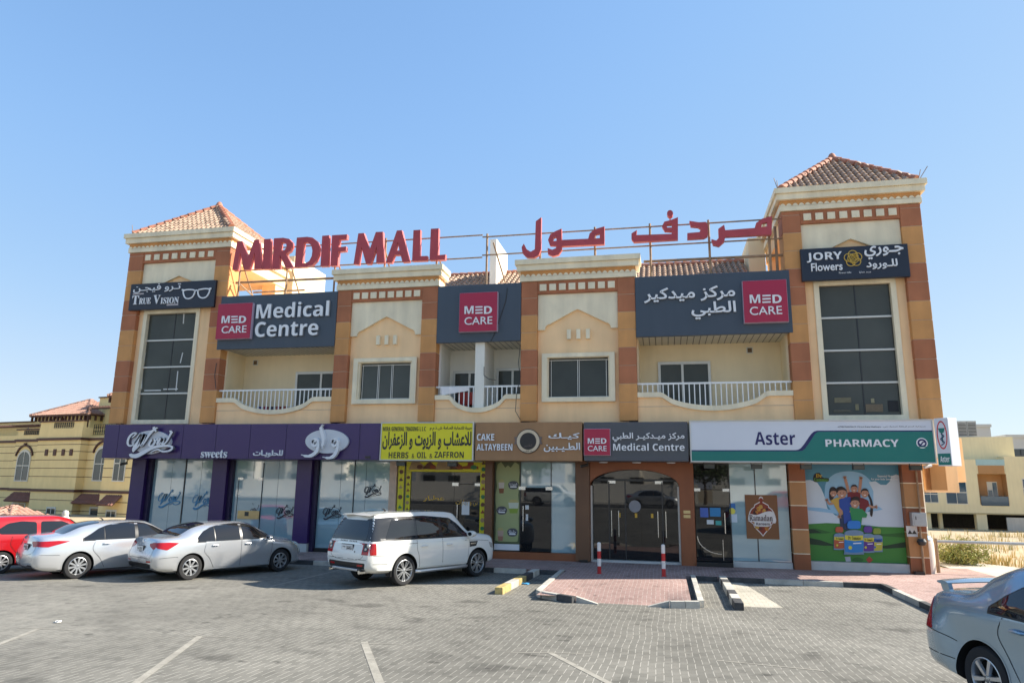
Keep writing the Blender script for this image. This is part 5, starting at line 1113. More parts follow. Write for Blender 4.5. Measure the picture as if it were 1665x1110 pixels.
# barrier rail over the sandy field
xa_, ya_ = G(1527, 937, 0); t = thing('barrier_rail', 'long grey barrier pipe on rusty posts along the sandy field', 'barrier', (xa_, ya_, 0)); q = MB(); q.tube([(xa_, ya_, 0), (xa_, ya_, 1.15)], .055, 10)
part('post', q, rusty, t, smooth=True)
q = MB(); q.tube([(xa_, ya_, 1.06), (xa_+16, ya_-.4, 1.02)], .045, 10); part('rail', q, steel, t, smooth=True); q = MB(); q.tube([(xa_+15.5, ya_-.4, 0), (xa_+15.5, ya_-.4, 1.1)], .055, 10); part('post', q, rusty, t, smooth=True)
# blue rag on the paving and a paper scrap
for px, py, m, l, s in ((851, 949, mat('blue_rag', (.05,.28,.5), .9), 'small crumpled blue rag on the paving beside the yellow kerb bar', .16), (93, 1012, mat('paper', (.7,.7,.68), .8, .03), 'scrap of white paper on the empty paving at the left', .05)):
    x, y = GG(px, py); q = MB(); n = 9; q.grid([[(x+s*(i/n-.5)*2+random.uniform(-.02, .02), y+s*(j/n-.5)*1.2+random.uniform(-.02, .02), hgt(y)+.012+random.uniform(0, .035)*(1 if 0 < i < n and 0 < j < n else 0)) for i in range(n+1)] for j in range(n+1)]); solo('litter', l, 'litter', q, m, smooth=True)
# ------------------------------------------------------------------ cars: lofted shells with projected glass, lamps and door skins
def pchip(xs, ys):
    n = len(xs); h = [xs[i+1]-xs[i] for i in range(n-1)]; d = [(ys[i+1]-ys[i])/h[i] for i in range(n-1)]; m = [0.]*n
    for i in range(1, n-1):
        if d[i-1]*d[i] > 0:
            w1, w2 = 2*h[i]+h[i-1], h[i]+2*h[i-1]; m[i] = (w1+w2)/(w1/d[i-1]+w2/d[i])
    m[0], m[-1] = d[0], d[-1]
    def f(x):
        i = 0
        while i < n-2 and x > xs[i+1]: i += 1
        t = (x-xs[i])/h[i]; return (2*t**3-3*t*t+1)*ys[i]+(t**3-2*t*t+t)*h[i]*m[i]+(-2*t**3+3*t*t)*ys[i+1]+(t**3-t*t)*h[i]*m[i+1]
    return f
def resample(rows, n):
    # rows: list of 3-D points -> n points along a shape-preserving curve
    s = [0.]
    for i in range(1, len(rows)): s.append(s[-1]+max(1e-4, (Vector(rows[i])-Vector(rows[i-1])).length))
    fs = [pchip(s, [r[k] for r in rows]) for k in range(3)]
    return [Vector([f(s[-1]*i/(n-1)) for f in fs]) for i in range(n)]
def loft(stations, bulge=(.05, .07), nx=96, ns=30):
    K = len(stations[0])
    lines = []
    for k in range(K):
        pts = [s[k] for s in stations]; t = list(range(len(stations)))
        xs = [sum(p[0] for p in s)/K for s in stations]
        fs = [pchip(xs, [p[c] for p in pts]) for c in range(3)]
        x0, x1 = xs[0], xs[-1]
        us = [x0+(x1-x0)*(.5-.5*cos(pi*i/(nx-1)))*.35+(x1-x0)*i/(nx-1)*.65 for i in range(nx)]
        lines.append([[f(u) for f in fs] for u in us])
    secs = [resample([lines[k][i] for k in range(K)], ns) for i in range(nx)]
    m = MB(); R = []
    for sec in secs:
        R.append([tuple(p) for p in sec] + [(p.x, -p.y, p.z) for p in reversed(sec[1:-1])])
    n = len(R[0])
    vs = [p for r in R for p in r]; m.add(vs, [(i*n+k, i*n+(k+1) % n, (i+1)*n+(k+1) % n, (i+1)*n+k) for i in range(nx-1) for k in range(n)])
    for sec, sg, bl in ((secs[0], -1, bulge[0]), (secs[-1], 1, bulge[1])):
        C = 14; P = []
        for p in sec:
            P.append([(p.x+sg*bl*(1-(2*j/C-1)**2)*min(1, abs(p.y)/.4), p.y*(1-2*j/C), p.z) for j in range(C+1)])
        m.grid(P)
    return m
VIEW = {'L': ((0, 1, 0), lambda u, v: (u, 3, v)), 'R': ((0, -1, 0), lambda u, v: (u, -3, v)), 'B': ((-1, 0, 0), lambda u, v: (-6, u, v)), 'F': ((1, 0, 0), lambda u, v: (6, u, v)), 'T': ((0, 0, 1), lambda u, v: (u, v, 6))}
def patch(bvh, outline, view, off, res=.05, lip=.012, mb=None, mi=0):
    d, org = VIEW[view]; d = Vector(d); bm = bmesh.new()
    f = bm.faces.new([bm.verts.new((p[0], p[1], 0)) for p in outline])
    for ax in (0, 1):
        lo, hi = min(p[ax] for p in outline), max(p[ax] for p in outline); c = math.ceil((lo+1e-4)/res)*res
        while c < hi-1e-4:
            bmesh.ops.bisect_plane(bm, geom=bm.verts[:]+bm.edges[:]+bm.faces[:], plane_co=(c if ax == 0 else 0, c if ax == 1 else 0, 0), plane_no=(1 if ax == 0 else 0, 1 if ax == 1 else 0, 0), dist=1e-5); c += res
    bm.verts.index_update(); vs = []; nr = []
    for v in bm.verts:
        o = Vector(org(v.co.x, v.co.y)); hit, no, _, _ = bvh.ray_cast(o, -d)
        if hit is None or (hit-o).length > 5.9: hit, no, _, _ = bvh.find_nearest(o-d*(2.2 if view in 'LR' else 3.8 if view in 'BF' else 4.9))
        if no.dot(d) < 0: no = -no
        vs.append(hit+no*off); nr.append(no)
    fs = [tuple(v.index for v in f.verts) for f in bm.faces]; k = len(vs); ext = []
    for e in bm.edges:
        if e.is_boundary:
            a, b = e.verts[0].index, e.verts[1].index; o = len(vs); vs += [vs[a]-nr[a]*lip, vs[b]-nr[b]*lip]; ext.append((a, b, o+1, o))
    bm.free(); mb = mb or MB(); return mb.add(vs, fs+ext, mi)
def grow(o, d): return fatten(o, d)
def seam(bvh, pts, view, wd=.008, off=.0016, mb=None):
    r_ = smooth_line(pts, 5); o = ribbon(r_, wd); h = len(o)//2; mb = mb or MB()
    d, org = VIEW[view]; d = Vector(d); q = []
    for p in o:
        s = Vector(org(*p)); hit, no, _, _ = bvh.ray_cast(s, -d)
        if hit is None: hit, no, _, _ = bvh.find_nearest(s-d*2.2)
        q.append(hit+(no if no.dot(d) > 0 else -no)*off)
    return mb.add(q, [(j, j+1, 2*h-2-j, 2*h-1-j) for j in range(h-1)])
tyre = mat('tyre_rubber', (.018,.018,.019), .85, .1, 8, bump=.2)
alloy = mat('alloy_wheel', (.55,.56,.57), .38, .03, 6, metal=.85)
cglass = mat('car_tinted_glass', (.010,.011,.013), .02, 0, spec=.5, ior=1.75)
ctrim = mat('car_black_trim', (.012,.012,.013), .35, .05, 6)
archm = mat('wheel_well', (.006,.006,.006), .95, 0)
cchr = mat('car_chrome', (.75,.76,.77), .12, 0, metal=1.)
rlamp = mat('red_lamp', (.36,.006,.010), .12, .0, spec=.5, coat=.3)
clamp = mat('clear_lamp', (.6,.58,.55), .08, 0, spec=.6, coat=1., metal=.4)
platem = mat('plate_white', (.75,.75,.73), .4, 0)
def paint(n, c, metal=.55, rough=.24): return mat(n, c, rough, 0, coat=1., metal=metal)
def wheel(t, x, y, r, wd, n, rim=.67, twin=False, sgn=-1, spoke_w=.055):
    tm = MB(); ro, ri = r, r*rim
    tm.lathe([(ri*.97, -wd*.3), (ri*1.02, -wd*.47), (ri*1.15, -wd*.5), (ro*.94, -wd*.47), (ro*.985, -wd*.38), (ro, -wd*.25), (ro, wd*.25), (ro*.985, wd*.38), (ro*.94, wd*.47), (ri*1.1, wd*.5), (ri, wd*.4)], (x, y, r), 'y', 40)
    W_ = part('wheel', tm, tyre, t, smooth=True, local=True)
    q = MB(); s = sgn
    q.lathe([(ri*1.0, s*wd*.46), (ri*.955, s*wd*.48), (ri*.92, s*wd*.42), (ri*.9, 0), (ri*.9, -s*wd*.3)], (x, y, r), 'y', 40, 0)
    q.lathe([(0, s*wd*.06), (ri*.92, s*wd*.05)], (x, y, r), 'y', 24, 1)
    q.lathe([(0, s*wd*.44), (ri*.13, s*wd*.43), (ri*.2, s*wd*.40), (ri*.22, s*wd*.1)], (x, y, r), 'y', 20, 0)
    for k in range(n):
        for tw in ((-.13, .13) if twin else (0,)):
            a = 2*pi*k/n+.2; dr = Vector((cos(a), 0, sin(a))); dt = Vector((-sin(a), 0, cos(a))); c = Vector((x, y, r))
            w0, w1 = (spoke_w*.42, spoke_w*.38) if twin else (spoke_w*.8, spoke_w*1.15)
            P = []
            for rr, ww, dep in ((ri*.14, w0, .42), (ri*.55, (w0+w1)/2, .44), (ri*.94, w1, .43)):
                tt = tw*rr*1.1
                for e, dd in ((-1, dep-.14), (-.7, dep), (.7, dep), (1, dep-.14)): P.append(c+dr*rr+dt*(tt+e*ww/2*r/.33)+Vector((0, s*wd*dd, 0)))
            q.add(P, [(i*4+j, i*4+j+1, i*4+j+5, i*4+j+4) for i in (0, 1) for j in range(3)], 0)
    for k in range(5): a = 2*pi*k/5; q.lathe([(.012, s*wd*.445), (.012, s*wd*.4)], (x+ri*.12*cos(a), y, r+ri*.12*sin(a)), 'y', 8, 1)
    part('rim', q, [alloy, archm], W_, smooth=True, local=True, angle=30)
RM = lambda x: -1.37+(x+1.37)*1.25 if x < -1.37 else x if x < 1.375 else 1.375+(x-1.375)*.74
def make_car(name, label, loc, heading, stations, wheels, pt, spec, bulge=(.05, .07)):
    # wheels: (rear x, front x, track half, radius, width, arch radius)
    t = thing(name, label, 'car', loc, heading)
    rm = spec.get('remap')
    if rm:
        stations = [[(rm(p[0]), p[1], p[2]*1.03) for p in st] for st in stations]
        spec['patches'] = [(n_, [(rm(p[0]), p[1]) for p in o_] if set(v_) & set('LRT') else o_, v_, f_, m_, s_) for n_, o_, v_, f_, m_, s_ in spec['patches']]
        spec['seams'] = [([(rm(p[0]), p[1]) for p in o_] if set(v_) & set('LRT') else o_, v_) for o_, v_ in spec['seams']]
    sh = loft(stations, bulge)
    me = mesh('shell', sh, [pt, archm], True, 40); bm = bmesh.new(); bm.from_mesh(me); bmesh.ops.remove_doubles(bm, verts=bm.verts, dist=.0008); bmesh.ops.recalc_face_normals(bm, faces=bm.faces); bvh = BVHTree.FromBMesh(bm); bm.to_mesh(me); bm.free()
    rx, fx, tr, r, wd, ar = wheels
    body = bpy.data.objects.new('body', me); COL.objects.link(body)
    cut = MB()
    for x in (rx, fx):
        for s in (-1, 1):
            cut.lathe([(0, s*1.2), (ar, s*1.2), (ar, s*(tr-.16)), (0, s*(tr-.17))], (x, 0, r+.005), 'y', 48)
    cme = mesh('cut', cut, [pt, archm]); cme.polygons.foreach_set('material_index', [1]*len(cme.polygons))
    bmc = bmesh.new(); bmc.from_mesh(cme); bmesh.ops.remove_doubles(bmc, verts=bmc.verts, dist=.0005); bmesh.ops.recalc_face_normals(bmc, faces=bmc.faces); bmc.to_mesh(cme); bmc.free()
    co = bpy.data.objects.new('cut', cme); COL.objects.link(co)
    md = body.modifiers.new('b', 'BOOLEAN'); md.operation = 'DIFFERENCE'; md.object = co; md.solver = 'EXACT'
    dg = bpy.context.evaluated_depsgraph_get(); dg.update(); nm = bpy.data.meshes.new_from_object(body.evaluated_get(dg))
    body.modifiers.clear(); bpy.data.objects.remove(co); body.data = nm; nm.name = 'body'
    nm.polygons.foreach_set('use_smooth', [True]*len(nm.polygons)); nm.set_sharp_from_angle(angle=radians(38))
    body.parent = t; FR[body] = FR[t]
    for x in (rx, fx):
        for s in (-1, 1): wheel(t, x, s*(tr-wd/2+.01), r, wd, spec.get('spokes', 10), spec.get('rim', .67), spec.get('twin', False), s)
    # arch lips
    q = MB()
    for x in (rx, fx):
        for s in (-1, 1):
            pts = [(x+(ar+.004)*cos(a), r+.005+(ar+.004)*sin(a)) for a in [pi*(-.06+1.12*i/24) for i in range(25)]]
            pts = [p for p in pts if p[1] > spec.get('sill', .24)]
            seam(bvh, pts, 'L' if s > 0 else 'R', spec.get('lipw', .018), .004, q)
    part('arch_lip', q, spec.get('lipm', pt), t, smooth=True, local=True)
    for pn, outs, views, off, mt, sub in spec['patches']:
        for vw in views:
            outl = outs if vw != 'L' or True else outs
            o = part(pn, patch(bvh, outl, vw, off, spec.get('res', .04)), mt, t, smooth=True, local=True, angle=50)
            for f in (sub or ()): f(o, vw, bvh)
    q = MB()
    for pts, views in spec['seams']:
        for vw in views: seam(bvh, pts, vw, .009, .0022, q)
    part('panel_gap', q, archm, t, local=True)
    for f in spec.get('extra', ()): f(t, bvh)
    return t
def on(bvh, u, v, vw, off=0.):
    d, org = VIEW[vw]; d = Vector(d); hit, no, _, _ = bvh.ray_cast(Vector(org(u, v)), -d); return hit+d*off
def door_handle(x, z, mt, ln=.2):
    def f(o, vw, bvh):
        s = 1 if vw == 'L' else -1; a = on(bvh, x-ln/2, z, vw); b = on(bvh, x+ln/2, z, vw); c = (a+b)/2+Vector((0, s*.035, .005))
        q = MB(); q.tube([a, a+(c-a)*.35+Vector((0, s*.02, 0)), c, b+(c-b)*.35+Vector((0, s*.02, 0)), b], [.012, .017, .018, .017, .012], 8); part('handle', q, mt, o, smooth=True, local=True)
    return f
def mirror(x, z, y, mt, size=1.):
    def f(t, bvh):
        for s in (-1, 1):
            q = MB(); P = []
            for i, (dx, k) in enumerate(((-.07, .55), (-.06, .95), (0, 1), (.06, .8), (.1, .35))):
                P.append([(x+dx*size, s*(y+.13*size+.115*size*k*cos(a)), z+.075*size*k*sin(a)) for a in [2*pi*j/14 for j in range(15)]])
            q.grid(P); q.tube([(x+.03, s*(y-.03), z-.05), (x+.02, s*(y+.06), z-.02)], .022, 6); part('mirror', q, mt, t, smooth=True, local=True)
            g_ = MB(); g_.add([P[0][j] for j in range(14)], [tuple(range(14))]); part('mirror_glass', g_, cglass, t, local=True)
    return f
def plate_text(t, bvh, u, v, w_, h, word, vw='B', small='DUBAI'):
    c = on(bvh, u, v, vw); q = MB(); tb = lambda a, b, w__: (c.x-w__-.012, -a+c.y, b+c.z)
    q.prism([(-w_/2, -h/2), (w_/2, -h/2), (w_/2, h/2), (-w_/2, h/2)], .006, -.05, to=tb, mi=0); q.prism([(-w_/2-.012, -h/2-.012), (w_/2+.012, -h/2-.012), (w_/2+.012, h/2+.012), (-w_/2-.012, h/2+.012)], 0, -.06, to=tb, mi=1)
    lettering(q, word, -.02 if len(word) > 4 else -.05, w_*.45, -h*.33, h*.33, .009, .004, 'b', to=tb, mi=1, res=2); lettering(q, small, -w_*.4, -w_*.12, 0, h*.25, .009, .004, to=tb, mi=1, res=1)
    part('number_plate', q, [platem, ctrim], t, local=True)
def S(x, b, si, lo, mx, sh, md_, re, h, c, dx=(0,)*9):
    return [(x+dx[i], p[0], p[1]) for i, p in enumerate(((0, b), si, lo, mx, sh, md_, re, h, (0, c)))]
def sedan_stations(L0=-2.33, L1=2.28, W=.89, k=1., roof=1.475, deck=1.10, hood=.98, rear_base=-1.72, roof_r=-.85, roof_f=.35, cowl=1.22):
    r = roof
    return [
     S(L0, .30, (.56,.30), (.72,.36), (.75,.60), (.70,.88), (.66,deck-.09), (.52,deck-.03), (.3,deck-.01), deck, (.14,.12,.03,0,.08,.11,.13,.12,.12)),
     S(L0+.12, .27, (.62,.26), (.81,.34), (.84,.62), (.79,.91), (.72,deck-.06), (.54,deck-.005), (.3,deck+.008), deck+.012, (.1,.08,0,0,.05,.07,.08,.08,.08)),
     S(L0+.36, .22, (.66,.22), (.855,.32), (.885,.64), (.835,.92), (.755,deck-.03), (.56,deck+.01), (.3,deck+.022), deck+.026),
     S(rear_base, .2, (.68,.2), (.87,.29), (W,.65), (.86,.935), (.77,deck-.01), (.60,deck+.03), (.3,deck+.045), deck+.05),
     S((rear_base+roof_r)/2, .19, (.70,.19), (.87,.27), (W+.005,.65), (.875,.95), (.79,1.12), (.60,(deck+r)/2+.03), (.34,(deck+r)/2+.075), (deck+r)/2+.085),
     S(roof_r, .18, (.70,.18), (.87,.25), (W+.005,.64), (.875,.955), (.785,1.19), (.60,r-.075), (.34,r-.025), r-.012),
     S(-.2, .18, (.70,.18), (.87,.25), (W,.63), (.87,.95), (.78,1.2), (.60,r-.055), (.34,r-.008), r),
     S(roof_f, .18, (.70,.18), (.87,.25), (W,.62), (.87,.94), (.78,1.18), (.59,r-.085), (.34,r-.038), r-.025),
     S((roof_f+cowl)/2, .18, (.70,.18), (.87,.25), (W,.62), (.865,.93), (.79,1.06), (.61,(hood+r)/2-.03), (.34,(hood+r)/2+.005), (hood+r)/2+.015),
     S(cowl, .19, (.70,.19), (.87,.26), (W,.62), (.855,.91), (.775,.955), (.62,hood), (.34,hood+.025), hood+.035),
     S(cowl+.45, .2, (.68,.2), (.865,.28), (.885,.62), (.82,.86), (.72,.905), (.56,hood-.055), (.3,hood-.035), hood-.03),
     S(L1-.24, .2, (.62,.2), (.80,.28), (.82,.58), (.74,.78), (.65,.825), (.5,hood-.13), (.28,hood-.11), hood-.1),
     S(L1-.08, .22, (.55,.22), (.70,.29), (.72,.56), (.62,.74), (.55,.78), (.42,hood-.19), (.24,hood-.175), hood-.17),
     S(L1, .25, (.46,.25), (.60,.31), (.63,.54), (.53,.70), (.46,.735), (.36,hood-.235), (.2,hood-.225), hood-.22, (-.06,-.04,-.01,0,-.04,-.06,-.07,-.07,-.07))]
silver = paint('silver_paint', (.62,.635,.65), .68, .27); silver2 = paint('pale_silver_paint', (.66,.675,.69), .65, .27); whitep = paint('white_paint', (.72,.72,.68), 0., .25); redp = paint('red_paint', (.42,.008,.012), .1, .25); bluep = paint('ice_blue_paint', (.27,.38,.47), .6, .25)
def dlo_split(top, z0, xs):
    # glass outlines under one curved roof line, split at the pillars; top is a list of (x, z)
    out = []
    f = pchip([p[0] for p in top], [p[1] for p in top])
    for a, b in xs:
        n = 12; pts = [(b+(a-b)*i/n, f(b+(a-b)*i/n)) for i in range(n+1)]
        out.append([(a, z0(a)), (b, z0(b))]+[p for p in pts if p[1] > z0(p[0])+.012])
    return out
def rounded(o, r=.05, n=3):
    res = []
    for i in range(len(o)):
        a, b, c = Vector(o[i-1]), Vector(o[i]), Vector(o[(i+1) % len(o)])
        da = (a-b); dc = (c-b); k = min(r, da.length*.45, dc.length*.45); p, q = b+da.normalized()*k, b+dc.normalized()*k
        res += [tuple((p*(1-t)+b*t)*(1-t)+(b*(1-t)+q*t)*t) for t in [j/n for j in range(n+1)]]
    return res
def circle(u, v, r, n=16): return [(u+r*cos(2*pi*i/n), v+r*sin(2*pi*i/n)) for i in range(n)]
# ---- silver saloon near the middle
z0 = lambda x: .985+.012*x
top = [(-1.22,1.06), (-1.08,1.2), (-.85,1.315), (-.5,1.385), (0,1.41), (.33,1.365), (.66,1.215), (.95,1.07), (1.12,1.005)]
g3 = dlo_split(top, z0, [(-1.2, -.73), (-.70, .02), (.10, 1.08)])
full = dlo_split([(p[0], p[1]+.018) for p in top], lambda x: z0(x)-.02, [(-1.235, 1.12)])[0]
rd, fd = [(-.98,.97), (-1.0,.72), (-.86,.55), (-.72,.30), (.05,.28), (.06,.97)], [(.075,.97), (.065,.28), (.93,.28), (1.0,.6), (1.04,.96)]
def sedan_b(t, bvh): plate_text(t, bvh, 0, .80, .36, .17, '52107')
def badge(u, v, r=.05):
    def f(t, bvh):
        c = on(bvh, u, v, 'B'); q = MB(); q.prism(circle(0, 0, r), .004, -.012, [circle(0, 0, r*.72)], to=lambda a, b, w_: (c.x-w_-.003, a+c.y, b+c.z)); q.prism([(-r*.15, -r*.7), (r*.15, -r*.7), (r*.15, r*.7), (-r*.15, r*.7)], .003, -.012, to=lambda a, b, w_: (c.x-w_-.003, a+c.y, b+c.z)); part('badge', q, cchr, t, local=True)
    return f
def antenna(x):
    def f(t, bvh):
        c = on(bvh, x, 0, 'T'); q = MB(); q.tube([c-Vector((0, 0, .01)), c+Vector((-.05, 0, .05)), c+Vector((-.11, 0, .06))], [.025, .015, .004], 6); part('antenna', q, ctrim, t, smooth=True, local=True)
    return f
def rear_lamp_set(side_poly, rear_poly, m2=None, inner=None):
    L_ = [('tail_lamp', side_poly, 'LR', .006, rlamp, None)]
    if rear_poly: L_ += [('tail_lamp', rear_poly, 'B', .006, rlamp, None), ('tail_lamp', [(-p[0], p[1]) for p in rear_poly], 'B', .006, rlamp, None)]
    return L_
mirr = lambda o: [(p[0], -p[1]) for p in o]
def common(pt, rear_glass, windshield, full, panes, doors, bump, hlamp):
    P = [('window_trim', full, 'LR', .0025, ctrim, None)]
    P += [('side_window', g_, 'LR', .006, cglass, None) for g_ in panes]
    P += [('rear_window', rear_glass, 'T', .004, cglass, None), ('windscreen', windshield, 'T', .004, cglass, None)]
    for d, hx, hz, hm in doors:
        P.append(('door', d, 'LR', .003, pt, [door_handle(hx, hz, hm)]))
    P += [('headlamp', hlamp, 'LR', .005, clamp, None)]
    P += bump
    return P
rg = rounded([(-1.70,-.60), (-1.70,.60), (-1.30,.565), (-.90,.52), (-.86,0), (-.90,-.52), (-1.30,-.565)], .06)
ws = rounded([(1.20,-.62), (1.24,0), (1.20,.62), (.80,.60), (.42,.55), (.40,0), (.42,-.55), (.80,-.60)], .06)
def at_wheel(p_r, p_f, ln, tr, rx):
    a, b = Vector(p_r), Vector(p_f); d = (b-a).normalized(); h = math.atan2(d.y, d.x); n = Vector((-d.y, d.x)); c = a-d*rx+n*tr
    return (c.x, c.y, 0), h
loc, hd = at_wheel((-12.5,-6.18), (-11.24,-3.78), 2.7, .86, -1.35)
make_car('silver_saloon_car', 'silver saloon car with red triangular tail lamps, nearest the white off-road car', loc, hd, sedan_stations(L1=2.17), (-1.35, 1.355, .865, .325, .215, .375), silver,
  dict(spokes=8, rim=.66, sill=.24, spoke_m=0, patches=common(silver, rg, ws, full, g3, [(rd, -.72, .865, silver), (fd, .26, .865, silver)], [
    ('rear_bumper', [(-.62,.34), (.62,.34), (.66,.44), (.5,.47), (-.5,.47), (-.66,.44)], 'B', .004, ctrim, None), ('reflector', [(.48,.49), (.66,.50), (.66,.535), (.48,.53)], 'B', .005, rlamp, None), ('reflector', [(-.48,.49), (-.66,.50), (-.66,.535), (-.48,.53)], 'B', .005, rlamp, None),
    ('sill_trim', [(-.95,.21), (.95,.21), (.95,.245), (-.95,.245)], 'LR', .004, cchr, None)] +
    rear_lamp_set(rounded([(-2.26,.99), (-2.24,.85), (-2.02,.80), (-1.84,.90), (-1.70,.975), (-1.95,.995)], .03), rounded([(.40,.96), (.70,.99), (.70,.84), (.62,.82), (.42,.90)], .02)), [(1.72,.80), (2.02,.70), (2.07,.76), (1.92,.84)]),
    seams=[([(-2.2,.6), (-1.8,.62), (-1.73,.6)], 'LR'), ([(-.95,.985), (-1.02,.72), (-.86,.53), (-.72,.28)], 'LR'), ([(.068,.99), (.06,.6), (.055,.28)], 'LR'), ([(1.06,.97), (1.02,.6), (.94,.28)], 'LR'), ([(-.62,1.02), (-.64,.62), (-.3,.60), (.3,.60), (.64,.62), (.62,1.02)], 'B'), ([(-1.0,.915), (0,.905), (1.0,.89), (1.6,.86)], 'LR')],
    extra=[sedan_b, mirror(.88, 1.0, .86, silver), badge(0, 1.0)]), (.06, .09))
# ---- silver saloon behind it, sharper window line
z0 = lambda x: 1.0+.01*x
top = [(-1.32,1.03), (-1.2,1.09), (-.85,1.30), (-.5,1.38), (0,1.405), (.33,1.36), (.66,1.21), (.95,1.075), (1.12,1.02)]
g3 = dlo_split(top, z0, [(-1.3, -.80), (-.775, .0), (.09, 1.08)]); full = dlo_split([(p[0], p[1]+.02) for p in top], lambda x: z0(x)-.022, [(-1.34, 1.12)])[0]
rd = [(-1.02,.98), (-1.05,.75), (-.86,.5), (-.74,.28), (.04,.27), (.05,.98)]
hd1 = radians(60.5); d_ = Vector((cos(hd1), sin(hd1))); c = Vector((-15.36,-6.92))+d_*1.38+Vector((-d_.y, d_.x))*.87
def sedan_a(t, bvh): plate_text(t, bvh, -.12, .82, .36, .17, '91308')
make_car('silver_saloon_car', 'pale silver saloon car with slim swept tail lamps, right behind the red hatchback', (c.x, c.y, 0), hd1, sedan_stations(-2.42, 2.35, .90, roof=1.47, deck=1.12, rear_base=-1.80, roof_r=-.80), (-1.38, 1.39, .875, .333, .22, .385), silver2,
  dict(spokes=10, rim=.68, sill=.24, twin=False, patches=common(silver2, rounded([(-1.78,-.60), (-1.78,.60), (-1.30,.565), (-.86,.52), (-.82,0), (-.86,-.52), (-1.30,-.565)], .06), ws, full, g3, [(rd, -.74, .885, silver2), ([(.065,.98), (.055,.27), (.93,.27), (1.0,.6), (1.05,.97)], .27, .88, silver2)], [
    ('rear_bumper', [(-.66,.30), (.66,.30), (.70,.40), (.5,.41), (.4,.37), (-.4,.37), (-.5,.41), (-.70,.40)], 'B', .004, ctrim, None), ('garnish', [(-.40,.93), (.40,.93), (.40,.965), (-.40,.965)], 'B', .008, cchr, None)] +
    rear_lamp_set(rounded([(-2.36,.99), (-2.34,.86), (-2.12,.85), (-1.62,.985), (-1.9,1.005)], .02), rounded([(.36,.98), (.70,1.0), (.70,.86), (.52,.85)], .02)), [(1.8,.80), (2.2,.68), (2.25,.74), (2.05,.84)]),
    seams=[([(-2.3,.66), (-1.85,.64)], 'LR'), ([(-1.0,1.0), (-1.07,.75), (-.87,.5), (-.74,.27)], 'LR'), ([(.058,1.0), (.05,.27)], 'LR'), ([(-.58,1.03), (-.60,.68), (.60,.68), (.58,1.03)], 'B')],
    extra=[sedan_a, mirror(.9, 1.02, .87, silver2), badge(.0, 1.06, .045), antenna(-.6)]), (.07, .1))
# ---- ice blue saloon in the near row, with a boot spoiler
hB = radians(90-162); dB = Vector((cos(hB), sin(hB))); nB = Vector((-dB.y, dB.x))
pw = CAM+_ray(1607, 1106)*7.3; zB = pw.z-.3
z0 = lambda x: .985+.02*x
z0 = lambda x: 1.0-.012*x
top = [(-1.1,1.05), (-.95,1.16), (-.72,1.29), (-.4,1.365), (0,1.41), (.33,1.365), (.66,1.205), (.92,1.06), (1.05,1.0)]
g3 = dlo_split(top, z0, [(-1.07, -.62), (-.60, .06), (.14, 1.0)]); full = dlo_split([(p[0], p[1]+.018) for p in top], lambda x: z0(x)-.02, [(-1.11, 1.05)])[0]
cB = Vector((pw.x, pw.y))+dB*1.28+nB*.80
def spoiler(t, bvh):
    q = MB(); P = []
    for y in [-.60+1.20*i/16 for i in range(17)]:
        k = 1-(abs(y)/.60)**6*.25; e = .02*(1-(y/.60)**2)
        P.append([(-2.10+.12*cos(a)*k, y, 1.175+e+.026*sin(a)*k) for a in [2*pi*j/12 for j in range(13)]])
    q.grid(P); q.add(P[0][:12], [tuple(range(12))]); q.add(P[-1][:12], [tuple(range(12))])
    for s in (-1, 1):
        q.add([(-2.14, s*.57, 1.08), (-2.0, s*.58, 1.07), (-2.0, s*.53, 1.07), (-2.14, s*.52, 1.08), (-2.16, s*.58, 1.18), (-2.02, s*.59, 1.18), (-2.02, s*.54, 1.18), (-2.16, s*.53, 1.18)], [(0,1,5,4), (1,2,6,5), (2,3,7,6), (3,0,4,7)])
    part('boot_spoiler', q, bluep, t, smooth=True, local=True)
make_car('blue_saloon_car', 'ice blue saloon car with a boot spoiler, cut off at the right edge', (cB.x, cB.y, zB), hB, sedan_stations(-2.24, 2.12, .84, roof=1.53, deck=1.11, hood=.97, rear_base=-1.58, roof_r=-.85, roof_f=.35, cowl=1.15), (-1.28, 1.30, .82, .318, .2, .375), bluep,
  dict(spokes=6, rim=.66, sill=.26, patches=common(bluep, rounded([(-1.6,-.56), (-1.6,.56), (-.82,.5), (-.78,0), (-.82,-.5)], .06), rounded([(1.12,-.58), (1.15,0), (1.12,.58), (.42,.54), (.40,0), (.42,-.54)], .06), full, g3, [([(-.92,.97), (-.98,.8), (-.9,.62), (-.78,.42), (-.66,.28), (.06,.28), (.08,.975)], -.72, .88, bluep), ([(.10,.975), (.085,.28), (.9,.28), (.98,.94)], .3, .87, bluep)], [
    ('side_moulding', [(-.6,.52), (.02,.52), (.02,.575), (-.6,.575)], 'LR', .012, bluep, None), ('side_moulding', [(.12,.52), (.85,.52), (.85,.575), (.12,.575)], 'LR', .012, bluep, None)] +
    rear_lamp_set(rounded([(-2.2,1.02), (-2.19,.70), (-1.97,.69), (-2.01,.86), (-2.06,1.02)], .02), rounded([(.50,1.0), (.70,1.0), (.72,.70), (.52,.72)], .02)), [(1.6,.78), (1.95,.66), (1.99,.74), (1.8,.82)]),
    seams=[([(-2.12,.695), (-1.8,.66), (-1.62,.62)], 'LR'), ([(-.90,.985), (-1.0,.8), (-.91,.61), (-.78,.41), (-.65,.26)], 'LR'), ([(.092,.98), (.078,.28)], 'LR'), ([(-2.12,.45), (-1.66,.43)], 'LR')],
    extra=[spoiler, mirror(.85, 1.0, .82, bluep)]), (.05, .08))
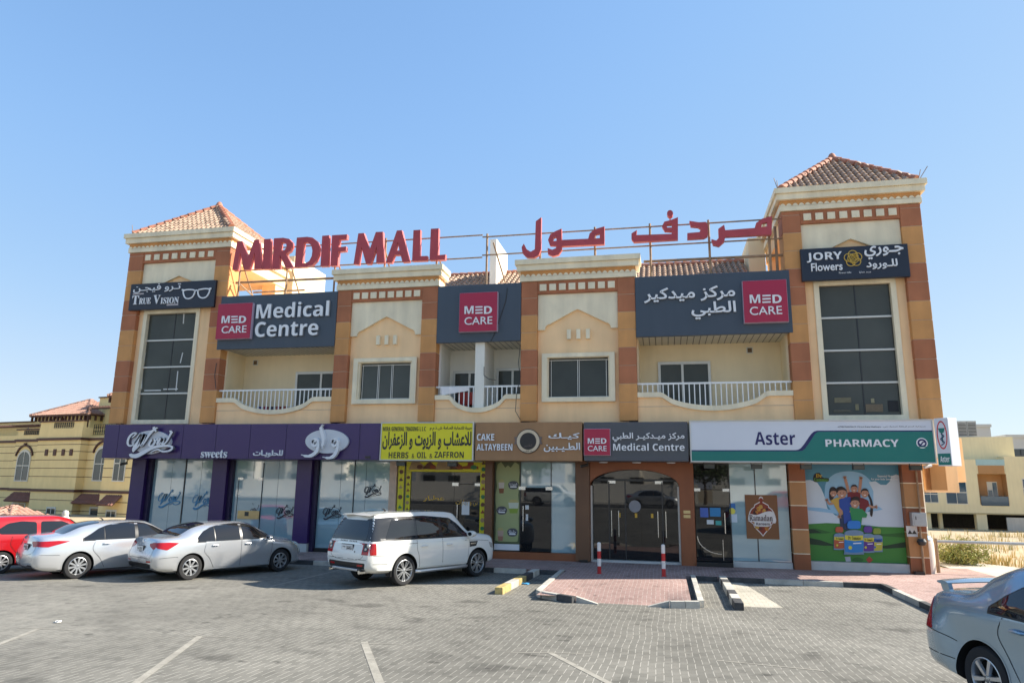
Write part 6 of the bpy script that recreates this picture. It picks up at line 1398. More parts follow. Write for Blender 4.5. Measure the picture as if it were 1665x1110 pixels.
# ---- white off-roader
def suv_stations():
    W = .955
    return [
     S(-2.30, .42, (.60,.42), (.80,.48), (.86,.74), (.85,1.02), (.80,1.18), (.72,1.42), (.52,1.69), 1.72, (.06,.05,.01,0,.05,.08,.16,.25,.25)),
     S(-2.22, .38, (.66,.37), (.87,.46), (.92,.74), (.91,1.03), (.86,1.18), (.745,1.47), (.57,1.745), 1.77, (.03,.02,0,0,.02,.05,.11,.19,.19)),
     S(-2.0, .34, (.70,.33), (.92,.42), (W,.74), (.945,1.04), (.885,1.18), (.765,1.50), (.60,1.745), 1.775, (0,0,0,0,0,0,0,.06,.06)),
     S(-1.5, .32, (.72,.31), (.93,.40), (W+.005,.74), (.945,1.05), (.88,1.20), (.765,1.58), (.62,1.775), 1.80),
     S(-.6, .32, (.72,.31), (.93,.40), (W,.74), (.94,1.05), (.875,1.20), (.765,1.60), (.62,1.79), 1.812),
     S(.2, .32, (.72,.31), (.93,.40), (W,.74), (.94,1.05), (.875,1.20), (.76,1.58), (.61,1.775), 1.80),
     S(.55, .32, (.72,.31), (.93,.40), (W,.74), (.94,1.05), (.875,1.19), (.755,1.52), (.61,1.735), 1.765),
     S(.95, .32, (.72,.31), (.93,.40), (W,.74), (.94,1.05), (.885,1.13), (.76,1.30), (.60,1.46), 1.49),
     S(1.25, .33, (.72,.32), (.93,.41), (W,.74), (.93,1.06), (.89,1.12), (.78,1.18), (.55,1.22), 1.235),
     S(1.7, .34, (.72,.33), (.93,.42), (W,.74), (.915,1.05), (.86,1.11), (.74,1.155), (.45,1.175), 1.18),
     S(2.15, .34, (.68,.33), (.90,.42), (.93,.72), (.88,1.03), (.82,1.08), (.70,1.115), (.4,1.13), 1.135),
     S(2.36, .36, (.62,.36), (.84,.44), (.87,.70), (.80,.99), (.74,1.04), (.62,1.075), (.35,1.09), 1.095),
     S(2.44, .38, (.56,.38), (.76,.46), (.80,.70), (.73,.95), (.67,1.0), (.56,1.03), (.3,1.045), 1.05, (-.04,-.03,0,0,-.02,-.03,-.04,-.04,-.04))]
loc, hd = at_wheel((-6.72,-5.45), (-5.41,-3.09), 2.745, .92, -1.37)
dlo = rounded([(-2.27,1.15), (1.08,1.14), (.86,1.315), (.60,1.52), (.34,1.665), (-.6,1.745), (-1.5,1.735), (-2.08,1.70)], .04)
def glow(pts): return rounded(pts, .03)
def suv_badge(t, bvh):
    plate_text(t, bvh, -.02, .965, .46, .15, '84466', small='DUBAI')
    for i, ch in enumerate('RANGE ROVER'):
        if ch == ' ': continue
        y = .33-.066*i; c = on(bvh, y, 1.13, 'B'); q = MB(); lettering(q, ch, -.016, .016, -.018, .018, .003, -.006, 'b', to=lambda a, b, w_: (c.x-w_-.003, c.y-a, c.z+b), res=1)
        part('lettering', q, ctrim, t, local=True)
    for s in (1, -1):
        for u, v, r in ((.80, 1.035, .062), (.735, .955, .042)):
            c = on(bvh, s*u, v, 'B'); q = MB()
            q.lathe([(0, -.02), (r*.7, -.02), (r, -.008), (r, .02)], c, 'y', 20); M_ = Matrix.Translation(c) @ Matrix.Rotation(-pi/2, 4, 'Z') @ Matrix.Translation(-c); q.xf(M_); part('lamp_ring', q, clamp, t, smooth=True, local=True)
    c = on(bvh, -.35, .88, 'B'); q = MB(); q.prism(circle(0, 0, .02, 10), .004, -.01, to=lambda a, b, w_: (c.x-w_, c.y+a, c.z+b)); part('tow_dot', q, ctrim, t, local=True)
    q = MB()
    for s in (-1, 1): q.tube([(-2.60, s*.62, .40), (-2.2, s*.6, .40)], .045, 10)
    part('exhaust', q, cchr, t, smooth=True, local=True)
    q = MB(); q.box(-2.60, -2.50, -.52, .52, .415, .475); part('tow_guard', q, alloy, t, bevel=.012, local=True)
    q = MB(); P = []
    for y in [-.63+1.26*i/12 for i in range(13)]:
        e = .03*(1-(y/.63)**2); P.append([(RM(-2.15)-e, y, 1.785-abs(y)*.03), (RM(-2.03), y, 1.822+e*.3-abs(y)*.04), (RM(-1.9), y, 1.822+e*.3-abs(y)*.05), (RM(-1.96), y, 1.72)])
    q.grid(P); part('roof_spoiler', q, whitep, t, smooth=True, local=True)
    for s in (-1, 1):
        q = MB(); q.tube([(-.98, s*.90, .335), (-.9, s*.935, .325), (.85, s*.935, .325), (.95, s*.9, .335)], .045, 8); part('side_step', q, alloy, t, smooth=True, local=True)
        q = MB(); q.box(-1.83, -1.80, s*.72, s*.93, .26, .62); q.box(.93, .95, s*.72, s*.93, .26, .5); part('mud_flap', q, ctrim, t, local=True)
    c = on(bvh, -1.35, 0, 'T'); q = MB(); q.tube([c, c+Vector((-.06, 0, .05)), c+Vector((-.13, 0, .055))], [.03, .02, .005], 6); part('antenna', q, ctrim, t, smooth=True, local=True)
gblk = mat('gloss_black', (.03,.032,.036), .04, 0, spec=.6)
rgl = rounded([(-.68,1.19), (.68,1.19), (.665,1.33), (.56,1.60), (.5,1.645), (-.5,1.645), (-.56,1.60), (-.665,1.33)], .04)
make_car('white_offroad_car', 'white boxy off-road car with black window surround, parked before the yellow herb shop', loc, hd, suv_stations(), (-1.37, 1.375, .93, .378, .27, .445), whitep,
  dict(remap=RM, res=.03, spokes=7, rim=.72, twin=True, sill=.36, lipm=whitep, lipw=.03, spoke_w=.05, patches=[
    ('window_trim', dlo, 'LR', .007, gblk, None),
    ('side_window', glow([(-1.90,1.18), (-1.02,1.18), (-1.0,1.66), (-1.1,1.69), (-1.66,1.68)]), 'LR', .011, cglass, None),
    ('side_window', glow([(-.93,1.18), (-.12,1.18), (-.14,1.70), (-.92,1.705)]), 'LR', .011, cglass, None), ('side_window', glow([(.0,1.18), (.98,1.175), (.82,1.315), (.57,1.495), (.31,1.63), (-.01,1.70)]), 'LR', .011, cglass, None),
    ('rear_window', rgl, 'B', .009, cglass, None), ('windscreen', rounded([(1.22,-.74), (1.26,0), (1.22,.74), (.66,.66), (.62,0), (.66,-.66)], .06), 'T', .005, cglass, None),
    ('door', [(-.96,1.135), (-.96,.9), (-.90,.74), (-.84,.40), (-.04,.39), (-.06,1.135)], 'LR', .003, whitep, [door_handle(-.72, .96, whitep, .24)]), ('door', [(-.03,1.135), (-.01,.39), (.93,.39), (1.0,1.13)], 'LR', .003, whitep, [door_handle(.22, .96, whitep, .24)]),
    ('side_vent', [(1.02,1.0), (1.36,1.0), (1.28,.87), (1.02,.85)], 'LR', .004, ctrim, None), ('side_vent', [(1.05,.955), (1.28,.955), (1.26,.925), (1.05,.925)], 'LR', .012, cchr, None),
    ('fuel_flap', rounded([(-1.72,.92), (-1.5,.92), (-1.5,1.06), (-1.72,1.06)], .04), 'R', .004, whitep, None),
    ('tail_lamp', [(-2.27,1.10), (-2.26,.82), (-2.13,.82), (-2.14,1.10)], 'LR', .006, rlamp, None),
    ('window_trim', rounded([(-.83,1.165), (.83,1.165), (.80,1.30), (.67,1.60), (.60,1.655), (-.60,1.655), (-.67,1.60), (-.80,1.30)], .03), 'B', .004, gblk, None),
    ('tail_lamp', [(.62,1.10), (.845,1.10), (.86,.82), (.62,.82)], 'B', .007, rlamp, None), ('tail_lamp', [(-.62,1.10), (-.845,1.10), (-.86,.82), (-.62,.82)], 'B', .007, rlamp, None),
    ('lamp_cover', [(.66,1.09), (.82,1.09), (.82,.90), (.66,.90)], 'B', .010, ctrim, None), ('lamp_cover', [(-.66,1.09), (-.82,1.09), (-.82,.90), (-.66,.90)], 'B', .010, ctrim, None),
    ('headlamp', [(2.0,.96), (2.3,.90), (2.3,.76), (2.08,.80)], 'LR', .005, clamp, None),
    ('rear_bumper', rounded([(-.72,.42), (.72,.42), (.76,.62), (-.76,.62)], .04), 'B', .004, ctrim, None), ('reflector', [(.48,.53), (.68,.54), (.68,.58), (.48,.58)], 'B', .008, rlamp, None), ('reflector', [(-.48,.53), (-.68,.54), (-.68,.58), (-.48,.58)], 'B', .008, rlamp, None),
    ('garnish', [(-.56,1.065), (.56,1.065), (.56,1.085), (-.56,1.085)], 'B', .008, cchr, None)],
    seams=[([(-.60,1.16), (-.60,.72), (.60,.72), (.60,1.16)], 'B'), ([(-2.2,.80), (-1.84,.79)], 'LR'), ([(-.975,1.14), (-.97,.9), (-.91,.74), (-.85,.39)], 'LR'), ([(-.045,1.14), (-.025,.39)], 'LR'), ([(1.01,1.13), (.94,.39)], 'LR'), ([(-2.0,1.04), (-1,1.05), (1.0,1.04), (2.0,.985)], 'LR'), ([(-.86,.52), (0,.51), (.92,.52)], 'LR'), ([(-2.2,.60), (-1.84,.58)], 'LR'), ([(-.8,.70), (.8,.70)], 'B')],
    extra=[suv_badge, mirror(.95, 1.22, .93, whitep, 1.25)]), (.05, .1))
# ---- red hatchback at the left edge
def hatch_stations():
    W = .80
    return [
     S(-1.75, .30, (.5,.30), (.66,.36), (.70,.60), (.69,.90), (.65,1.06), (.57,1.28), (.4,1.42), 1.44, (.1,.08,.02,0,.07,.12,.2,.28,.28)),
     S(-1.66, .26, (.56,.25), (.74,.33), (.77,.62), (.755,.92), (.71,1.07), (.60,1.33), (.45,1.475), 1.495, (.05,.04,0,0,.03,.06,.12,.18,.18)),
     S(-1.4, .22, (.6,.21), (.78,.3), (W,.64), (.79,.95), (.735,1.09), (.63,1.40), (.5,1.51), 1.53),
     S(-.8, .2, (.62,.19), (.79,.27), (W,.64), (.79,.95), (.725,1.12), (.63,1.43), (.5,1.53), 1.55),
     S(0, .2, (.62,.19), (.79,.27), (W,.64), (.785,.93), (.725,1.1), (.62,1.42), (.5,1.525), 1.545),
     S(.45, .2, (.62,.19), (.79,.27), (W,.64), (.785,.92), (.73,1.06), (.61,1.33), (.48,1.44), 1.46),
     S(1.0, .2, (.62,.19), (.79,.27), (W,.64), (.77,.90), (.72,.96), (.62,1.03), (.45,1.09), 1.11),
     S(1.4, .22, (.6,.2), (.77,.28), (.78,.62), (.72,.84), (.66,.89), (.54,.94), (.35,.96), .965),
     S(1.72, .24, (.5,.24), (.66,.32), (.66,.58), (.58,.74), (.52,.78), (.42,.81), (.25,.82), .825),
     S(1.78, .26, (.44,.26), (.58,.34), (.58,.56), (.5,.70), (.44,.73), (.36,.75), (.22,.76), .765)]
hR = radians(62); dR = Vector((cos(hR), sin(hR))); nR = Vector((-dR.y, dR.x)); cR = Vector((-18.1,-6.7))+dR*1.2+nR*.76
make_car('red_hatchback_car', 'small red hatchback car at the left edge of the photo', (cR.x, cR.y, 0), hR, hatch_stations(), (-1.2, 1.18, .775, .295, .185, .345), redp,
  dict(spokes=9, rim=.68, sill=.25, patches=[
    ('window_trim', rounded([(-1.38,1.02), (1.02,.97), (.62,1.28), (.3,1.42), (-.7,1.44), (-1.2,1.38), (-1.42,1.15)], .05), 'LR', .002, redp, None),
    ('side_window', rounded([(-1.30,1.06), (-.40,1.03), (-.42,1.37), (-.8,1.40), (-1.12,1.35), (-1.36,1.18)], .06), 'LR', .006, cglass, None), ('side_window', rounded([(-.30,1.03), (.80,1.0), (.50,1.27), (.24,1.38), (-.31,1.385)], .05), 'LR', .006, cglass, None),
    ('rear_window', rounded([(-.54,1.05), (.54,1.05), (.48,1.36), (-.48,1.36)], .06), 'B', .005, cglass, None), ('windscreen', rounded([(1.0,-.62), (1.03,0), (1.0,.62), (.48,.55), (.46,0), (.48,-.55)], .05), 'T', .004, cglass, None),
    ('door', [(-.98,.98), (-1.0,.75), (-.82,.5), (-.72,.28), (-.36,.28), (-.36,1.0)], 'LR', .003, redp, [door_handle(-.52, .95, redp)]), ('door', [(-.34,1.0), (-.34,.28), (.72,.28), (.8,.95)], 'LR', .003, redp, [door_handle(-.18, .9, redp)]),
    ('tail_lamp', rounded([(-1.68,1.12), (-1.68,.86), (-1.56,.86), (-1.50,1.14)], .02), 'LR', .005, rlamp, None), ('headlamp', [(1.3,.82), (1.62,.68), (1.66,.76), (1.5,.86)], 'LR', .005, clamp, None)],
    seams=[([(-1.0,1.0), (-1.02,.75), (-.83,.5), (-.73,.28)], 'LR'), ([(-.35,1.02), (-.35,.28)], 'LR')], extra=[mirror(.72, 1.0, .77, redp)]), (.05, .08))

print('BLUE', cB, zB, hgt(cB.y))
# two more cars across the street, only seen mirrored in the shop glass
for src, x, rz, lab in (('white_offroad_car', -9.5, 0., 'white off-road car parked across the street'), ('silver_saloon_car', -1.0, 0., 'silver saloon car parked across the street'), ('red_hatchback_car', 9.0, pi, 'small red hatchback parked across the street')):
    dup(bpy.data.objects[src], (x, -36.5, .88), rz, lab)
# ------------------------------------------------------------------ neighbours: villas, far blocks, the field; and the street behind the camera
vcream = mat('villa_yellow_render', (.82,.64,.31), .85, .06, .8, bump=.1, fine=.03, streak=.04)
vbrown = mat('villa_brown_trim', (.085,.035,.025), .6, .1, 2)
vtile = mat('villa_roof_tile', (.44,.25,.18), .75, .25, 3, fine=.1)
vglass = mat('villa_glass', (.05,.055,.05), .05, 0, spec=.7)
vwhite = mat('villa_window_frame', (.62,.60,.52), .5, .04, 4)
iron = mat('wrought_iron', (.03,.025,.02), .5, .1, 5)
def archwin(t, x0, x1, z0, z1, y, cols=2, arched=True, trim=True):
    # recessed window with frame and panes; facade plane y, looking along -y
    xm, r = (x0+x1)/2, (x1-x0)/2
    top = [(xm+r*cos(a), z1-r*.6+r*.6*sin(a)) for a in [pi*i/10 for i in range(11)]] if arched else [(x1, z1), (x0, z1)]
    o = [(x0, z0), (x1, z0)]+top
    f = MB(); inn = [(xm+(p[0]-xm)*.88, z0+.09+(p[1]-z0)*.9) for p in o]; f.prism(o, y-.05, y+.05, [inn]); 
    f.box(xm-.045, xm+.045, y-.045, y+.04, z0+.05, z1-.08) if cols > 1 else None; f.box(x0+.05, x1-.05, y-.04, y+.04, z0+(z1-z0)*.48, z0+(z1-z0)*.48+.07)
    w_ = part('window', f, vwhite, t); g_ = MB(); g_.prism(inn, y-.012, y+.0); part('pane', g_, vglass, w_)
    if trim and arched:
        tr = [(xm+(r+.35)*cos(a), z1-r*.6+(r*.6+.35)*sin(a)) for a in [pi*(.08+.84*i/12) for i in range(13)]]
        b = MB(); stroke(b, tr, .14, y-.14, y+.02, k=0); b.box(xm-.16, xm+.16, y-.2, y, z1+.28, z1+.55); b.box(x0-.75, x0-.3, y-.14, y, z1-r*.5, z1-r*.5+.13) if z0 > 6.4 else None; part('window_trim', b, vbrown, w_)
def tile_hip(t, x0, x1, y0, y1, z0, apex):
    m = MB(); A = Vector(apex); cs = [Vector((x0, y0, z0)), Vector((x1, y0, z0)), Vector((x1, y1, z0)), Vector((x0, y1, z0))]
    m.add([*cs, A], [(0,1,4), (1,2,4), (2,3,4), (3,0,4), (0,3,2,1)])
    for i in (0, 1, 3):
        a, b = cs[i], cs[(i+1) % 4]; U = (b-a); wid = U.length; U.normalize(); f = (A-a).dot(U); V = (A-a)-U*f; h = V.length; V.normalize()
        tile_slope(m, a, U, V, wid, h, lambda v, f=f, h=h: f*v/h, lambda v, f=f, h=h, wid=wid: wid-(wid-f)*v/h, tw=.36, tl=.5)
        hip_line(m, a+Vector((0, 0, .05)), A, .14, 0)
    fr = FR[t]; m.xf(fr); part('roof', m, vtile, t, smooth=True, angle=50)
    b = MB(); n = int((x1-x0)/.75)
    for i in range(n+1): x = x0+.25+(x1-x0-.5)*i/n; b.box(x-.07, x+.07, y0+.05, y0+.3, z0-.5, z0-.02)
    ny = max(1, int((y1-y0)/.75))
    for i in range(ny+1): y = y0+.25+(y1-y0-.5)*i/ny; b.box(x1-.3, x1-.05, y-.07, y+.07, z0-.5, z0-.02)
    b.box(x0, x1, y0+.02, y1-.02, z0-.1, z0-.003); b.xf(fr); part('eaves', b, vbrown, t)
# the villa is laid out in its own frame: x along its front, y into it, z up, origin at the left foot of the front
VO = Vector((-54.3, 25.36, -1.95)); VR = radians(-11)
V_ = thing('villa', 'large yellow villa with brown banding, arched windows and red tiled towers, left of the mall', 'house', tuple(VO), VR, scale=(.664, .75, 1))
def zc(z): return z if z < 7.75 else 7.75+(z-7.75)*.5
def vp(name, mb, m, **k): mb.v = [(p[0], p[1], zc(p[2])) for p in mb.v]; mb.xf(FR[V_]); return part(name, mb, m, V_, **k)
def vbox(name, m, *bs, **k):
    for b in bs: q = MB(); q.box(*b); vp(name, q, m, **k)
def bay(x0, x1, y, zt, bands=True, ret=6.):
    vbox('wall', vcream, (x0, x1, y, y+ret, -.2, zt))
    vbox('band', vbrown, (x0-.1, x1+.1, y-.12, y+ret*.98, 3.55, 3.75), (x0-.12, x1+.12, y-.15, y+ret*.98, 7.55, 7.75))
    g = MB()
    for z in (1.0, 2.1, 2.9, 4.7, 5.35, 6.0, 6.65, 7.2): g.box(x0-.012, x1+.012, y-.012, y+ret*.97, z, z+.045)
    vp('groove', g, vbrown)
def win(x0, x1, z0, z1, y, **k):
    # in the villa's own frame
    t = V_; n0 = len(bpy.data.objects); fr = FR[V_]
    a = MB(); hold = {}
    FR[V_] = Matrix.Identity(4); archwin(t, x0, x1, z0, z1, y, **k); FR[V_] = fr
bay(-16, .9, 2.5, 8.6); bay(.9, 7.2, 1.2, 8.6); bay(7.2, 14.9, 0, 9.4); bay(14.9, 20.6, -.0+.9, 8.0); bay(20.6, 25.5, -.9, 8.0, ret=9)
for a in ((1.7, 4.3, 4.3, 6.9, 1.17), (16.3, 18.9, 4.4, 7.1, .87)): win(*a)
win(22.3, 24.2, 4.4, 7.1, -.93)
for a in ((2.0, 4.6, .9, 2.6, 1.17), (10.6, 12.2, .2, 2.4, -.03), (16.6, 19.6, .2, 2.5, .87), (22.0, 23.6, .2, 2.4, -.93)): win(*a, arched=False)
for x in (9.1, 10.6, 12.1, 13.5): vbox('vent_block', vbrown, (x-.25, x+.25, -.08, .02, 6.35, 6.85))
# parapets with iron panels, upper storey, towers
vbox('parapet', vcream, (.9, 7.2, 1.25, 1.6, 8.6, 9.3), (7.2, 14.9, .05, .4, 9.4, 10.3)); vbox('coping', vbrown, (.8, 7.3, 1.1, 1.75, 9.3, 9.5), (7.1, 15.0, -.1, .55, 10.3, 10.5))
def lattice(x0, x1, z0, z1, y):
    q = MB(); q.box(x0, x1, y-.04, y, z0, z0+.06); q.box(x0, x1, y-.04, y, z1-.06, z1); n = max(2, int((x1-x0)/.35))
    for i in range(n+1): x = x0+(x1-x0)*i/n; q.box(x-.03, x+.03, y-.04, y, z0, z1)
    for i in range(n):
        x = x0+(x1-x0)*(i+.5)/n
        for zc in (z0+(z1-z0)*.3, z0+(z1-z0)*.7): stroke(q, [(x+.13*cos(a), zc+.13*sin(a)) for a in [2*pi*j/8 for j in range(8)]], .04, y-.03, y, closed=True, k=2)
    vp('iron_panel', q, iron)
lattice(2.3, 5.2, 8.5, 9.2, 1.19); lattice(9.8, 13.2, 9.25, 10.2, .03); lattice(15.2, 20.4, 8.3, 9.9, 1.1)
vbox('wall', vcream, (-16, 2.6, 4.5, 10, 8.6, 11.2), (-1.2, 9.5, 4.2, 9, 8.6, 12.1), (9.51, 14.5, 7, 12, 9.4, 12.0), (8.6, 15.8, 5.6, 11, 9.4, 15.2), (15.8, 24.5, 2.6, 9, 8.0, 14.4))
vbox('coping', vbrown, (-16.1, 2.7, 4.35, 10, 11.2, 11.4), (8.5, 15.9, 5.45, 11, 15.2, 15.4))
win(2.3, 4.6, 8.3, 9.5, 4.17); win(17.6, 20.4, 8.1, 9.9, 2.57)
fr = FR[V_]
tile_hip(V_, -1.6, 9.9, 3.7, 10.6, 9.95, (5.0, 6.8, 11.5)); tile_hip(V_, 15.4, 25.0, 2.0, 9.6, 11.15, (20.2, 5.8, 13.4))
# pergola and door hoods
q = MB()
for x0, x1, y, z in ((-14, 2.6, 3.2, 10.1), (9.4, 14.2, 4.2, 13.0)):
    q.box(x0, x1, y, y+.15, z, z+.25)
    for i in range(int((x1-x0)/.5)): q.box(x0+.2+.5*i, x0+.32+.5*i, y-.5, y+1.5, z+.25, z+.42)
q.box(8.9, 9.2, 4.0, 4.3, 9.4, 13.3); vp('pergola', q, vbrown)
for x0, x1, y in ((2.0, 7.0, 1.2), (14.7, 20.3, .9), (21.7, 24.2, -.9)):
    q = MB(); tile_slope(q, Vector((x0, y-1.0, 2.7)), Vector((1, 0, 0)), Vector((0, .82, .57)), x1-x0, 1.2, lambda v: 0, lambda v, w_=x1-x0: w_, tw=.36, tl=.4); q.add([(x0, y-1, 2.68), (x1, y-1, 2.68), (x1, y, 3.36), (x0, y, 3.36)], [(0,1,2,3)]); vp('door_hood', q, mat('villa_hood_tile', (.22,.10,.07), .7, .2, 3), smooth=True)
for x, y, z in ((1.0, 2.45, 9.6), (16.6, 2.5, 12.2)):
    q = MB(); q.lathe([(0, -.25), (.12, -.2), (.16, .15), (.05, .25), (0, .35)], (x, y-.2, z), n=10); vp('wall_lantern', q, iron)
# small garden kiosk roof and statue in front of the villa
kx, ky = -39.3, 13.4
t = thing('garden_kiosk', 'small kiosk with a red tiled hip roof behind the red hatchback', 'kiosk', (kx, ky, -1.75)); q = MB()
for a in (-1.4, 1.4):
    for b in (-1.4, 1.4): q.box(kx+a-.12, kx+a+.12, ky+b-.12, ky+b+.12, -1.75, -.1)
q.box(kx-1.6, kx+1.6, ky-1.6, ky+1.6, -.1, .12); part('posts', q, vcream, t); tile_hip(t, -1.7, 1.7, -1.7, 1.7, 1.9, (0, 0, 2.65))
sx_, sy_ = -36.6, 14.6; stt = MB()
stt.lathe([(.35, 0), (.35, 1.6), (.42, 1.7), (.2, 1.75), (.24, 1.95), (.3, 2.15), (.17, 2.35), (.2, 2.5), (.14, 2.65), (0, 2.7)], (sx_, sy_, -2.0), n=14); solo('garden_urn', 'pale stone urn on a pedestal before the yellow villa', 'urn', stt, plinth, smooth=True)
# ---- right side: beige apartment house beyond the field
bbeige = mat('beige_render', (.74,.64,.40), .85, .05, .6, bump=.08, streak=.05); bblue = mat('blue_glass', (.03,.07,.11), .04, 0, spec=.8); bor = mat('recess_orange', (.42,.22,.09), .8, .05, 1)
RO = Vector((18.6, 33.5, -.3)); RB = thing('apartment_house', 'beige apartment house with a recessed orange balcony and open parking, beyond the field', 'house', tuple(RO), radians(-2), scale=(.36, .5, .6)); FRB = FR[RB]
def rp(name, m, *bs, parent=None, **k):
    for b in bs: q = MB(); q.box(*b); q.xf(FRB); part(name, q, m, parent or RB, **k)
rp('wall', bbeige, (-4, 9.15, 0, 12, 2.35, 8.6), (14.2, 30, 0, 12, 2.35, 8.95), (9.15, 14.2, 1.6, 12, 2.35, 8.2), (9.15, 14.2, 0, 1.6, 2.35, 3.3), (9.1, 14.25, .0, 1.6, 6.9, 7.9))
rp('wall', bbeige, (7.2, 17.5, 2.5, 12, 8.61, 11.4)); rp('parapet', mat('pale_blue_band', (.35,.50,.50), .6), (9.16, 14.19, -.02, .2, 7.9, 8.6))
rp('balcony_recess', bor, (9.16, 14.19, 1.55, 1.59, 3.3, 6.9), (9.16, 9.2, .0, 1.6, 3.3, 6.9), (14.14, 14.19, .0, 1.6, 3.3, 6.9), (9.4, 14.0, -.05, -.01, 6.9, 7.88))
rp('balcony_glass', bblue, (9.3, 14.1, -.06, -.01, 3.2, 4.3)); rp('balcony_door', vwhite, (11.4, 13.2, 1.5, 1.55, 3.3, 6.0)); rp('pane', bblue, (11.5, 12.25, 1.48, 1.5, 3.4, 5.0), (12.35, 13.1, 1.48, 1.5, 3.4, 5.9))
def rwin(x0, x1, z0, z1):
    q = MB(); q.box(x0, x1, -.04, .03, z0, z1); q.xf(FRB); w_ = part('window', q, vwhite, RB); g_ = MB(); xm, zm = (x0+x1)/2, z0+(z1-z0)*.42
    for a, b in ((x0+.1, xm-.06), (xm+.06, x1-.1)):
        for c, d in ((z0+.1, zm-.05), (zm+.05, z1-.1)): g_.box(a, b, -.055, -.035, c, d)
    g_.xf(FRB); part('pane', g_, bblue, w_)
for a in ((-1.0, 1.8, 3.4, 5.9), (3.2, 7.0, 3.3, 6.6), (16.8, 18.1, 4.4, 6.4), (22, 25, 3.4, 6.0)): rwin(*a)
rp('band', mat('beige_band', (.45,.37,.2), .8), (-4, 30, -.1, .05, 2.2, 2.34)); rp('wall', inner, (-4, 30, 5, 5.2, -.1, 2.2)); rp('column', bbeige, (8.2, 10.0, .0, 1.0, -.1, 2.2), (-.5, .3, .5, 1.2, -.1, 2.2), (2.2, 2.8, 1.5, 2.2, -.1, 2.2), (20, 21.5, 0, 1, -.1, 2.2))
q = MB(); q.box(13.2, 45, -.4, -.15, -.1, 1.9); q.box(-6, 13.2, -.5, -.25, -.1, .35); q.xf(FRB); part('boundary_wall', q, mat('pale_wall', (.50,.47,.41), .85, .06, .7, streak=.08), RB)
acm = mat('ac_unit_grey', (.42,.42,.40), .5, .08, 4, metal=.2)
for i, x in enumerate((6.2, 8.0, 9.8)):
    q = MB(); q.box(x, x+1.7, 3.0, 4.2, 11.42 if x > 7 else 11.42, 13.4, 0); n = 9
    for j in range(n): q.box(x+.12, x+1.58, 2.97, 3.0, 11.6+.18*j, 11.68+.18*j, 1)
    q.xf(FRB); solo('air_conditioner', ('left', 'middle', 'right')[i]+' one of three grey air conditioners on the beige apartment roof', 'air conditioner', q, [acm, darkal], group='air conditioners on the apartment roof')
farw = mat('far_white_block', (.55,.54,.51), .85, .05, .5)
def farblock(x0, x1, y, z, lab, n=3, rows=2, m=farw):
    t = thing('far_building', lab, 'building', ((x0+x1)/2, y, -.1)); q = MB(); q.box(x0, x1, y, y+10, -.1, z); q.box(x0-.1, x1+.1, y-.1, y+10.1, z, z+.3); part('wall', q, m, t)
    for j in range(rows):
        for i in range(n):
            x = x0+(x1-x0)*(i+.5)/n; zc = z-1.8-3.3*j; q = MB(); q.box(x-.6, x+.6, y-.04, y, zc-.8, zc+.6); part('window', q, vglass, t)
    return t
farblock(30.1, 33.9, 60, 9.3, 'pale far block behind the beige apartment house, nearest the pharmacy box sign', 3, 3); farblock(35.3, 41, 60, 8.2, 'pale far block at the right edge beyond the beige apartment house', 5, 2)
# dry grass on the field and one green shrub
gm_ = mat('dry_grass', (.52,.40,.16), .9, .25, 1.5); gg = mat('green_grass', (.16,.19,.045), .9, .3, 2)
q = MB(); rn = random.Random(11)
def tuft(q, x, y, h, n, mi, sp=.16):
    for _ in range(n):
        a = rn.uniform(0, 2*pi); r = rn.uniform(0, sp); hh = h*rn.uniform(.5, 1.1); ln = rn.uniform(.1, .5)*hh; w_ = rn.uniform(.008, .018)
        bx_, by_ = x+r*cos(a), y+r*sin(a); dx, dy = ln*cos(a), ln*sin(a); px_, py_ = -sin(a)*w_, cos(a)*w_
        q.add([(bx_-px_, by_-py_, -.06), (bx_+px_, by_+py_, -.06), (bx_+dx*.4+px_*.7, by_+dy*.4+py_*.7, hh*.62), (bx_+dx*.4-px_*.7, by_+dy*.4-py_*.7, hh*.62), (bx_+dx, by_+dy, hh)], [(0,1,2,3), (3,2,4)], mi)
for _ in range(4600):
    y = 2.5+rn.random()**1.4*24; x = 10.5+.45*y*.0+rn.random()*(12+.8*y)
    if x < 14.6+max(0, (2.2-y)) and y < 7 and x < 14.2-.6*(y-2.2): continue
    dn = sin(x*.45+1.3)*cos(y*.38)+sin(x*.17-y*.23)
    if dn < .0 and rn.random() < .75: continue
    tuft(q, x, y, rn.uniform(.12, .38), 7, 0 if rn.random() < .88 else 1, .35)
solo('grass', 'tall dry yellow grass over the sandy field', 'grass', q, [gm_, gg], kind='stuff', origin=(0, 0, 0))
shx, shy = G(1560, 915, 0)
t = thing('shrub', 'rounded green shrub in the dry grass behind the corner pier', 'shrub', (shx, shy, 0)); q = MB(); l_ = MB()
for _ in range(26):
    a = rn.uniform(0, 2*pi); e = rn.uniform(.3, 1.4); ln = rn.uniform(.55, .95); p = Vector((shx+rn.uniform(-.3, .3), shy+rn.uniform(-.3, .3), 0)); d = Vector((cos(a)*cos(e), sin(a)*cos(e), sin(e))); l_.tube([p, p+d*ln*.6, p+d*ln], [.018, .012, .004], 5)
    for _ in range(120):
        s_ = p+d*ln*rn.uniform(.25, 1.05)+Vector((rn.gauss(0, .14), rn.gauss(0, .14), rn.gauss(0, .12))); u = Vector((rn.gauss(0, 1), rn.gauss(0, 1), rn.gauss(.4, 1))).normalized()*rn.uniform(.05, .1); v = u.cross(Vector((rn.gauss(0, 1), rn.gauss(0, 1), rn.gauss(0, 1)))).normalized()*.018
        q.add([s_-u, s_+v, s_+u, s_-v], [(0,1,2,3)], 0 if rn.random() < .7 else 1)
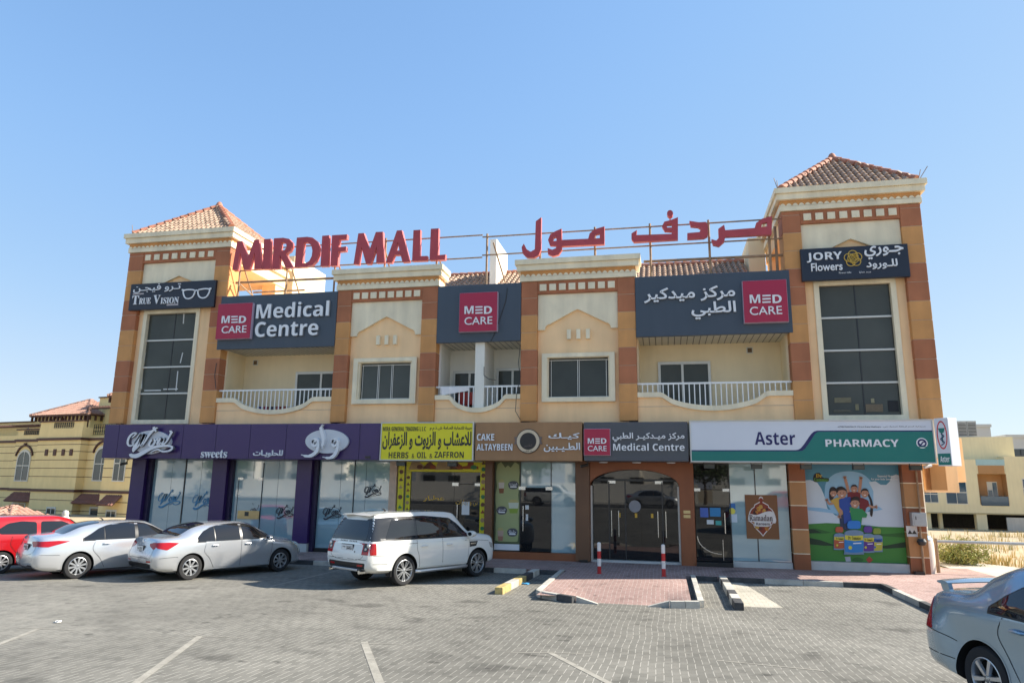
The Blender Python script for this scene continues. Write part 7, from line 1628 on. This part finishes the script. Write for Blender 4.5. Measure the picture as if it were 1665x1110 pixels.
part('foliage', q, [mat('shrub_leaf', (.22,.24,.06), .8, .3, 3), mat('shrub_leaf_dry', (.36,.33,.11), .8, .3, 3)], t); part('stems', l_, rusty, t)
# ---- across the street, behind the camera: the white villas that the shop glass mirrors
hwh = mat('street_villa_white', (.84,.80,.72), .85, .04, .6)
def street_villa(x, w_, h, lab, y=-62, col=hwh):
    t = thing('street_villa', lab, 'house', (x, y, .8)); q = MB(); q.box(x-w_/2, x+w_/2, y-9, y, .7, h); q.box(x-w_/2-.2, x+w_/2+.2, y-9.2, y+.2, h, h+.5); q.box(x-w_*.15, x+w_*.15, y-1, y+1.4, .7, h-1.5); part('wall', q, col, t)
    for j, zc in enumerate((2.6, 6.0)):
        for i in range(4):
            xx = x-w_/2+w_*(i+.5)/4; yy = y+(1.44 if abs(xx-x) < w_*.15 else .04); q = MB(); q.box(xx-.8, xx+.8, yy-.06, yy, zc-1.0, zc+1.1); part('window', q, vglass, t)
    q = MB(); q.box(x-w_/2-1.5, x+w_/2+1.5, y+7, y+7.25, .7, 2.9); solo('street_wall', 'white garden wall before the '+lab, 'wall', q, col)
for i, (x, w_, h) in enumerate(((-62, 15, 9.2), (-43, 14, 10), (-24, 15, 9), (-5, 14, 10.2), (14, 15, 9.3), (34, 15, 10), (55, 15, 9))): street_villa(x, w_, h, ('white villa across the street, house %s from the left' % ('one', 'two', 'three', 'four', 'five', 'six', 'seven')[i]))
trunkm = mat('bark', (.11,.075,.045), .9, .2, 5, bump=.4); leafm = mat('street_leaf', (.045,.075,.02), .8, .35, 2)
def tree(x, y, h, lab):
    t = thing('street_tree', lab, 'tree', (x, y, .8)); q = MB(); q.tube([(x, y, .7), (x+.1, y, h*.3), (x, y+.1, h*.55)], [.2, .15, .09], 8); l_ = MB()
    for i in range(7):
        a = i*.9; e = Vector((cos(a), sin(a), .8)); p = Vector((x, y, h*.45)); tip = p+e*h*.26; q.tube([p, p+e*h*.13, tip], [.07, .05, .02], 5)
        for _ in range(170):
            c = tip+Vector((rn.gauss(0, h*.1), rn.gauss(0, h*.1), rn.gauss(0, h*.08))); u = Vector((rn.gauss(0, 1), rn.gauss(0, 1), rn.gauss(0, 1))).normalized()*.2; v = u.cross(Vector((rn.gauss(0, 1), 1, .3))).normalized()*.09; l_.add([c-u, c+v, c+u, c-v], [(0,1,2,3)])
    part('trunk', q, trunkm, t); part('crown', l_, leafm, t)
for i, (x, h) in enumerate(((-52, 7), (-33, 6), (-15, 7.5), (4, 6.5), (24, 7), (44, 6.5))): tree(x, -52+(i % 2), h, 'green street tree across the road, number %s from the left' % ('one', 'two', 'three', 'four', 'five', 'six')[i])
